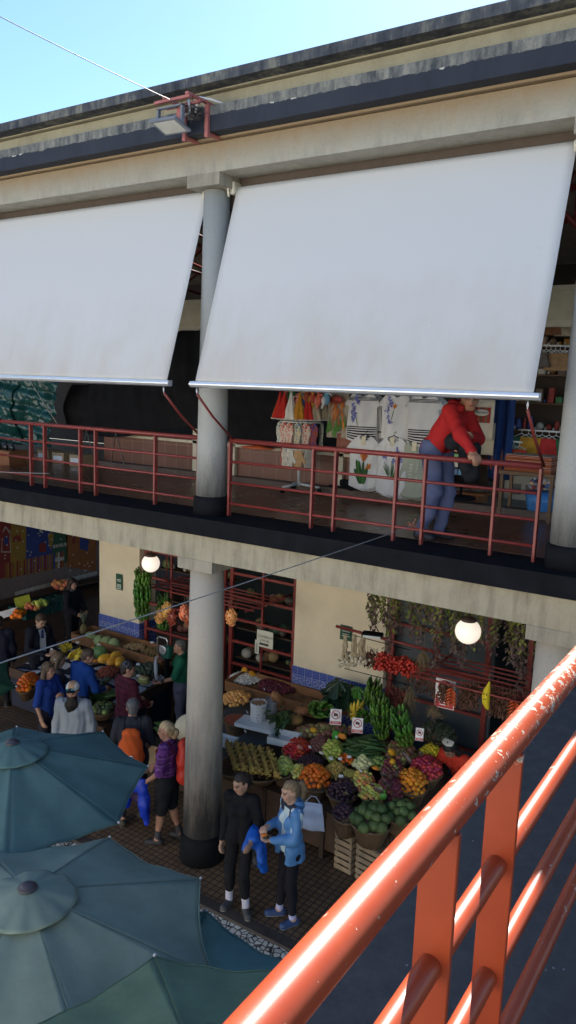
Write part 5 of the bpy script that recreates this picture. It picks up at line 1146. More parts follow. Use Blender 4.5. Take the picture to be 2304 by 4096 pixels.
for i, (px, py, lf, a, w_) in enumerate(((1680,2982,.20,.3,'beside the camera sign'), (1708,2990,.22,-.6,'lying flat on the yellow peppers'), (1733,3004,.18,.2,'at the right end of the yellow peppers'), (1725,2966,.28,-.3,'highest above the yellow peppers'), (1613,3085,.20,-.7,'at the edge of the golden fruit'), (1628,3108,.22,-.9,'on top of the golden fruit'), (1642,3072,.18,.2,'between the golden and the crimson fruit'), (1680,3075,.18,.1,'on the crimson fruit'),
     (1530,3145,.13,-.6,'highest of those on the maroon fruit'), (1557,3156,.13,.1,'in the middle of the maroon fruit'), (1532,3172,.12,-.2,'lowest left on the maroon fruit'), (1583,3146,.13,.2,'right on the maroon fruit'), (1549,3196,.14,.15,'next to the green bag'))):
    cut(px, py, lf, (.028,.052,.018), rn, lil, 'silvery wrapped half of fruit '+w_, (-.9,0,a), dk)
p = PP(1531, 3220, *S1)+V((0,0,.12)); t = thing('green_bag', 'small bright green plastic bag on the peach guavas', 'bag', p); MB().ball((0,0,0), (.05,.045,.055), 14, 9, 0, None, wob(.1,6)).build('film', M('green_plastic', (.12,.42,.06), .3, coat=.4), t); MB().tube([(0,0,.05), (.01,0,.075), (.0,0,.085)], [.012,.018,.022], 8).build('knot', M('green_plastic', (0,0,0)), t)
p = PP(1342, 2975, *S1)+V((0,0,.05)); t = thing('green_packet', 'green packet with a white label behind the lime guavas', 'packet', p, .25); MB().bbox((-.045,-.03,0),(.045,.03,.15), .008).build('packet_body', M('packet_green', (.06,.36,.05), .35), t); MB().box((.0,-.033,.05),(.035,-.0305,.09)).build('paper_label', paper, t)
# price cards
for i, (px, py, w_) in enumerate(((1395,3060,'left of the berries'), (1362,3138,'on the plums'), (1322,3066,'on the banana passion fruit'), (1359,3068,'right on the banana passion fruit'), (1453,3040,'on the pepino melons'), (1440,3118,'on the yellow guavas'), (1238,3020,'on the dark passion fruit'), (980,2955,'above the ripe bananas'), (988,2878,'on the dried peppers'), (1057,2785,'on the walnuts'), (1160,3062,'on the pale guavas'))):
    p = PP(px, py, *S1)+V((0,0,.12)); o = MB().box((-.03,-.001,-.018),(.03,.001,.018)).build('price_card', paper, None, p, (rad(-40+i*7), .1*(i % 3-1), .4-.12*i)); tag(o, 'small white price card '+w_, 'card', 'price cards')
def nosign(px, py, Yc, w_, h_, rz, rx, label, red=(.45,.04,.05)):
    p = PY(px, py, Yc); t = thing('camera_ban_sign', label, 'sign', p, rz); t.rotation_euler.x = rx
    MB().bbox((-w_/2,0,-h_/2),(w_/2,.008,h_/2), .002).build('board', M('sign_white', (.74,.74,.76), .45), t)
    rdm = M('sign_red', red, .45); r = w_*.36; c = V((0,-.002,h_*.14)); ring = MB()
    ring.tube([c+V((r*math.cos(a), 0, r*math.sin(a))) for a in np.linspace(0, 2*PI, 32, endpoint=False)], w_*.035, 6, closed=True); ring.tube([c+V((-r*.68,-.001,r*.68)), c+V((r*.68,-.001,-r*.68))], w_*.03, 6); ring.build('ban_ring', rdm, t)
    MB().box((-r*.5,-.004,c.z-r*.32),(r*.5,-.0005,c.z+r*.28)).box((-r*.2,-.004,c.z+r*.281),(r*.2,-.0005,c.z+r*.42)).build('camera_symbol', M('sign_black', (.02,.02,.02), .5), t)
    b = MB().box((-w_*.46,-.003,-h_*.46),(w_*.46,-.0005,-h_*.27)); b.build('red_band', rdm, t); l = MB()
    for q in range(3): l.box((-w_*(.36-.06*q),-.0045,-h_*(.315+q*.05)),(w_*(.36-.06*q),-.0032,-h_*(.300+q*.05)))
    l.build('small_print', M('sign_white', (0,0,0)), t)
nosign(1343, 2868, 8.75, .155, .21, .5, -.25, 'tilted white sign with a red no camera symbol left of the yellow bananas'); nosign(1430, 2902, 8.65, .145, .20, .45, -.2, 'upright white sign with a no camera symbol and red band right of the yellow bananas'); nosign(1678, 2938, 8.6, .10, .16, .35, -.2, 'small white no camera sign above the yellow peppers')
# crates and the hanging carrier bag
crate_w = M('crate_wood', (.34,.25,.16), .8, .3, 9, bmp=.3, bscale=40)
def crate(px, py, w_, d_, h_, rz, label, n):
    p = PZ(px, py, 0); t = thing('wooden_crate', label, 'crate', p, rz, 'wooden crates under the front baskets')
    s_ = MB(); g = h_/n
    for i in range(n):
        z = i*g+.012
        s_.box((-w_/2,-d_/2,z),(w_/2,-d_/2+.01,z+g*.72)); s_.box((-w_/2,d_/2-.01,z),(w_/2,d_/2,z+g*.72)); s_.box((-w_/2,-d_/2+.011,z),(-w_/2+.01,d_/2-.011,z+g*.72)); s_.box((w_/2-.01,-d_/2+.011,z),(w_/2,d_/2-.011,z+g*.72))
    s_.box((-w_/2+.005,-d_/2+.012,h_-.012),(w_/2-.005,d_/2-.012,h_-.002)); s_.build('slats', crate_w, t); q = MB()
    for x in (-1,1):
        for y in (-1,1): q.box((x*(w_/2-.026)-.014, y*(d_/2-.026)-.014, 0),(x*(w_/2-.026)+.014, y*(d_/2-.026)+.014, h_-.013))
    q.build('corner_post', crate_w, t)
crate(1395, 3466, .26, .30, .52, -.12, 'slim upright wooden crate under the lined basket of dark fruit', 6); crate(1500, 3520, .40, .32, .50, -.15, 'wide wooden crate under the big basket of custard apples', 6)
p = PY(1252, 3210, 7.65); t = thing('carrier_bag', 'white plastic carrier bag hanging from the front of the stall', 'bag', p, .35); m = MB(); vs = []; n = 16
for i in range(n+1):
    for j in range(n+1):
        u, v = j/n-.5, i/n; x = .30*u*(.75+.35*v); vs.append((x, -.03*math.sin(PI*(u+.5))*v+.006*math.sin(u*11+v*5)*v+.006*math.sin(v*14), -.36*v))
m.add(vs, [(i*(n+1)+j, i*(n+1)+j+1, (i+1)*(n+1)+j+1, (i+1)*(n+1)+j) for i in range(n) for j in range(n)], 0, True); b = m.build('film', M('white_plastic', (.55,.62,.80), .35, coat=.2), t); sm = b.modifiers.new('thickness', 'SOLIDIFY'); sm.thickness = .012
MB().tube([(-.09,0,0), (-.03,.02,.07), (.03,.02,.07), (.09,0,0)], .006, 6).build('handle', M('white_plastic', (0,0,0)), t)
# ---------------------------------------------------------------- left hand stall
S2 = (.82, 8.5, .12)
L2 = (-10.0, 9.3, 0); st2 = thing('fruit_stall', 'fruit stall with a dark wooden end left of the ground floor column', 'stall', L2)
zf = lambda y: .82+.12*(y-8.5)-.08
m = MB(); xa, xb, ya, yb = -11.5, -8.72, 8.55, 9.86
m.add([(xa,ya,.08),(xb,ya,.08),(xb,yb,.08),(xa,yb,.08),(xa,ya,zf(ya)),(xb,ya,zf(ya)),(xb,yb,zf(yb)),(xa,yb,zf(yb))], [(0,3,2,1),(4,5,6,7),(0,1,5,4),(1,2,6,5),(2,3,7,6),(3,0,4,7)])
sp('body', m, M('stall_inside', (.02,.022,.04), .8), st2, L2)
m = MB()
for y in (8.55, 9.2, 9.84): m.box((xb+.001,y-.03,0),(xb+.05,y+.03,zf(y)))
m.add([(xb+.001,ya,zf(ya)-.10),(xb+.045,ya,zf(ya)-.10),(xb+.045,yb,zf(yb)-.10),(xb+.001,yb,zf(yb)-.10),(xb+.001,ya,zf(ya)+.06),(xb+.045,ya,zf(ya)+.06),(xb+.045,yb,zf(yb)+.06),(xb+.001,yb,zf(yb)+.06)], [(0,3,2,1),(4,5,6,7),(0,1,5,4),(1,2,6,5),(2,3,7,6),(3,0,4,7)])
m.box((xa,ya-.04,zf(ya)-.1),(xb,ya-.001,zf(ya)+.07)); sp('frame', m, wood, st2, L2)
m = MB()
for i in range(9):
    for j in range(5):
        x, y = -11.3+i*.30, 8.66+j*.25; z = zf(y)+.006+.03*((i*7+j*3) % 4)/4; a = ((i*5+j*11) % 7-3)*.15; R_ = Euler((.12*(i % 3-1), .15*(j % 3-1), a)).to_matrix()
        m.box((x-.12,y-.10,z),(x+.12,y+.10,z+.004), 0, R_)
sp('wrapping_paper', m, M('blue_white_paper', (.58,.62,.72), .8), st2, L2)
tray(-11.4, -9.08, 9.93, 10.42, .99, 'long brown wooden tray of melons and kiwis below the narrow cream pier')
TR2 = (1.03, 10.0, 0)
for i, (px, py, w_) in enumerate(((362,2537,'at the left end'),(397,2552,'second from the left'),(427,2556,'streaked with yellow, third from the left'),(457,2566,'at the right end'))):
    p = PZ(px, py+10, 1.10); put('melon', p, .115, (.4*i, .3, i), 'green melon %s of the row in the wooden tray' % w_, F, None)
pile('ginger', (540,2592,42,13), TR2, .030, .05, 'knobbly ginger root in the wooden tray', Vg, 'ginger roots', flat=.8, gap=1.5)
pile('kiwi', (612,2612,46,18), TR2, .032, .05, 'brown kiwi in the right end of the wooden tray', F, 'kiwis', flat=.8)
p = PZ(335, 2545, 1.02); t = thing('pineapple', 'pineapple with grey green leaves at the left end of the wooden tray', 'fruit', p)
MB().ball((0,0,.13), (.075,.075,.12), 18, 12, 0, None, lambda q: 1+.05*math.sin(math.atan2(q.y,q.x)*9+q.z*6)*math.sin(q.z*16)).build('fruit_body', M('pineapple_skin', (.16,.13,.05), .7, .4, 20), t); m = MB(); rs = random.Random(9)
for i in range(26): a = i*2.4; leaf_mb(m, (0,0,.24), (math.cos(a)*.5, math.sin(a)*.5, 1.1+.02*i), .10+.008*i, .012, rs, -.05, 0, 4)
m.build('leaves', M('pineapple_leaf', (.10,.14,.09), .6), t)
pile('apple', (375,2612,36,16), S2, .042, .07, 'reddish apple at the far end of the left stall', F, 'reddish apples'); pile('date', (432,2692,42,24), S2, .026, .08, 'glossy red brown date in the heap below the papayas', F, 'dates', gap=1.5)
for (px, py, w_) in ((420,2655,'left'),(462,2645,'highest'),(452,2664,'lowest'),(480,2668,'right')): p = PP(px, py, *S2); put('papaya', (p.x,p.y,p.z+.10), .105, (0,0,.4+px*.01), '%s of the four golden papayas on the left stall' % (w_ if w_ not in ('left','right') else 'the one on the '+w_), F, None)
p = PP(398, 2634, *S2); m = fruit('watermelon', (.055,.13,.045), (1.15,1,1), cap=.08, r=.4); o = put('watermelon', (p.x,p.y,p.z+.12), .13, (.3,.2,.5), 'dark green watermelon behind the papayas', F, None)
pile('avocado', (585,2690,50,28), S2, .055, .10, 'dull green avocado in the round basket at the right end of the left stall', F, 'avocados on the left stall', bk='round shallow basket of avocados on the left stall', depth=.08, flat=.8)
pile('potato', (352,2707,26,20), S2, .038, .05, 'brown potato between the bananas and the maroon man', Vg, 'potatoes')
for i, (px, py) in enumerate(((362,2733),(410,2742),(428,2726))): p = PP(px, py, *S2); put('avocado', (p.x,p.y,p.z+.04), .06, (1.2,.3*i,i), 'dark avocado lying singly on the white paper', F, 'single dark avocados')
t = thing('halved_melon', 'yellow half melon lying cut side up at the right end of the left stall', 'fruit', PP(574, 2735, *S2)+V((0,0,.06))); MB().ball((0,0,0), (.125,.085,.07), 18, 10).build('rind', M('melon_rind', (.28,.30,.08), .5), t)
MB().ball((0,0,.045), (.112,.075,.035), 18, 8).build('flesh', M('melon_flesh', (.62,.56,.26), .4), t); MB().ball((.01,0,.076), (.075,.028,.012), 12, 6).build('seed_core', M('melon_seed', (.45,.22,.04), .5), t)
for i, (px, py) in enumerate(((250,2630),(268,2622),(292,2655),(315,2665),(318,2648))): p = PP(px, py, *S2); put('yellow_bananas', (p.x,p.y,p.z+.10), .8, (rad(60),0,i*.8), 'yellow hand of bananas at the near left of the left stall', F, 'yellow bananas on the left stall', 'banana_hand')
t = thing('papaya_boat', 'long brown dish with orange papaya pieces beside the blue man', 'dish', PP(355, 2655, *S2)+V((0,0,.05)), .2); MB().ball((0,0,0), (.24,.07,.05), 20, 8).build('dish_body', M('brown_dish', (.13,.06,.03), .5), t); MB().ball((.10,0,.03), (.09,.05,.03), 12, 8).build('flesh', orf, t)
for i, (px, py) in enumerate(((395,2765),(428,2770),(380,2775))): t = thing('melon_wedge', 'red brown dish of cut fruit with a white card on the green squash', 'dish', PP(px, py, .80, 8.3, .1)+V((0,0,.08)), .3*i, 'dishes of cut fruit'); MB().ball((0,0,0), (.09,.055,.03), 16, 8).build('dish_body', M('red_dish', (.22,.06,.035), .5), t); MB().box((-.02,-.02,.03),(.02,.02,.033)).build('price_card', paper, t)
pile('long_green_fruit', (395,2792,62,20), (.72, 8.1, .1), .13, .05, 'long green squash in the front row of the left stall', Vg, 'green squashes', rot=rotlong, gap=.6)
pile('pear', (408,2842,46,24), (.68, 7.85, .05), .055, .08, 'green pear shaped chayote in the basket behind the bearded man', Vg, 'green chayotes', bk='wicker basket of green chayotes behind the bearded man', depth=.12, kinds=['avocado','green_guava'], flat=.8)
pile('orange', (112,2738,34,32), (.86, 7.9, .0), .042, .16, 'orange in the basket behind the woman in the blue tee shirt', F, 'oranges in the left basket', bk='round basket heaped with oranges behind the woman in the blue tee shirt', depth=.2)
L3 = PZ(408, 3010, 0); t = thing('basket_stand', 'plain wooden stand under the basket of chayotes', 'stand', L3); MB().bbox((-.16,-.12,0),(.16,.12,.52), .01).build('body', wood, t)
for (px, py, w_) in ((310,2590,'at the far left'),(395,2600,'by the apples'),(608,2590,'on the kiwis'),(480,2660,'by the papayas'),(335,2640,'left of the boat dish'),(552,2678,'on the avocados'),(338,2690,'on the potatoes'),(553,2725,'by the melon half')):
    p = PP(px, py, *S2)+V((0,0,.10)); o = MB().box((-.035,-.001,-.022),(.035,.001,.022)).build('price_card', paper, None, p, (rad(-45), 0, .3)); tag(o, 'white price card %s of the left stall' % w_, 'card', 'price cards')
pile('long_green_fruit', (662,2925,30,22), (.62, 7.8, .0), .12, .05, 'long dark green cucumber in the low crate left of the column', Vg, 'dark cucumbers', rot=rotlong, gap=.5)
q = PP(655, 2950, .50, 7.8, 0); t = thing('plastic_crate', 'low black crate of cucumbers left of the column', 'crate', (q.x, q.y, 0)); MB().bbox((-.24,-.2,.42),(.24,.2,.60), .01).build('body', black, t); MB().bbox((-.2,-.16,0),(.2,.16,.42), .01).build('pedestal', crate_w, t)
q = PY(765, 2920, 7.75); t = thing('cream_cover', 'cream coloured rounded cover half hidden by the column', 'cover', q); MB().ball((0,0,0), (.26,.20,.22), 24, 14).build('fabric', M('cream_fabric', (.60,.55,.40), .8), t); MB().tube([(-.1,-.2,-.08),(.1,-.21,-.12)], .008, 6).build('cord', black, t)
# hanging scale at the vendor
q = PY(668, 2600, 9.55); t = thing('weighing_scale', 'green weighing scale with a round metal dial on the tray corner', 'scale', q)
MB().bbox((-.10,-.07,-.13),(.10,.07,.08), .015).build('body', M('scale_green', (.02,.12,.09), .4), t); MB().lathe([(0,0),(.085,0),(.085,.03),(.07,.034),(0,.034)], (0,0,0), 24).xform(Matrix.Translation((-.02,-.071,.02)) @ Matrix.Rotation(rad(90),4,'X')).build('dial', M('scale_steel', (.55,.57,.6), .25, metal=.7), t)
MB().tube([(-.22,0,-.1),(-.22,0,.16),(-.19,0,.20),(-.02,0,.20),(.01,0,.16),(.01,0,.08)], .014, 10).build('handle', M('scale_steel', (0,0,0)), t); MB().box((-.03,-.03,-.55),(.03,.03,-.131)).build('stand', black, t)
# ---------------------------------------------------------------- grilles, shelves and racks of the ground floor
def grille(xa, xb, za, zb, Yg, label, nh, nv, grp='dark red metal grilles'):
    loc = ((xa+xb)/2, Yg, za); t = thing('metal_grille', label, 'grille', loc, 0, grp); m = MB()
    for x in (xa, xb): m.box((x-.035,Yg-.03,za),(x+.035,Yg+.03,zb))
    for z in (za+.03, zb-.03): m.box((xa+.036,Yg-.029,z-.03),(xb-.036,Yg+.029,z+.03))
    sp('frame', m, redsteel, t, loc); m = MB()
    for i in range(nh): z = za+(zb-za)*(i+1)/(nh+1); m.box((xa+.036,Yg-.024,z-.022),(xb-.036,Yg+.024,z+.022))
    for i in range(nv): x = xa+(xb-xa)*(i+1)/(nv+1); m.box((x-.018,Yg-.019,za+.061),(x+.018,Yg+.019,zb-.061))
    sp('bar', m, redsteel, t, loc); return t
grille(-8.02, -6.68, .3, 3.6, 10.60, 'dark red metal grille with shelves just left of the wide cream pier', 7, 1); grille(-10.1, -8.2, .3, 3.9, 10.62, 'dark red metal grille right of the narrow cream pier', 6, 2)
grille(-4.88, -3.35, .2, 4.2, 10.62, 'dark red metal grille right of the wide cream pier', 6, 1); grille(-2.75, -1.75, .2, 4.2, 10.62, 'dark red metal grille behind the yellow banana toy', 4, 1)
pn = M('grey_blue_panel', (.075,.09,.105), .6, .2, 3)
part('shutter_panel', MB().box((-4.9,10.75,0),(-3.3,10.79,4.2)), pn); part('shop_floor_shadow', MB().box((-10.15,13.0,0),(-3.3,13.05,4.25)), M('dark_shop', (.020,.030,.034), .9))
# goods on shelves behind the grilles
def mixed_goods(xa, xb, Yg, zs, n, label, seed):
    rs = random.Random(seed); cols = [(.10,.13,.05),(.22,.12,.05),(.05,.10,.06),(.3,.2,.09),(.16,.05,.04),(.08,.07,.06),(.35,.33,.28)]
    loc = ((xa+xb)/2, Yg, 0); t = thing('goods_shelf', label, 'shelf', loc); m = MB()
    for z in zs: m.box((xa,Yg,z-.02),(xb,Yg+.35,z))
    sp('shelf', m, wood, t, loc)
    for z in zs:
        for i in range(n):
            x = rs.uniform(xa+.05, xb-.05); s_ = rs.uniform(.04,.10); k = rs.randrange(len(cols)); o = MB().ball((0,0,0), (s_*1.2, s_, s_), 11, 7).build('stored_produce', M('goods_tone_%d' % k, cols[k], .6), None, (x, Yg+rs.uniform(.04,.25), z+s_*.98)); tag(o, 'dim round produce on the shelves behind the grille '+label.split('grille ')[1], 'produce', 'produce on the dim shelves')
    return t
mixed_goods(-8.0, -6.7, 10.72, (1.2,1.75,2.3,2.9,3.4), 9, 'dim shelves of produce behind the grille by the wide pier', 1); mixed_goods(-10.0, -8.3, 10.85, (1.3,1.9,2.5,3.1), 10, 'dim shelves of produce behind the grille by the narrow pier', 2)
def rack(xa, xb, y0, y1, z, n, label):
    loc = ((xa+xb)/2, (y0+y1)/2, z); t = thing('hanging_rack', label, 'rack', loc, 0, 'red pipe racks hung under the gallery'); m = MB()
    for i in range(n): y = y0+(y1-y0)*i/(n-1); m.tube([(xa,y,z),(xb,y,z)], .014, 8)
    sp('pipe', m, redsteel, t, loc)
    for x in (xa+.12, xb-.12): sp('bracket', MB().tube([(x,y0-.05,z-.02),(x,10.6,z-.02)], .016, 8).tube([(x,(y0+y1)/2,z),(x,(y0+y1)/2,4.27)], .010, 6), redsteel, t, loc)
    return t
rack(-8.95, -6.65, 9.35, 10.2, 2.62, 6, 'red pipe rack behind the ground floor column'); rack(-3.75, -1.9, 8.75, 9.7, 2.48, 7, 'red pipe rack under the vines at the right')
# signs
def plate(px, py, Yp, w_, h_, mt, label, name='wall_sign', rz=0):
    p = PY(px, py, Yp); t = thing(name, label, 'sign', p, rz); MB().bbox((-w_/2,-.006,-h_/2),(w_/2,.006,h_/2), .002).build('board', mt, t); return t
gs = M('sign_green', (.015,.075,.035), .45); wtx = M('sign_letter', (.6,.65,.6), .6)
t = plate(477, 2328, YW-.02, .17, .32, gs, 'small green notice on the narrow cream pier')
for z, s_, w_ in ((.10,.03,'▾'),): pass
m = MB()
for i, (z, hw) in enumerate(((.05,.05),(.02,.05),(-.05,.055),(-.075,.055),(-.10,.055),(-.135,.06))): m.box((-hw,-.0085,z-.007),(hw,-.0065,z+.007))
m.build('small_print', wtx, t)
t = plate(1060, 2557, 10.53, .34, .30, M('sign_cream', (.62,.62,.52), .5), 'cream notice about local trade on the grille by the wide pier')
text('COMÉRCIO', .062, M('sign_ink', (.03,.035,.03), .6), t, (.02,-.008,.04), (rad(90),0,0)); text('LOCAL', .062, M('sign_ink', (0,0,0)), t, (0,-.008,-.03), (rad(90),0,0)); MB().box((-.11,-.0085,-.115),(.08,-.0065,-.075)).build('ink_bar', M('sign_ink', (0,0,0)), t)
t = plate(1028, 2587, 10.52, .085, .25, M('sign_cream', (0,0,0)), 'narrow white notice beside the cream one on the grille'); m = MB()
for i in range(8): m.box((-.025,-.0085,-.09+i*.022),(.02,-.0065,-.082+i*.022))
m.build('small_print', M('sign_ink', (0,0,0)), t)
t = plate(1385, 2532, 9.42, .20, .22, gs, 'small green notice above the garlic braids'); m = MB()
for i in range(4): m.box((-.06,-.0085,-.05+i*.035),(.06,-.0065,-.04+i*.035))
m.build('small_print', wtx, t)
# red warning sign in the right opening
p = PY(1780, 2775, 9.15); t = thing('camera_ban_sign', 'large red and white no photos sign hanging in the right opening', 'sign', p, .1); MB().bbox((-.13,-.005,-.20),(.13,.005,.20), .002).build('board', M('sign_white', (0,0,0)), t); MB().box((-.12,-.008,-.19),(.12,-.0055,-.02)).build('red_band', M('sign_red', (0,0,0)), t)
m = MB(); m.tube([(.085*math.cos(a),-.009,.09+.085*math.sin(a)) for a in np.linspace(0,2*PI,28,endpoint=False)], .012, 6, closed=True).tube([(-.06,-.009,.15),(.06,-.009,.03)], .011, 6); m.build('ban_ring', M('sign_red', (0,0,0)), t); m = MB()
for i in range(4): m.box((-.09+.01*i,-.0095,-.06-i*.032),(.09-.01*i,-.0082,-.048-i*.032))
m.build('small_print', M('sign_white', (0,0,0)), t)
# ---------------------------------------------------------------- globe lamps
def globe_mat():
    m, n, N, L, B = nt('opal_globe'); B.inputs['Base Color'].default_value = (.8,.74,.66,1); B.inputs['Roughness'].default_value = .25
    B.inputs['Emission Color'].default_value = (1,.86,.72,1); B.inputs['Emission Strength'].default_value = .20; return m
gmt = globe_mat()
for px, py, r, w_ in ((603,2253,.128,'by the hanging green bananas'),(1872,2525,.140,'in front of the dried vines')):
    p = PY(px, py, 7.9); t = thing('globe_lamp', 'lit white globe lamp '+w_, 'lamp', p, 0, 'globe lamps under the gallery'); MB().ball((0,0,0), r, 32, 20).build('globe', gmt, t)
    MB().lathe([(.075,r*.78),(.085,r*.86),(.085,r*1.05),(.03,r*1.2),(.012,r*1.25),(.012,4.29-p.z),(0,4.29-p.z)], (0,0,0), 22).build('lamp_holder', M('lamp_brown', (.05,.03,.025), .5), t)
q = PY(1490, 2540, 9.1); t = thing('work_light', 'black work light with a pale lens on the red pipe beside the wide pier', 'floodlight', q, .3); MB().bbox((-.14,-.08,-.02),(.14,.08,.03), .008).build('housing', black, t); MB().box((-.12,-.0805,-.018),(.12,-.075,.01)).box((-.12,-.07,-.0215),(.12,.07,-.0195)).build('lens', M('lens_pale', (.6,.66,.7), .2), t)
a, b = PY(1345, 2505, 9.25), PY(1760, 2612, 9.25); o = MB().tube([a, b], .022, 10).build('support_pipe', redsteel); tag(o, 'dark red pipe that carries the garlic braids and the work light', 'pipe')
for i in range(3):
    a, b = PY(1370+i*4, 2530+i*72, 9.35), PY(1640, 2600+i*70, 9.35); tag(MB().tube([a, b], .006, 6).build('hanging_wire', black), 'thin dark wire %s under the garlic pipe' % ('highest','middle','lowest')[i], 'wire')
# ---------------------------------------------------------------- hanging goods
gar = M('dry_garlic', (.42,.34,.22), .8, .35, 18)
for i, (px, w_) in enumerate(((1382,'left'),(1418,'middle'),(1455,'right'))):
    a = PY(px, 2545, 9.2); t = thing('garlic_braid', 'the %s of three garlic braids under the work light' % w_, 'garlic', a, 0, 'garlic braids'); rs = random.Random(i); m = MB()
    for k in range(14): m.tube([(rs.gauss(0,.012), rs.gauss(0,.012), .02), (rs.gauss(0,.022), rs.gauss(0,.02), -.15), (rs.gauss(0,.035), rs.gauss(0,.03), -.32)], [.010,.019,.012], 6)
    m.build('stalk_braid', gar, t); m = MB()
    for k in range(20): m.ball((rs.gauss(0,.06), rs.gauss(0,.045), -.36+rs.gauss(0,.045)), (.027,.027,.025), 9, 6)
    m.build('garlic_heads', M('garlic_head', (.56,.50,.38), .6, .3, 25), t)
def cluster(px0, py0, px1, py1, Yc, n, r, mt, label, name, cat, elong=1, sag=.0, seed=1, hang=.22):
    """a string of many small hanging pods seen as one bunch"""
    rs = random.Random(seed); a, b = PY(px0, py0, Yc), PY(px1, py1, Yc); t = thing(name, label, cat, (a+b)/2); o = (a+b)/2; m = MB(); w_ = MB()
    for i in range(n):
        u = rs.random(); p = a.lerp(b, u)+V((rs.gauss(0,.02), rs.gauss(0,.045), -rs.random()*hang))-o; R_ = Euler((rs.gauss(0,.5), rs.gauss(0,.5), rs.uniform(0,6))).to_matrix(); m.ball(p, (r,r,r*elong), 7, 5, 0, R_)
    for k in range(7): p = a.lerp(b, k/6)-o; w_.tube([p+V((0,0,.06)), p-V((0,0,hang*.5))], .003, 4)
    m.build('pods', mt, t); w_.build('string', M('twine', (.2,.15,.1), .9), t); return t
redp = M('hung_red_pepper', (.42,.030,.018), .3, .3, 20); chil = M('dark_chilli', (.15,.028,.022), .5, .35, 25); brc = M('brown_chilli', (.13,.055,.032), .6, .4, 25)
cluster(1510, 2608, 1668, 2648, 9.2, 230, .027, redp, 'bright red string of small peppers right of the garlic', 'pepper_string', 'peppers', seed=1)
cluster(1545, 2745, 1625, 2765, 9.25, 240, .008, chil, 'dark red bunch of thin chillies below the pepper string', 'chilli_bunch', 'chillies', 5, seed=2, hang=.24)
cluster(1470, 2600, 1505, 2612, 9.3, 70, .010, brc, 'brownish bunch of chillies between the garlic and the peppers', 'chilli_bunch', 'chillies', 4, seed=3)
cluster(1760, 2735, 1800, 2745, 9.0, 100, .010, brc, 'dark dried bunch over the red and white sign', 'chilli_bunch', 'chillies', 4, seed=4)
cluster(1845, 2732, 1915, 2745, 8.9, 260, .008, brc, 'brown red bunch of chillies left of the yellow banana toy', 'chilli_bunch', 'chillies', 5, seed=5, hang=.30); cluster(1965, 2755, 2055, 2775, 8.9, 300, .008, brc, 'brown red bunch of chillies right of the yellow banana toy', 'chilli_bunch', 'chillies', 5, seed=6, hang=.32)
cluster(2060, 2770, 2120, 2790, 8.9, 180, .008, chil, 'dark red chillies at the end of the rack by the right column', 'chilli_bunch', 'chillies', 5, seed=7, hang=.26)
cluster(1880, 2700, 2110, 2760, 9.4, 380, .008, chil, 'dark red row of dried chillies behind the yellow banana toy', 'chilli_bunch', 'chillies', 5, seed=8, hang=.26); cluster(1625, 2665, 1760, 2700, 9.5, 200, .009, brc, 'dim brownish bunches of dried pods left of the red and white sign', 'pod_bunch', 'dried pods', 4, seed=9, hang=.3)
orc = M('orange_chilli', (.55,.085,.015), .35)
for (px, py, w_) in ((1810,2752,'by the red and white sign'),(2062,2800,'beside the handrail')):
    a = PY(px, py, 8.8); t = thing('chilli_ornament', 'bright orange string of long chillies '+w_, 'chillies', a, 0, 'orange chilli strings'); m = MB()
    for k in range(11): s_ = 1 if k % 2 else -1; z = -.02*k; m.tube([(0,0,z),(s_*.03,-.02,z-.02),(s_*.075,-.03,z-.055)], [.010,.014,.004], 7)
    m.build('pods', orc, t); MB().tube([(0,0,.08),(0,0,-.22)], .003, 5).build('string', M('twine', (0,0,0)), t)
a = PY(1948, 2785, 8.75); t = thing('banana_toy', 'yellow banana shaped toy with a smiling face hanging from the rack', 'toy', a); m = MB(); m.tube([(.015,0,.19),(.01,0,.15),(-.005,0,.08),(-.012,0,0),(-.008,0,-.08),(.012,0,-.14),(.03,0,-.165)], [.010,.018,.040,.050,.045,.026,.010], 14); m.build('plush', M('toy_yellow', (.72,.56,.02), .7), t)
m = MB().ball((-.03,-.046,.035), (.008,.006,.010), 8, 6).ball((.008,-.049,.035), (.008,.006,.010), 8, 6).tube([(-.032,-.047,-.02),(-.012,-.052,-.032),(.012,-.048,-.018)], .004, 5); m.build('face', M('toy_black', (.01,.01,.01), .4), t); MB().tube([(.015,0,.19),(.015,0,.30)], .003, 5).build('string', M('twine', (0,0,0)), t)
herb = M('dried_herb', (.20,.15,.085), .9, .4, 20)
for (px, py, py2, w_) in ((1695,2600,2700,'tall'),(1640,2745,2865,'broad'),(1738,2820,2870,'small yellowish')):
    a = PY(px, py, 9.1); L_ = (a-PY(px, py2, 9.1)).length; t = thing('dried_herbs', '%s bunch of dried herbs hanging in front of the grey panel' % w_, 'herbs', a, 0, 'bunches of dried herbs'); rs = random.Random(px); m = MB()
    for k in range(120):
        d = V((rs.gauss(0,.055), rs.gauss(0,.05), -L_*rs.uniform(.3,1))); m.tube([(0,0,0), d*.5*V((1,1,1)), d], .0022, 4); q = d+V((0,0,.01)); m.add([q, q+V((.014,.004,.0)), q+V((.004,.006,-.018))], [(0,1,2)])
    m.build('sprigs', herb, t); MB().tube([(0,0,0),(0,0,.22)], .003, 5).build('string', M('twine', (0,0,0)), t)
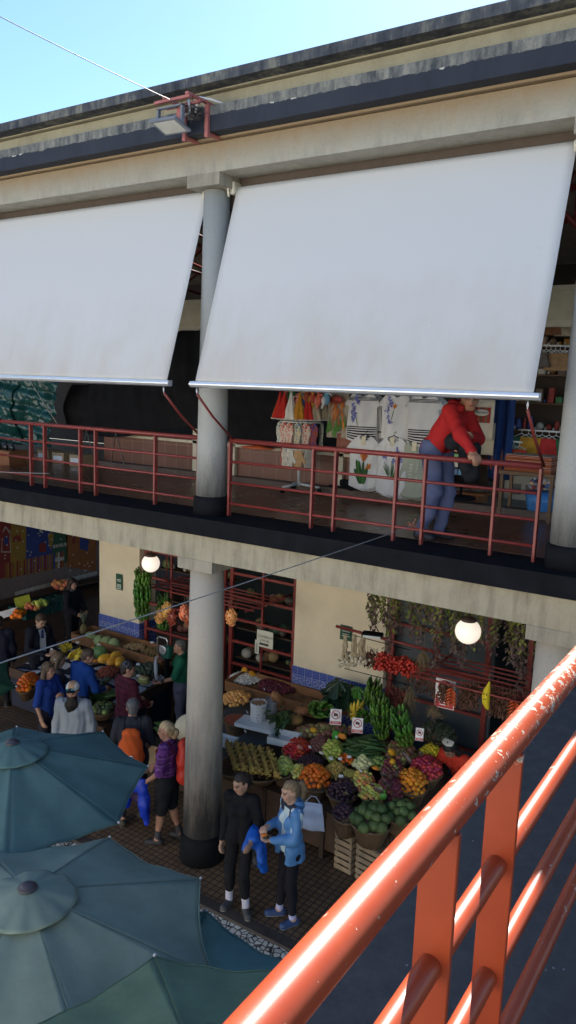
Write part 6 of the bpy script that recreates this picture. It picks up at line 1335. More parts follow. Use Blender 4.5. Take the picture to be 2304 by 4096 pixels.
# vines along the right opening
vg1 = M('vine_green', (.19,.23,.055), .6, .4, 15, hue=.03, val=.3); vg2 = M('vine_purple', (.17,.115,.110), .7, .4, 15, hue=.03, val=.3)
for i in range(44):
    u = i/43; a = V((-4.62+2.75*u+random.uniform(-.04,.04), 9.15+random.uniform(-.12,.12), 3.72)); rs = random.Random(i*3+1); Ln = rs.uniform(.65,1.15)*(1.05 if i < 5 or i > 16 else 1)
    t = thing('hanging_vine', 'green and purplish vine strand hanging from the ceiling behind the globe lamp', 'vine', a, 0, 'hanging vines'); s1, s2 = MB(), MB(); x = y = 0; pts = []
    for k in range(int(Ln/.022)):
        z = -k*.022; x += rs.gauss(0,.006); y += rs.gauss(0,.006)
        if k % 5 == 0: pts.append((x,y,z))
        for _ in range(3):
            an = rs.uniform(0,6.3); o = (x+rs.gauss(0,.028), y+rs.gauss(0,.028), z); leaf_mb(s1 if rs.random() < 1.15-k*.022/.80 else s2, o, (math.cos(an), math.sin(an), -.5), rs.uniform(.035,.06), rs.uniform(.013,.024), rs, .4, 0, 2)
    s1.build('green_leaves', vg1, t); s2.build('purple_leaves', vg2, t); MB().tube(pts, .003, 4).build('stem', herb, t)
# monstera in its pot
p = PP(1378, 2850, .98, 9.2, .05); t = thing('potted_monstera', 'dark monstera in a terracotta pot beside the green bananas', 'plant', p); MB().lathe([(0,0),(.10,0),(.125,.12),(.145,.12),(.145,.16),(.125,.16),(.12,.12),(0,.12)], (0,0,0), 30).build('pot', M('terracotta', (.28,.10,.05), .8), t)
def monstera(mb, o, yaw, tilt, L):
    R_ = Euler((tilt, 0, yaw)).to_matrix(); n = 40; pts = []
    for i in range(n+1):
        a = -2.85+5.7*i/n; r = L*(.52+.42*math.cos(a*.5)**1.0)*(1-.40*(math.sin(a*7.0)**2 > .80)*(abs(a) > .45)); x, y = r*math.sin(a)*.85, r*math.cos(a)+L*.25; pts.append(V((x,y,-.30*(x*x+max(y,0)**2)/L+.015*math.sin(a*7))))
    vs = [V((0,L*.05,.015))]+pts; mb.add([V(o)+R_ @ v for v in vs], [(0,i+1,i+2) for i in range(n)], 0, False)
m1, m2, sm_ = MB(), MB(), MB()
for i, (yw, tl, L_, h) in enumerate(((2.6,.5,.24,.40),(3.5,.6,.24,.36),(4.4,.5,.22,.38),(1.8,.6,.23,.42),(2.2,.3,.24,.52),(3.0,.2,.24,.56),(3.9,.4,.22,.50),(.8,.6,.2,.4),(5.4,.6,.2,.4),(2.9,.85,.22,.28))):
    o = (.16*-math.sin(yw), .16*math.cos(yw), h); monstera(m1, o, yw, tl-.75, L_); sm_.tube([(0,0,.12),(o[0]*.5,o[1]*.5,h*.8),o], .006, 6)
monstera(m2, (.24,-.12,.34), 3.3, -.5, .20); monstera(m2, (.26,-.10,.50), 3.6, -.35, .15)
m1.build('leaves', M('monstera_leaf', (.016,.045,.022), .35, .3, 8), t); m2.build('young_leaves', M('monstera_young', (.07,.22,.03), .4, .3, 8), t); sm_.build('stems', leafm, t)
# small oranges and chestnuts in nets on the left rack
for i, (px, py, c, w_) in enumerate(((640,2462,'peach_guava','highest left'),(668,2440,'peach_guava','in the middle'),(690,2470,'date','dark red'),(738,2450,'peach_guava','next to the column'),(752,2470,'date','dark red next to the column'),(925,2470,'peach_guava','right of the column'))):
    a = PY(px, py, 9.5); t = thing('fruit_net', 'net of small fruit hanging from the red rack, '+w_, 'net', a, 0, 'hanging fruit nets'); rs = random.Random(i); m = MB()
    for k in range(60): q = V((rs.gauss(0,1), rs.gauss(0,1), rs.gauss(0,1))).normalized(); m.ball((q.x*.085, q.y*.085, q.z*.14), .019, 7, 5)
    m.ball((0,0,0), (.078,.078,.13), 12, 8); m.build('small_fruit', M('skin_'+c, (0,0,0)), t); MB().tube([(0,0,.12),(0,0,.30)], .004, 5).build('string', M('twine', (0,0,0)), t)
# ---------------------------------------------------------------- hall at the far left: painted wall, stall of crates
XM = -15.0; mu = thing('painted_mural', 'colourful naive mural of houses and fences along the dark hall wall', 'mural', (XM, 12.5, 2)); mc = {}
def mcol(n, c): return M('mural_'+n, tuple(q*.6 for q in c), .8, .15, 4)
def mpoly(px_poly, mt, lift, nm='painted_shape'):
    P = [PX(x, y, XM) for x, y in px_poly]; k = len(P); f = [V((XM+.002+lift, p.y, p.z)) for p in P]; b = [V((XM-.01, p.y, p.z)) for p in P]
    m = MB().add(f+b, [tuple(range(k))]+[(i, (i+1) % k, (i+1) % k+k, i+k) for i in range(k)]); lp(m.build(nm, mt), mu, (XM, 12.5, 2))
MC = dict(y=mcol('yellow', (.30,.19,.03)), b=mcol('blue', (.02,.05,.26)), r=mcol('red', (.22,.025,.025)), g=mcol('green', (.02,.10,.06)), o=mcol('orange', (.28,.10,.025)), w=mcol('white', (.5,.5,.48)), br=mcol('brown', (.15,.06,.03)))
mpoly([(-60,2010),(45,2040),(40,2300),(-60,2340)], MC['r'], 0); mpoly([(42,2060),(118,2080),(105,2290),(40,2305)], MC['y'], 0); mpoly([(105,2090),(215,2110),(205,2270),(102,2290)], MC['b'], .001); mpoly([(205,2110),(268,2140),(270,2250),(205,2262)], MC['g'], 0); mpoly([(262,2120),(386,2150),(384,2285),(268,2268)], MC['o'], 0)
mpoly([(12,2120),(22,2103),(40,2125),(44,2210),(4,2210)], mcol('rose', (.42,.40,.38)), .002); mpoly([(10,2135),(22,2112),(38,2135),(40,2205),(8,2205)], MC['r'], .003); mpoly([(16,2150),(22,2138),(32,2150),(32,2180),(16,2180)], MC['b'], .004); mpoly([(50,2168),(54,2138),(60,2150),(66,2135),(70,2148),(78,2130),(86,2165)], MC['r'], .003)
mpoly([(157,2178),(170,2168),(183,2178),(183,2208),(157,2208)], MC['r'], .003); mpoly([(192,2140),(205,2125),(215,2140),(210,2175),(203,2200),(196,2175)], MC['y'], .003); mpoly([(212,2180),(266,2170),(266,2184),(212,2193)], MC['w'], .004)
q = PX(239, 2182, XM); text('OLÁ', .16, M('sign_ink', (0,0,0)), mu, (.012, q.y-12.5, q.z-2), (rad(90),0,rad(90)))
mpoly([(158,2113),(170,2117),(170,2132),(158,2130)], MC['w'], .003); mpoly([(320,2150),(355,2160),(350,2205),(318,2195)], MC['b'], .003); mpoly([(290,2145),(302,2148),(300,2175),(288,2172)], MC['r'], .003); mpoly([(220,2232),(256,2226),(256,2240),(220,2248)], MC['w'], .004)
for i in range(26):
    x = 20+i*9.2; y0 = 2296-i*1.9; mpoly([(x,y0-40),(x+3,y0-46),(x+6.5,y0-41),(x+6.5,y0+18),(x,y0+20)], MC['oyrbw'[(i*3) % 5] if i > 19 else 'oyr'[i % 3]], .003)
rs = random.Random(4)
for i in range(46):
    x = rs.uniform(2,382); y = rs.uniform(2105,2290); mpoly([(x+3.2*math.cos(a*PI/3), y+3.2*math.sin(a*PI/3)) for a in range(6)], MC['w'], .005)
def flatstrip(pts0, pts1, mt, nm): pass
for i in range(16):   # scalloped white trim under the mural
    x0 = 60+i*20.5; y0 = 2382-i*5.2; mpoly([(x0,y0-14),(x0+10,y0-19),(x0+20.5,y0-19),(x0+20.5,y0-8),(x0+14,y0-3),(x0+6,y0-1),(x0,y0-4)], MC['w'], .006, 'scallop')
L4 = (-14.3, 11.8, 0); t = thing('hall_stall', 'dark stall of crates and fruit under the painted mural', 'stall', L4); sp('table', MB().bbox((-14.9,9.6,0),(-13.9,14.2,.78), .02), wood, t, L4); sp('shelf', MB().bbox((-14.95,9.6,.90),(-14.62,14.2,.94), .01), wood, t, L4)
tl_ = M('teal_crate', (.010,.06,.055), .5)
for i, (px, py) in enumerate(((118,2500),(165,2492),(215,2480),(250,2465))):
    p = PX(px, py, -13.75); t = thing('plastic_crate', 'teal plastic crate %s of the row at the stall under the mural' % ('leftmost','second','third','last')[i], 'crate', (-13.9, p.y, .79), .05*i, 'teal crates'); m = MB().box((-.3,-.2,0),(.3,.2,.02)).box((-.3,-.2,.021),(.3,-.18,.22)).box((-.3,.18,.021),(.3,.2,.22)).box((-.3,-.179,.021),(-.28,.179,.22)).box((.28,-.179,.021),(.3,.179,.22)); m.build('body', tl_, t)
PLN = (.99, 11, 0)
pile('orange', (72,2463,26,12), PLN, .06, .06, 'dim orange at the stall under the mural', F, 'dim oranges'); pile('apple', (130,2432,30,12), (1.0,12,0), .06, .05, 'dim red apple at the stall under the mural', F, 'dim apples'); pile('lime_guava', (160,2420,30,9), (1.05,12.2,0), .06, .05, 'dim green fruit at the stall under the mural', F, 'dim green fruit'); pile('peach_guava', (245,2345,40,12), (1.0,13.2,0), .07, .08, 'dim brown fruit on the upper shelf under the mural', F, 'dim brown fruit'); pile('golden_fruit', (205,2325,16,8), (1.0,13,0), .08, .06, 'dim golden fruit on the upper shelf under the mural', F, 'dim golden fruit')
for (px, py, w_, h_, mt, w2) in ((92,2410,.34,.30,M('lime_card', (.30,.34,.03), .6),'yellow green card'),(25,2455,.5,.16,paper,'white card strip'),(220,2410,.10,.20,paper,'small white tilted card'),(115,2445,.35,.12,paper,'crumpled white paper')):
    p = PX(px, py, -13.95); o = MB().bbox((-.006,-w_/2,-h_/2),(.006,w_/2,h_/2), .002).build('price_card', mt, None, p, (.2,0,-.5)); tag(o, w2+' at the dark stall under the mural', 'card')
# ---------------------------------------------------------------- upper gallery: covered stalls, souvenir shop
def sheet_mesh(fn, nu, nv):
    vs = [fn(i/nu, j/nv) for j in range(nv+1) for i in range(nu+1)]
    return MB().add(vs, [(j*(nu+1)+i, j*(nu+1)+i+1, (j+1)*(nu+1)+i+1, (j+1)*(nu+1)+i) for j in range(nv) for i in range(nu)], 0, True)
def solid(o, t=.006): m = o.modifiers.new('thickness', 'SOLIDIFY'); m.thickness = t; return o
def cloth_noise(x, z, s): return .5*math.sin(x*5.1+s)*math.sin(z*2.2+x)+.3*math.sin(x*11.3+z*3+s)+.2*math.sin(x*23+z*7+2*s)+.15*math.sin(z*17+x*4)
blk = M('black_sheeting', (.010,.010,.012), .9, .3, 5, bmp=.35, bscale=9, spec=.15)
def bf(u, v):
    x = -11.3+4.9*u; top = 5.95+.95*min(1, max(0, (x+11.0)/2.3))**1.2 if x < -7.9 else 6.9-.10*(x+7.9); bot = 5.22+.10*math.sin(x*2.1)-.18*(x < -9.6)*min(1, (-9.6-x))
    z = top+(bot-top)*v; y = 9.90-.28*math.sin(PI*min(1, v*1.15))*(.6+.4*math.sin(x*.9+1))-.20*v+.045*cloth_noise(x, z, 1); return (x, y, z)
tag(solid(sheet_mesh(bf, 120, 40).build('black_tarpaulin', blk)), 'creased black sheeting tied over the closed gallery stall', 'tarpaulin')
def gm_():
    m, n, N, L, B = nt('green_tarpaulin'); g = N.new('ShaderNodeNewGeometry').outputs['Position']; f = noise(N, L, g, 3.2, 4, .5)
    r = ramp(N, [(.35, (.006,.036,.035)), (.55, (.010,.060,.052)), (.72, (.014,.05,.10))]); L.new(noise(N, L, g, 1.6, 4), r.inputs[0]); L.new(r.outputs[0], B.inputs['Base Color']); B.inputs['Roughness'].default_value = .26
    bump(N, L, B, f, .7, .10); v = N.new('ShaderNodeTexVoronoi'); v.inputs['Scale'].default_value = 7; return m
def gf(u, v):
    x = -14.6+3.6*u-.35*v*(u > .7)*u; z = 6.35-.15*u+(4.85-6.35+.55*u*u*.2)*v; y = 9.35-.35*math.sin(PI*v)*math.sin(PI*min(1, u+.15))+.07*cloth_noise(x*1.6, z*2.3, 3)+.05*math.sin(x*7+z*9)*math.sin(x*4-z*11); return (x, y, z)
tag(solid(sheet_mesh(gf, 110, 60).build('green_tarpaulin', gm_())), 'crumpled shiny green and blue tarpaulin over the stall at the far left', 'tarpaulin')
tag(MB().tube([PY(112, 1510, 9.0), PY(180, 1620, 8.9), PY(235, 1705, 8.8)], .006, 6).build('rope', M('rope_tan', (.4,.37,.3), .9)), 'thin pale rope tied across the green tarpaulin', 'rope')
crd = M('cardboard', (.28,.11,.045), .8); p = PZ(25, 1855, 4.503); t = thing('cardboard_box', 'orange brown box of dark bottles on the gallery floor at the far left', 'box', p); MB().bbox((-.35,-.2,0),(.35,.2,.26), .006).build('box_body', crd, t); m = MB()
for i in range(7): m.lathe([(.035,.25),(.035,.33),(.014,.36),(.012,.42),(0,.42)], (-.28+.09*i, -.05+.04*(i % 2), 0), 10)
m.build('bottles', M('dark_bottle', (.02,.02,.018), .15), t)
for i, (px, py) in enumerate(((195,1840),(255,1852),(325,1862))): p = PZ(px, py, 4.503); t = thing('slatted_box', 'low pale box under the green tarpaulin, %s' % ('nearest the far left','in the middle','nearest the black sheeting')[i], 'box', p, 0, 'pale boxes'); m = MB().bbox((-.16,-.14,0),(.16,.14,.20), .005); m.build('box_body', M('pale_box', (.38,.28,.17), .8), t); MB().box((-.12,-.143,.06),(.12,-.1405,.14)).build('paper_label', paper, t)
for i, (px, py) in enumerate(((490,1850),(640,1860))):
    p = PZ(px, py, 4.5); t = thing('trestle', 'thin folding trestle leg in front of the tiled counter, %s' % ('left','by the column')[i], 'trestle', (p.x, 9.75, 4.6), 0, 'trestles'); MB().tube([(-.16,0,0),(0,-.05,.55),(.16,0,0)], .011, 7).build('leg', M('grey_tube', (.2,.18,.17), .5), t)
o = MB().lathe([(0,0),(.16,0),(.20,.02),(0,.05)], (0,0,0), 20, 0, 1.6, .8).build('orange_dish', M('orange_plastic', (.55,.10,.02), .4), None, PZ(1030, 1795, 5.11)); tag(o, 'flat orange plastic dish on the cream counter ledge', 'dish')
# --- shirts
wh = M('white_cotton', (.66,.66,.67), .9, .06, 6, bmp=.25, bscale=14); sage = M('sage_cotton', (.36,.39,.32), .9, .08, 6, bmp=.25, bscale=14); blst = M('black_stripe', (.015,.016,.022), .9)
pur = [M('print_violet', (.12,.11,.36), .9), M('print_blue', (.20,.24,.50), .9)]; grn = [M('print_green', (.07,.20,.035), .9), M('print_dark_green', (.025,.09,.03), .9)]; ora = [M('print_orange', (.60,.20,.03), .9), M('print_rust', (.40,.10,.03), .9)]
tagm = M('price_tag', (.62,.56,.42), .7); hgm = M('hanger_black', (.02,.02,.02), .4)
def sdep(x, z, ph=0): return -.03*math.cos(x*6)+.012*math.sin(x*19+z*6+ph)+.008*math.sin(x*33-z*11+ph)
def shirt_mesh(W, H, ph, round_hem=True):
    hw = W/2; mb = MB(); n, k = 28, 26; rows = []
    for j in range(k+1):
        v = j/k; z = -H*v
        if v < .30: half = hw*(.42+.58*min(1, v/.10)**.6)+ .05*W*0; half = hw*.45+(hw*1.28-hw*.45)*min(1, (v/.27))**.75
        else: half = hw*(.94+.05*v)
        rows.append((z, half))
    for z, half in rows:
        for i in range(n+1):
            u = i/n*2-1; x = half*u; zz = z-(.07*H*(1-u*u) if round_hem and z < -H*.8 else 0)*((-z/H-.8)/.2 if z < -H*.8 else 0)
            if -z/H < .16 and abs(x) < W*.17: zz = min(zz, -.10*H*(1-(x/(W*.17))**2)**.5*(1 if True else 0))
            mb.v.append((x, sdep(x, z, ph), zz))
    for j in range(k):
        for i in range(n): mb.f.append((j*(n+1)+i, (j+1)*(n+1)+i, (j+1)*(n+1)+i+1, j*(n+1)+i+1)); mb.m.append(0); mb.sm.append(True)
    return mb
def patch(mb, x, z, rx, rz_, ang, mi, ph, lift=.007, n=7):
    c, s_ = math.cos(ang), math.sin(ang); P = [(x+rx*math.cos(a)*c-rz_*math.sin(a)*s_, z+rx*math.cos(a)*s_+rz_*math.sin(a)*c) for a in [2*PI*i/n for i in range(n)]]
    mb.add([(a, sdep(a, b, ph)-lift, b) for a, b in P], [tuple(range(n))], mi)
def shirt(px, py, Ys, W, H, mt, prt, label, layers=2, seed=0, hanger=True, ptag=True):
    p = PY(px, py, Ys); t = thing('hanging_shirt', label, 'shirt', p, .12, 'shirts hung outside the souvenir shop'); rs = random.Random(seed)
    f = solid(shirt_mesh(W, H, seed).build('fabric', mt, t), .008)
    for l in range(layers): solid(shirt_mesh(W, H*1.02, seed+l+1).build('shirt_behind', mt, t, (.035*(l+1), .07*(l+1), -.012*(l+1))), .008)
    m = MB()
    def stripes(z0, z1, n):
        for i in range(n):
            za = z0+(z1-z0)*i/n; zb = za+(z1-z0)/n*.55; q = 14; w_ = W*.475
            m.add([(-w_+2*w_*j/q, sdep(-w_+2*w_*j/q, za, seed)-.007, z_-(.07*H*(1-(2*j/q-1)**2)*((-z_/H-.8)/.2) if z_ < -H*.8 else 0)) for z_ in (za, zb) for j in range(q+1)], [(j, j+1, j+q+2, j+q+1) for j in range(q)], 4)
    def bloom(cx, cz, n, s_, cols=(0,1)):
        for i in range(n): patch(m, cx+rs.gauss(0, s_*.7), cz+rs.gauss(0, s_), rs.uniform(.010,.020), rs.uniform(.006,.011), rs.uniform(0,3), rs.choice(cols), seed, .006+.0004*i)
    def blade(x0, z0, x1, z1, w_, mi):
        patch(m, (x0+x1)/2, (z0+z1)/2, math.hypot(x1-x0, z1-z0)/2, w_, math.atan2(z1-z0, x1-x0), mi, seed, .006+rs.random()*.004, 9)
    if 'top' in prt: stripes(-.11*H, -.19*H, 3)
    if 'low' in prt: stripes(-.72*H, -.98*H, 6)
    if 'lilac' in prt:
        for i in range(7): bloom(-W*.24+rs.gauss(0,.02)+.03*math.sin(i), -H*(.12+.075*i), 16, .022)
        blade(-W*.2, -H*.5, -W*.1, -H*.72, .006, 2)
    if 'spray' in prt:
        for i in range(5): bloom(-W*.22+.02*math.sin(i*2), -H*(.14+.13*i), 12, .02)
        for a in (.9, 1.3, 1.8): blade(-W*.05, -H*.36, -W*.05+.07*math.cos(a), -H*.36+.08*math.sin(a), .009, 5)
        blade(-W*.05, -H*.36, -W*.12, -H*.62, .005, 3)
    if 'strelitzia' in prt:
        for i in range(9): x = rs.uniform(-.13,.13); blade(x*.3, -H*.96, x, -H*rs.uniform(.45,.75), .022, rs.choice((2,3)))
        for i in range(9): a = rs.uniform(.5,2.6); blade(-.01, -H*.50, -.01+.12*math.cos(a), -H*.50+.12*math.sin(a), .014, rs.choice((5,6)))
        for i in range(4): blade(.02, -H*.66, .12, -H*(.52+.03*i), .012, rs.choice((5,6)))
    if 'agapanthus' in prt:
        for i in range(8): x = rs.uniform(-.12,.13); blade(x*.3, -H*.72, x, -H*rs.uniform(.35,.5), .004, 3)
        for cx, cz in ((-.11,.36),(-.02,.30),(.08,.24),(.12,.38),(.03,.42)): bloom(cx, -H*cz, 16, .020)
        for i in range(6): x = rs.uniform(-.13,.13); blade(x*.2, -H*.74, x, -H*.52, .008, rs.choice((2,3)))
    if 'words' in prt:
        for i in range(6): m.add([(x, sdep(x,z,seed)-.007, z) for x, z in ((-.06,-H*(.42+.06*i)),(.07-.01*(i%3),-H*(.42+.06*i)),(.07-.01*(i%3),-H*(.44+.06*i)),(-.06,-H*(.44+.06*i)))], [(0,1,2,3)], 7)
    if m.v: m.build('print', [pur[0],pur[1],grn[0],grn[1],blst,ora[0],ora[1],M('print_pale',(.62,.64,.58),.9)], t)
    if hanger: MB().tube([(-W*.36,.012,-.045),(0,.012,.025),(W*.36,.012,-.045)], .007, 6).tube([(0,.012,.025),(0,.012,.06),(.02,.012,.08),(.03,.012,.06)], .004, 6).build('hanger', hgm, t)
    if ptag: MB().bbox((-.04,-.045,-.12),(.025,-.041,.0), .001).build('price_tag', tagm, t)
    return t
YS = 9.62
shirt(1455,1568,YS,.46,.66,wh,('top','low','lilac'),'white shirt with black striped hem and a violet flower print, upper left',2,1,ptag=False); shirt(1590,1570,YS,.42,.62,wh,('spray',),'white shirt with a violet spray and a small orange flower, upper middle',3,2,ptag=False); shirt(1702,1575,YS,.44,.66,wh,('low','top'),'white shirt with black stripes behind the man in red',2,3,ptag=False)
shirt(1462,1745,YS-.05,.44,.70,wh,('strelitzia',),'white shirt with a large orange bird of paradise flower, lower row',3,4); shirt(1575,1750,YS-.05,.44,.76,wh,('agapanthus',),'white shirt with a wide blue flower print, lower row',3,5); shirt(1664,1768,YS-.02,.40,.72,sage,('words',),'sage green shirt next to the man in red, lower row',1,6)
p = PY(1355, 1570, YS); t = thing('printed_cloth', 'cloth printed with tall orange flowers hanging left of the shirts', 'cloth', p); solid(sheet_mesh(lambda u, v: (-.17+.34*u, .012*math.sin(u*22)*v+.01*math.sin(u*9+v*3), -.64*v), 24, 20).build('fabric', M('printed_base', (.38,.33,.26), .9, .2, 5), t)); m = MB(); rs = random.Random(8)
for i in range(26):
    x = rs.uniform(-.13,.13); z = rs.uniform(-.45,-.12); a = PI/2+rs.gauss(0,.5); L_ = rs.uniform(.05,.12); c, s_ = math.cos(a), math.sin(a); q = [(x-L_*c,z-L_*s_),(x-.016*s_,z+.016*c),(x+L_*c,z+L_*s_),(x+.016*s_,z-.016*c)]; m.add([(X_, -.03-.0006*i, Z_) for X_, Z_ in q], [(0,1,2,3)], rs.choice((0,1,1,2)))
for i in range(12): x = rs.uniform(-.15,.15); z = rs.uniform(-.6,-.38); m.add([(x-.02,-.03-.001*i,z-.05),(x+.02,-.03-.001*i,z-.05),(x+.01,-.03-.001*i,z+.12)], [(0,1,2)], 3)
m.build('print', [ora[0], ora[1], M('print_brown', (.25,.13,.06), .9), grn[0]], t)
p = PY(1385, 1735, YS); t = thing('printed_bag', 'dark red flower printed bag below the printed cloth', 'bag', p); solid(sheet_mesh(lambda u, v: (-.15+.30*u, .015*math.sin(u*15)*v, -.26*v), 16, 10).build('fabric', M('bag_print', (.25,.10,.07), .9, .5, 12), t))
p = PY(1345, 1598, YS-.1); t = thing('red_hat', 'red cloth cap hung on the printed cloth', 'cap', p); MB().ball((0,0,0), (.10,.06,.06), 14, 8).build('crown_cloth', M('cap_red', (.5,.08,.06), .8), t); MB().ball((0,-.05,-.035), (.085,.055,.012), 14, 6).build('peak', M('cap_red', (0,0,0)), t)
# --- revolving stand with toys, towels and mitts
SX, SY = -6.05, 9.55; t = thing('display_stand', 'white revolving stand of towels, mitts and soft toys on the gallery', 'stand', (SX, SY, 4.503)); wm = M('white_enamel', (.7,.7,.68), .4)
MB().tube([(0,0,.1),(0,0,1.72)], .022, 12).build('pole', wm, t); m = MB()
for a in range(3): c, s_ = math.cos(a*2.09+.3), math.sin(a*2.09+.3); m.tube([(0,0,.14),(.32*c,.32*s_,.10)], .02, 8)
m.build('base', wm, t); m = MB()
for a in range(3): c, s_ = math.cos(a*2.09+.3), math.sin(a*2.09+.3); m.ball((.32*c,.32*s_,.05), .04, 10, 6)
m.build('caster', black, t)
for z, r in ((.66,.26),(1.05,.30),(1.50,.28)): MB().tube([(r*math.cos(a),r*math.sin(a),z) for a in np.linspace(0,2*PI,24,endpoint=False)], .008, 6, closed=True).tube([(-r,0,z),(r,0,z)], .007, 6).tube([(0,-r,z),(0,r,z)], .007, 6).build('hoop', wm, t)
tw = dict(mustard=(.46,.20,.015), red=(.48,.022,.016), white=(.68,.66,.62), beige=(.50,.40,.27))
for i, (ang, cn) in enumerate(((200,'mustard'),(228,'red'),(252,'red'),(275,'white'),(298,'mustard'),(318,'red'),(338,'beige'),(170,'beige'),(100,'red'),(60,'mustard'),(20,'beige'))):
    a = rad(ang); c = V((SX+.29*math.cos(a), SY+.29*math.sin(a), 4.503+1.49)); q = thing('hanging_towel', '%s hand towel gathered into a cone on the revolving stand' % cn, 'towel', c, a, 'towels on the revolving stand'); mt = M('towel_'+cn, tw[cn], .95, .15, 12, bmp=.4, bscale=40)
    jt = lambda a_, z, i=i: 1+.16*math.sin(a_*6+i)*min(1, -z/.3)
    MB().lathe([(0,0),(.012,-.01),(.035,-.12),(.075,-.27),(.108,-.40),(.100,-.40),(0,-.33)], (.03,0,0), 32, 0, 1, 1, True, jt).build('cloth', mt, q); MB().tube([(.03+.109*jt(x,-.4)*math.cos(x), .109*jt(x,-.4)*math.sin(x), -.40) for x in np.linspace(0,2*PI,32,endpoint=False)], .008, 5, closed=True).build('trim', M('towel_white', (.68,.66,.62), .95), q)
    q['label'] = ['mustard towel cone at the far left of the stand','red towel cone second from the left','red towel cone with a small pineapple in front','white towel cone in the middle of the stand','mustard towel cone right of the white one','red towel cone toward the right of the stand','beige towel cone at the right end of the stand','beige towel cone at the back left of the stand','red towel cone at the back of the stand','mustard towel cone at the back of the stand','beige towel cone at the back right of the stand'][i]
def fish_mat(nm, c1, c2):
    m, n, N, L, B = nt(nm); co = N.new('ShaderNodeTexCoord').outputs['Object']; v = N.new('ShaderNodeTexVoronoi'); v.inputs['Scale'].default_value = 34; L.new(co, v.inputs[0]); r = ramp(N, [(.35, c1), (.45, c2)]); L.new(v.outputs['Distance'], r.inputs[0]); L.new(r.outputs[0], B.inputs['Base Color']); B.inputs['Roughness'].default_value = .9; return m
fmats = [fish_mat('fish_red', (.50,.05,.03), (.62,.50,.42)), fish_mat('fish_blue', (.02,.09,.42), (.45,.10,.05)), fish_mat('fish_grey', (.18,.26,.32), (.60,.60,.50)), fish_mat('fish_teal', (.06,.22,.32), (.55,.45,.30))]
fo = [(0,0),(.05,-.03),(.075,-.10),(.07,-.18),(.045,-.26),(.085,-.37),(.03,-.35),(0,-.37),(-.03,-.35),(-.085,-.37),(-.045,-.26),(-.07,-.18),(-.075,-.10),(-.05,-.03)]
for i, ang in enumerate((185,207,229,251,272,294,316,338,150,90,40)):
    a = rad(ang); q = thing('fish_mitt', 'patterned fish shaped oven mitt in the ring under the towels', 'oven mitt', (SX+.31*math.cos(a), SY+.31*math.sin(a), 4.503+1.05), a+PI/2+random.gauss(0,.3), 'fish mitts on the revolving stand'); b = MB().slab(fo, -.016, .016).build('padded_cloth', fmats[(i*3) % 4 if i % 3 else 0], q); bv = b.modifiers.new('soft', 'BEVEL'); bv.width = .012; bv.segments = 2
    MB().ball((0,-.018,-.06), (.012,.004,.012), 8, 5).build('eye', M('toy_black', (0,0,0)), q)
mo = [(0,0),(.05,-.01),(.075,-.10),(.10,-.13),(.115,-.19),(.085,-.21),(.06,-.17),(.05,-.26),(0,-.29),(-.05,-.26),(-.075,-.12),(-.05,-.01)]
for i, (ang, c, w_) in enumerate(((215,(.50,.12,.10),'pink'),(245,(.62,.56,.46),'cream flowered'),(270,(.62,.58,.50),'white embroidered'),(298,(.55,.33,.16),'tan'),(330,(.5,.45,.38),'beige'))):
    a = rad(ang); q = thing('oven_mitt', '%s oven mitt in the lowest ring of the revolving stand' % w_, 'oven mitt', (SX+.26*math.cos(a), SY+.26*math.sin(a), 4.503+.66), a+PI/2, 'oven mitts on the revolving stand'); b = MB().slab(mo, -.018, .018).build('padded_cloth', M('mitt_%d' % i, c, .9, .25, 18), q); bv = b.modifiers.new('soft', 'BEVEL'); bv.width = .014; bv.segments = 2
for i, (px, py, c1, c2, w_) in enumerate(((1170,1590,(.05,.35,.04),(.25,.06,.02),'green parrot'),(1196,1608,(.60,.22,.24),(.6,.3,.3),'pink flamingo'),(1228,1588,(.30,.06,.03),(.5,.25,.04),'brown bird'),(1252,1592,(.42,.07,.04),(.55,.35,.05),'rust coloured bird'),(1277,1600,(.58,.12,.08),(.6,.2,.15),'coral coloured bird'),(1304,1598,(.16,.35,.50),(.5,.5,.5),'pale blue fish'),(1210,1628,(.03,.06,.16),(.55,.42,.05),'navy and yellow bird'))):
    p = PY(px, py, 9.3); q = thing('soft_toy', '%s soft toy on top of the revolving stand' % w_, 'toy', p, i*.5-1); A_ = M('toy_body_%d' % i, c1, .9, .15, 20); B_ = M('toy_trim_%d' % i, c2, .9)
    MB().ball((0,0,0), (.05,.055,.075), 12, 9).ball((0,-.015,.085), (.04,.042,.04), 12, 8).build('plush', A_, q); MB().tube([(0,-.05,.085),(0,-.085,.07),(0,-.09,.045)], [.016,.012,.004], 8).ball((.05,.01,-.02), (.012,.035,.055), 8, 6).ball((-.05,.01,-.02), (.012,.035,.055), 8, 6).tube([(0,.03,-.05),(0,.07,-.13)], [.025,.012], 8).build('wing', B_, q); MB().ball((.022,-.048,.098), .008, 7, 5).ball((-.022,-.048,.098), .008, 7, 5).build('eye', M('toy_black', (0,0,0)), q)
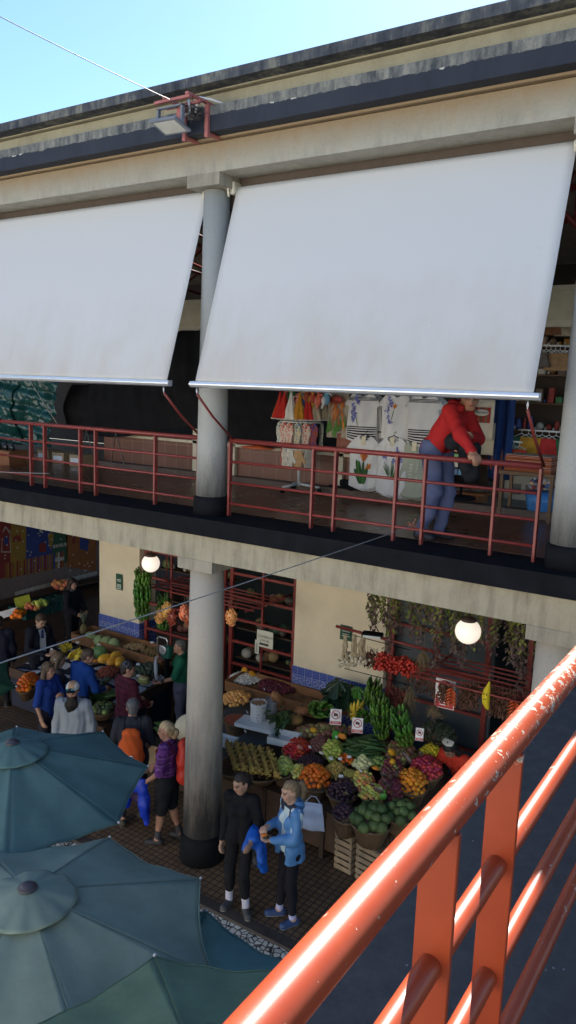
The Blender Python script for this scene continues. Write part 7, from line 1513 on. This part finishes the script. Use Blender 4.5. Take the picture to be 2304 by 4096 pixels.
# --- inside of the souvenir shop at the right
shw = M('shop_wood', (.13,.07,.035), .6, .2, 5)
def shelfunit(xa, xb, Ys, zs, n, label, seed, cols, d=.35, hang=False):
    rs = random.Random(seed); loc = ((xa+xb)/2, Ys, 4.5); t = thing('souvenir_shelf', label, 'shelf', loc)
    for z in zs: sp('shelf', MB().box((xa,Ys,z-.02),(xb,Ys+d,z)), shw, t, loc)
    sp('back_panel', MB().box((xa,Ys+d+.001,4.52),(xb,Ys+d+.03,max(zs)+.5)), M('shop_back', (.055,.035,.025), .8), t, loc)
    for z in zs:
        x = xa+.03
        while x < xb-.06:
            m = MB(); w_ = rs.uniform(.05,.13); h = rs.uniform(.07,.24); mi = rs.randrange(len(cols)); y = Ys+.03+rs.uniform(0,.06)
            if rs.random() < .5: m.bbox((x,y,z+.001),(x+w_,y+.12,z+h), .008, mi)
            elif rs.random() < .5: m.lathe([(w_*.45,0),(w_*.5,h*.4),(w_*.3,h*.8),(w_*.32,h),(0,h)], (x+w_/2,y+.07,z), 12, mi)
            else: m.ball((x+w_/2,y+.07,z+w_*.5), (w_*.5,w_*.5,w_*.5), 10, 7, mi)
            if rs.random() < .45: m.box((x+.01,y-.012,z+.01),(x+.04,y-.008,z+.05), 0)
            c0 = V((x+w_/2, y+.06, z)); m.xform(Matrix.Translation(-c0)); o = m.build('souvenir', [M('souvenir_%d' % i, c, .6) for i, c in enumerate(cols)], None, c0); tag(o, 'small souvenir in the row on the '+label.split(' of ')[0].split(' crowded')[0]+' deep in the shop', 'souvenir', 'souvenirs on the shop shelves'); x += w_+rs.uniform(.005,.03)
    return t
SC = [(.45,.42,.36),(.32,.04,.03),(.03,.06,.20),(.20,.10,.04),(.04,.15,.06),(.42,.22,.03),(.10,.08,.07),(.28,.20,.14)]
shelfunit(-3.75, -1.6, 11.3, (5.15,5.55,5.95,6.35,6.75,7.15), 12, 'wall of shelves crowded with souvenirs deep in the shop', 11, SC); shelfunit(-4.7, -3.8, 11.0, (5.0,5.4,5.8,6.2), 9, 'narrow shelf of souvenirs behind the man in red', 12, SC)
def hangers(px0, py0, px1, py1, Yh, n, cols, label, L_=.5, seed=1):
    a, b = PY(px0, py0, Yh), PY(px1, py1, Yh); t = thing('clothes_rail', label, 'rail', a); rs = random.Random(seed); MB().tube([(0,0,0), b-a], .012, 8).build('rail', wm, t); m = MB(); hn = MB()
    for i in range(n):
        c = (b-a)*((i+.5)/n); l = L_*rs.uniform(.7,1.1); w_ = rs.uniform(.13,.19); y = rs.gauss(0,.05); hn.tube([c+V((0,0,0)), c+V((0,0,-.05)), c+V((w_*.6,y,-.10))], .005, 5).tube([c+V((0,0,-.05)), c+V((-w_*.6,y,-.10))], .005, 5)
        m.add([c+V(q) for q in ((-w_*.6,y-.02,-.10),(w_*.6,y-.02,-.10),(w_,y-.03,-l),(-w_,y-.03,-l),(-w_*.6,y+.02,-.10),(w_*.6,y+.02,-.10),(w_,y+.03,-l),(-w_,y+.03,-l))], [(3,2,1,0),(4,5,6,7),(0,1,5,4),(2,3,7,6),(1,2,6,5),(3,0,4,7)], rs.randrange(len(cols)))
    m.build('hung_clothes', [M('rail_cloth_%d_%d' % (seed, i), c, .9, .25, 10) for i, c in enumerate(cols)], t); hn.build('hanger', wm, t); return t
hangers(2075,1718,2240,1728,10.6,6,[(.45,.03,.03),(.04,.14,.09),(.55,.30,.03),(.03,.16,.08)],'rail of bright children clothes on white hangers in the shop',.55,2); hangers(2000,1760,2090,1770,10.4,4,[(.45,.06,.03),(.05,.13,.10),(.30,.10,.04)],'rail of orange and green clothes deeper in the shop',.5,3)
hangers(2150,1195,2300,1190,10.3,7,[(.24,.13,.06),(.18,.08,.04),(.35,.30,.22)],'strings of small brown trinkets hanging at the top of the shop',.45,4); hangers(2140,1380,2290,1385,10.5,8,[(.30,.18,.09),(.12,.10,.09),(.40,.36,.30)],'row of small cards and trinkets hanging above the shop shelves',.30,5)
# apron with lettering, tote bags, postcard rack, blue cloth
p = PY(1932, 1598, 9.85); t = thing('striped_apron', 'striped red apron with a white oval badge hung beside the man in red', 'apron', p); m = MB(); solid(sheet_mesh(lambda u, v: (-.17+.34*u, .012*math.sin(u*11), -.52*v), 14, 10).build('fabric', M('apron_cream', (.50,.45,.36), .9), t))
for i, c in enumerate(((.30,.03,.025),(.12,.02,.02),(.36,.06,.03),(.10,.06,.03),(.30,.03,.025),(.16,.10,.05),(.33,.03,.025))): MB().box((-.12+.034*i,-.022,-.30),(-.12+.034*(i+1)-.002,-.016,-.10)).build('stripe', M('apron_stripe_%d' % i, c, .9), t)
MB().lathe([(0,0),(.10,0),(.10,.003),(0,.003)], (0,0,0), 26, 0, 1, .42).xform(Matrix.Translation((0,-.023,-.17)) @ Matrix.Rotation(rad(90),4,'X')).build('badge', M('badge_cream', (.6,.58,.52), .8), t); text('MADEIRA', .042, M('sign_ink', (0,0,0)), t, (0,-.029,-.17), (rad(90),0,0))
p = PY(1935, 1690, 9.9); t = thing('tote_bags', 'beige cloth bags hanging below the striped apron', 'bags', p); solid(sheet_mesh(lambda u, v: (-.16+.32*u, .015*math.sin(u*9+v), -.42*v), 12, 10).build('fabric', M('tote_beige', (.42,.36,.27), .9, .1, 6), t)); MB().bbox((-.05,-.03,-.24),(.04,-.024,-.06), .001).build('print', M('tote_print', (.16,.12,.10), .9), t); MB().tube([(-.06,0,0),(-.04,0,.12),(.04,0,.12),(.06,0,0)], .007, 6).build('handle', M('tote_beige', (0,0,0)), t)
p = PY(1848, 1905, 9.75); t = thing('postcard_rack', 'tall black rack of colourful magnets and cards behind the man in red', 'rack', p); MB().tube([(0,0,-.25),(0,0,1.15)], .02, 8).build('pole', black, t); rs = random.Random(6); pc = [(.05,.25,.45),(.10,.30,.08),(.55,.5,.42),(.5,.15,.05),(.02,.10,.25),(.55,.42,.10)]; m = MB()
for i in range(11):
    for j in range(3): x = -.11+.075*j; z = .02+.10*i; m.bbox((x,-.05-.004*(i % 2),z),(x+.062,-.042,z+.075), .001, rs.randrange(6))
m.build('cards', [M('postcard_%d' % i, c, .4) for i, c in enumerate(pc)], t); MB().lathe([(0,-.3),(.2,-.3),(.2,-.27),(0,-.25)], (0,0,0), 20).build('base', black, t)
p = PY(2020, 1560, 10.3); t = thing('blue_cloth', 'long dark blue cloth hanging beside the shop entrance', 'cloth', p); solid(sheet_mesh(lambda u, v: (-.15+.30*u, .05*math.sin(u*14)*(.4+.6*v), -1.2*v), 24, 14).build('fabric', M('deep_blue_cloth', (.012,.04,.15), .9), t))
p = PY(2125, 1870, 9.8); t = thing('blanket_stack', 'stack of striped orange and red blankets on a table in the shop', 'blankets', p); m = MB(); bc = [(.40,.06,.02),(.22,.02,.02),(.45,.16,.03),(.30,.03,.03),(.05,.05,.06),(.5,.4,.3)]
for i in range(6):
    for j in range(5): m.bbox((-.28+.01*(i % 2),-.22,-.04+.034*i+.0066*j),(.30,.2,-.04+.034*i+.0066*j+.006), .002, (i*3+j*2) % 6)
m.build('blankets', [M('blanket_%d' % i, c, .9) for i, c in enumerate(bc)], t); MB().bbox((-.33,-.26,-.09),(.36,.26,-.0401), .004).build('table_top', shw, t)
for x in (-.3,.32):
    for y in (-.2,.2): MB().box((x-.02,y-.02,4.503-p.z),(x+.02,y+.02,-.091)).build('leg', shw, t)
p = PZ(2105, 2000, 4.503); t = thing('white_cabinet', 'low white box with two small square doors on the shop floor', 'cabinet', p); MB().bbox((-.32,-.1,0),(.3,.25,.38), .006).build('body', M('cab_white', (.50,.46,.38), .7), t); MB().box((-.2,-.104,.08),(-.06,-.1005,.24)).box((.0,-.104,.08),(.14,-.1005,.24)).build('door', M('cab_grey', (.16,.15,.14), .6), t)
p = PZ(2155, 2070, 4.503); t = thing('toy_basket', 'blue bag full of small bright wrapped toys beside the right column', 'bag', p); MB().lathe([(.14,0),(.17,.2),(.19,.34),(.16,.32),(0,.25)], (0,0,0), 24, 0, 1, 1, True, lambda a, z: 1+.06*math.sin(a*5+z*9)).build('bag_body', M('bag_blue', (.05,.20,.50), .4), t); rs = random.Random(12); wc = ((.4,.42,.5),(.35,.08,.06),(.05,.12,.35),(.45,.3,.2))
for i in range(60):
    k = rs.randrange(4); o = MB().ball((0,0,0), (.035,.03,.02), 8, 5).build('wrapped_toy', M('toy_wrap_%d' % k, wc[k], .35), None, p+V((rs.gauss(.04,.09), rs.gauss(0,.08), .38+abs(rs.gauss(0,.1)))), (rs.uniform(0,3),rs.uniform(0,3),0)); tag(o, 'small bright wrapped toy heaped in the blue bag beside the right column', 'toy', 'wrapped toys in the blue bag')
p = PZ(1800, 2020, 4.503)+V((0,.5,0)); t = thing('magazine_table', 'low cardboard table with magazines behind the man in red', 'table', p); MB().bbox((-.28,-.3,.14),(.42,.25,.17), .004).build('table_top', crd, t); MB().bbox((-.22,-.2,0),(.3,.2,.139), .004).build('base', crd, t); m = MB(); rs = random.Random(2)
for i in range(12): x, y = rs.uniform(-.2,.3), rs.uniform(-.22,.15); m.box((x-.09,y-.06,.171+.004*i),(x+.09,y+.06,.174+.004*i), rs.randrange(3), Euler((0,0,rs.uniform(-.5,.5))).to_matrix())
m.build('magazines', [M('mag_%d' % i, c, .4) for i, c in enumerate(((.5,.48,.45),(.2,.25,.3),(.4,.25,.15)))], t)
p = PZ(1400, 1985, 4.503)+V((0,.0,0)); t = thing('rack_foot', 'black wheeled foot of the shirt rack on the kerb', 'rack', (p.x, 9.72, 4.603)); MB().bbox((-.10,-.05,.06),(.12,.05,.15), .01).tube([(0,.1,.1),(0,.12,2.0)], .018, 8).build('frame', black, t); MB().lathe([(0,-.02),(.05,-.02),(.05,.02),(0,.02)], (0,0,0), 16).xform(Matrix.Translation((.08,0,.05)) @ Matrix.Rotation(rad(90),4,'X')).build('caster', black, t)
m = MB().box((-5.6,9.66,4.63),(-4.4,9.70,4.66)); m.tube([(-5.55,9.75,6.02),(-4.2,9.75,6.02)], .012, 8).tube([(-5.55,9.72,5.47),(-4.2,9.72,5.47)], .012, 8); tag(m.build('shirt_rail', black), 'black rails that carry the two rows of shirts', 'rail')
wreath = V(PY(1655,2095,7.2)); m = MB(); rs = random.Random(1)
for i in range(14): m.tube([wreath+V((rs.gauss(0,.02),-.05+rs.gauss(0,.015),rs.gauss(0,.015))), wreath+V((rs.gauss(.02,.04),-.05+rs.gauss(0,.02),rs.gauss(0,.03)))], .006, 5)
tag(m.build('cable_tie', M('rust_wire', (.25,.10,.06), .7)), 'rusty twisted wire knot where the cable meets the railing', 'knot')
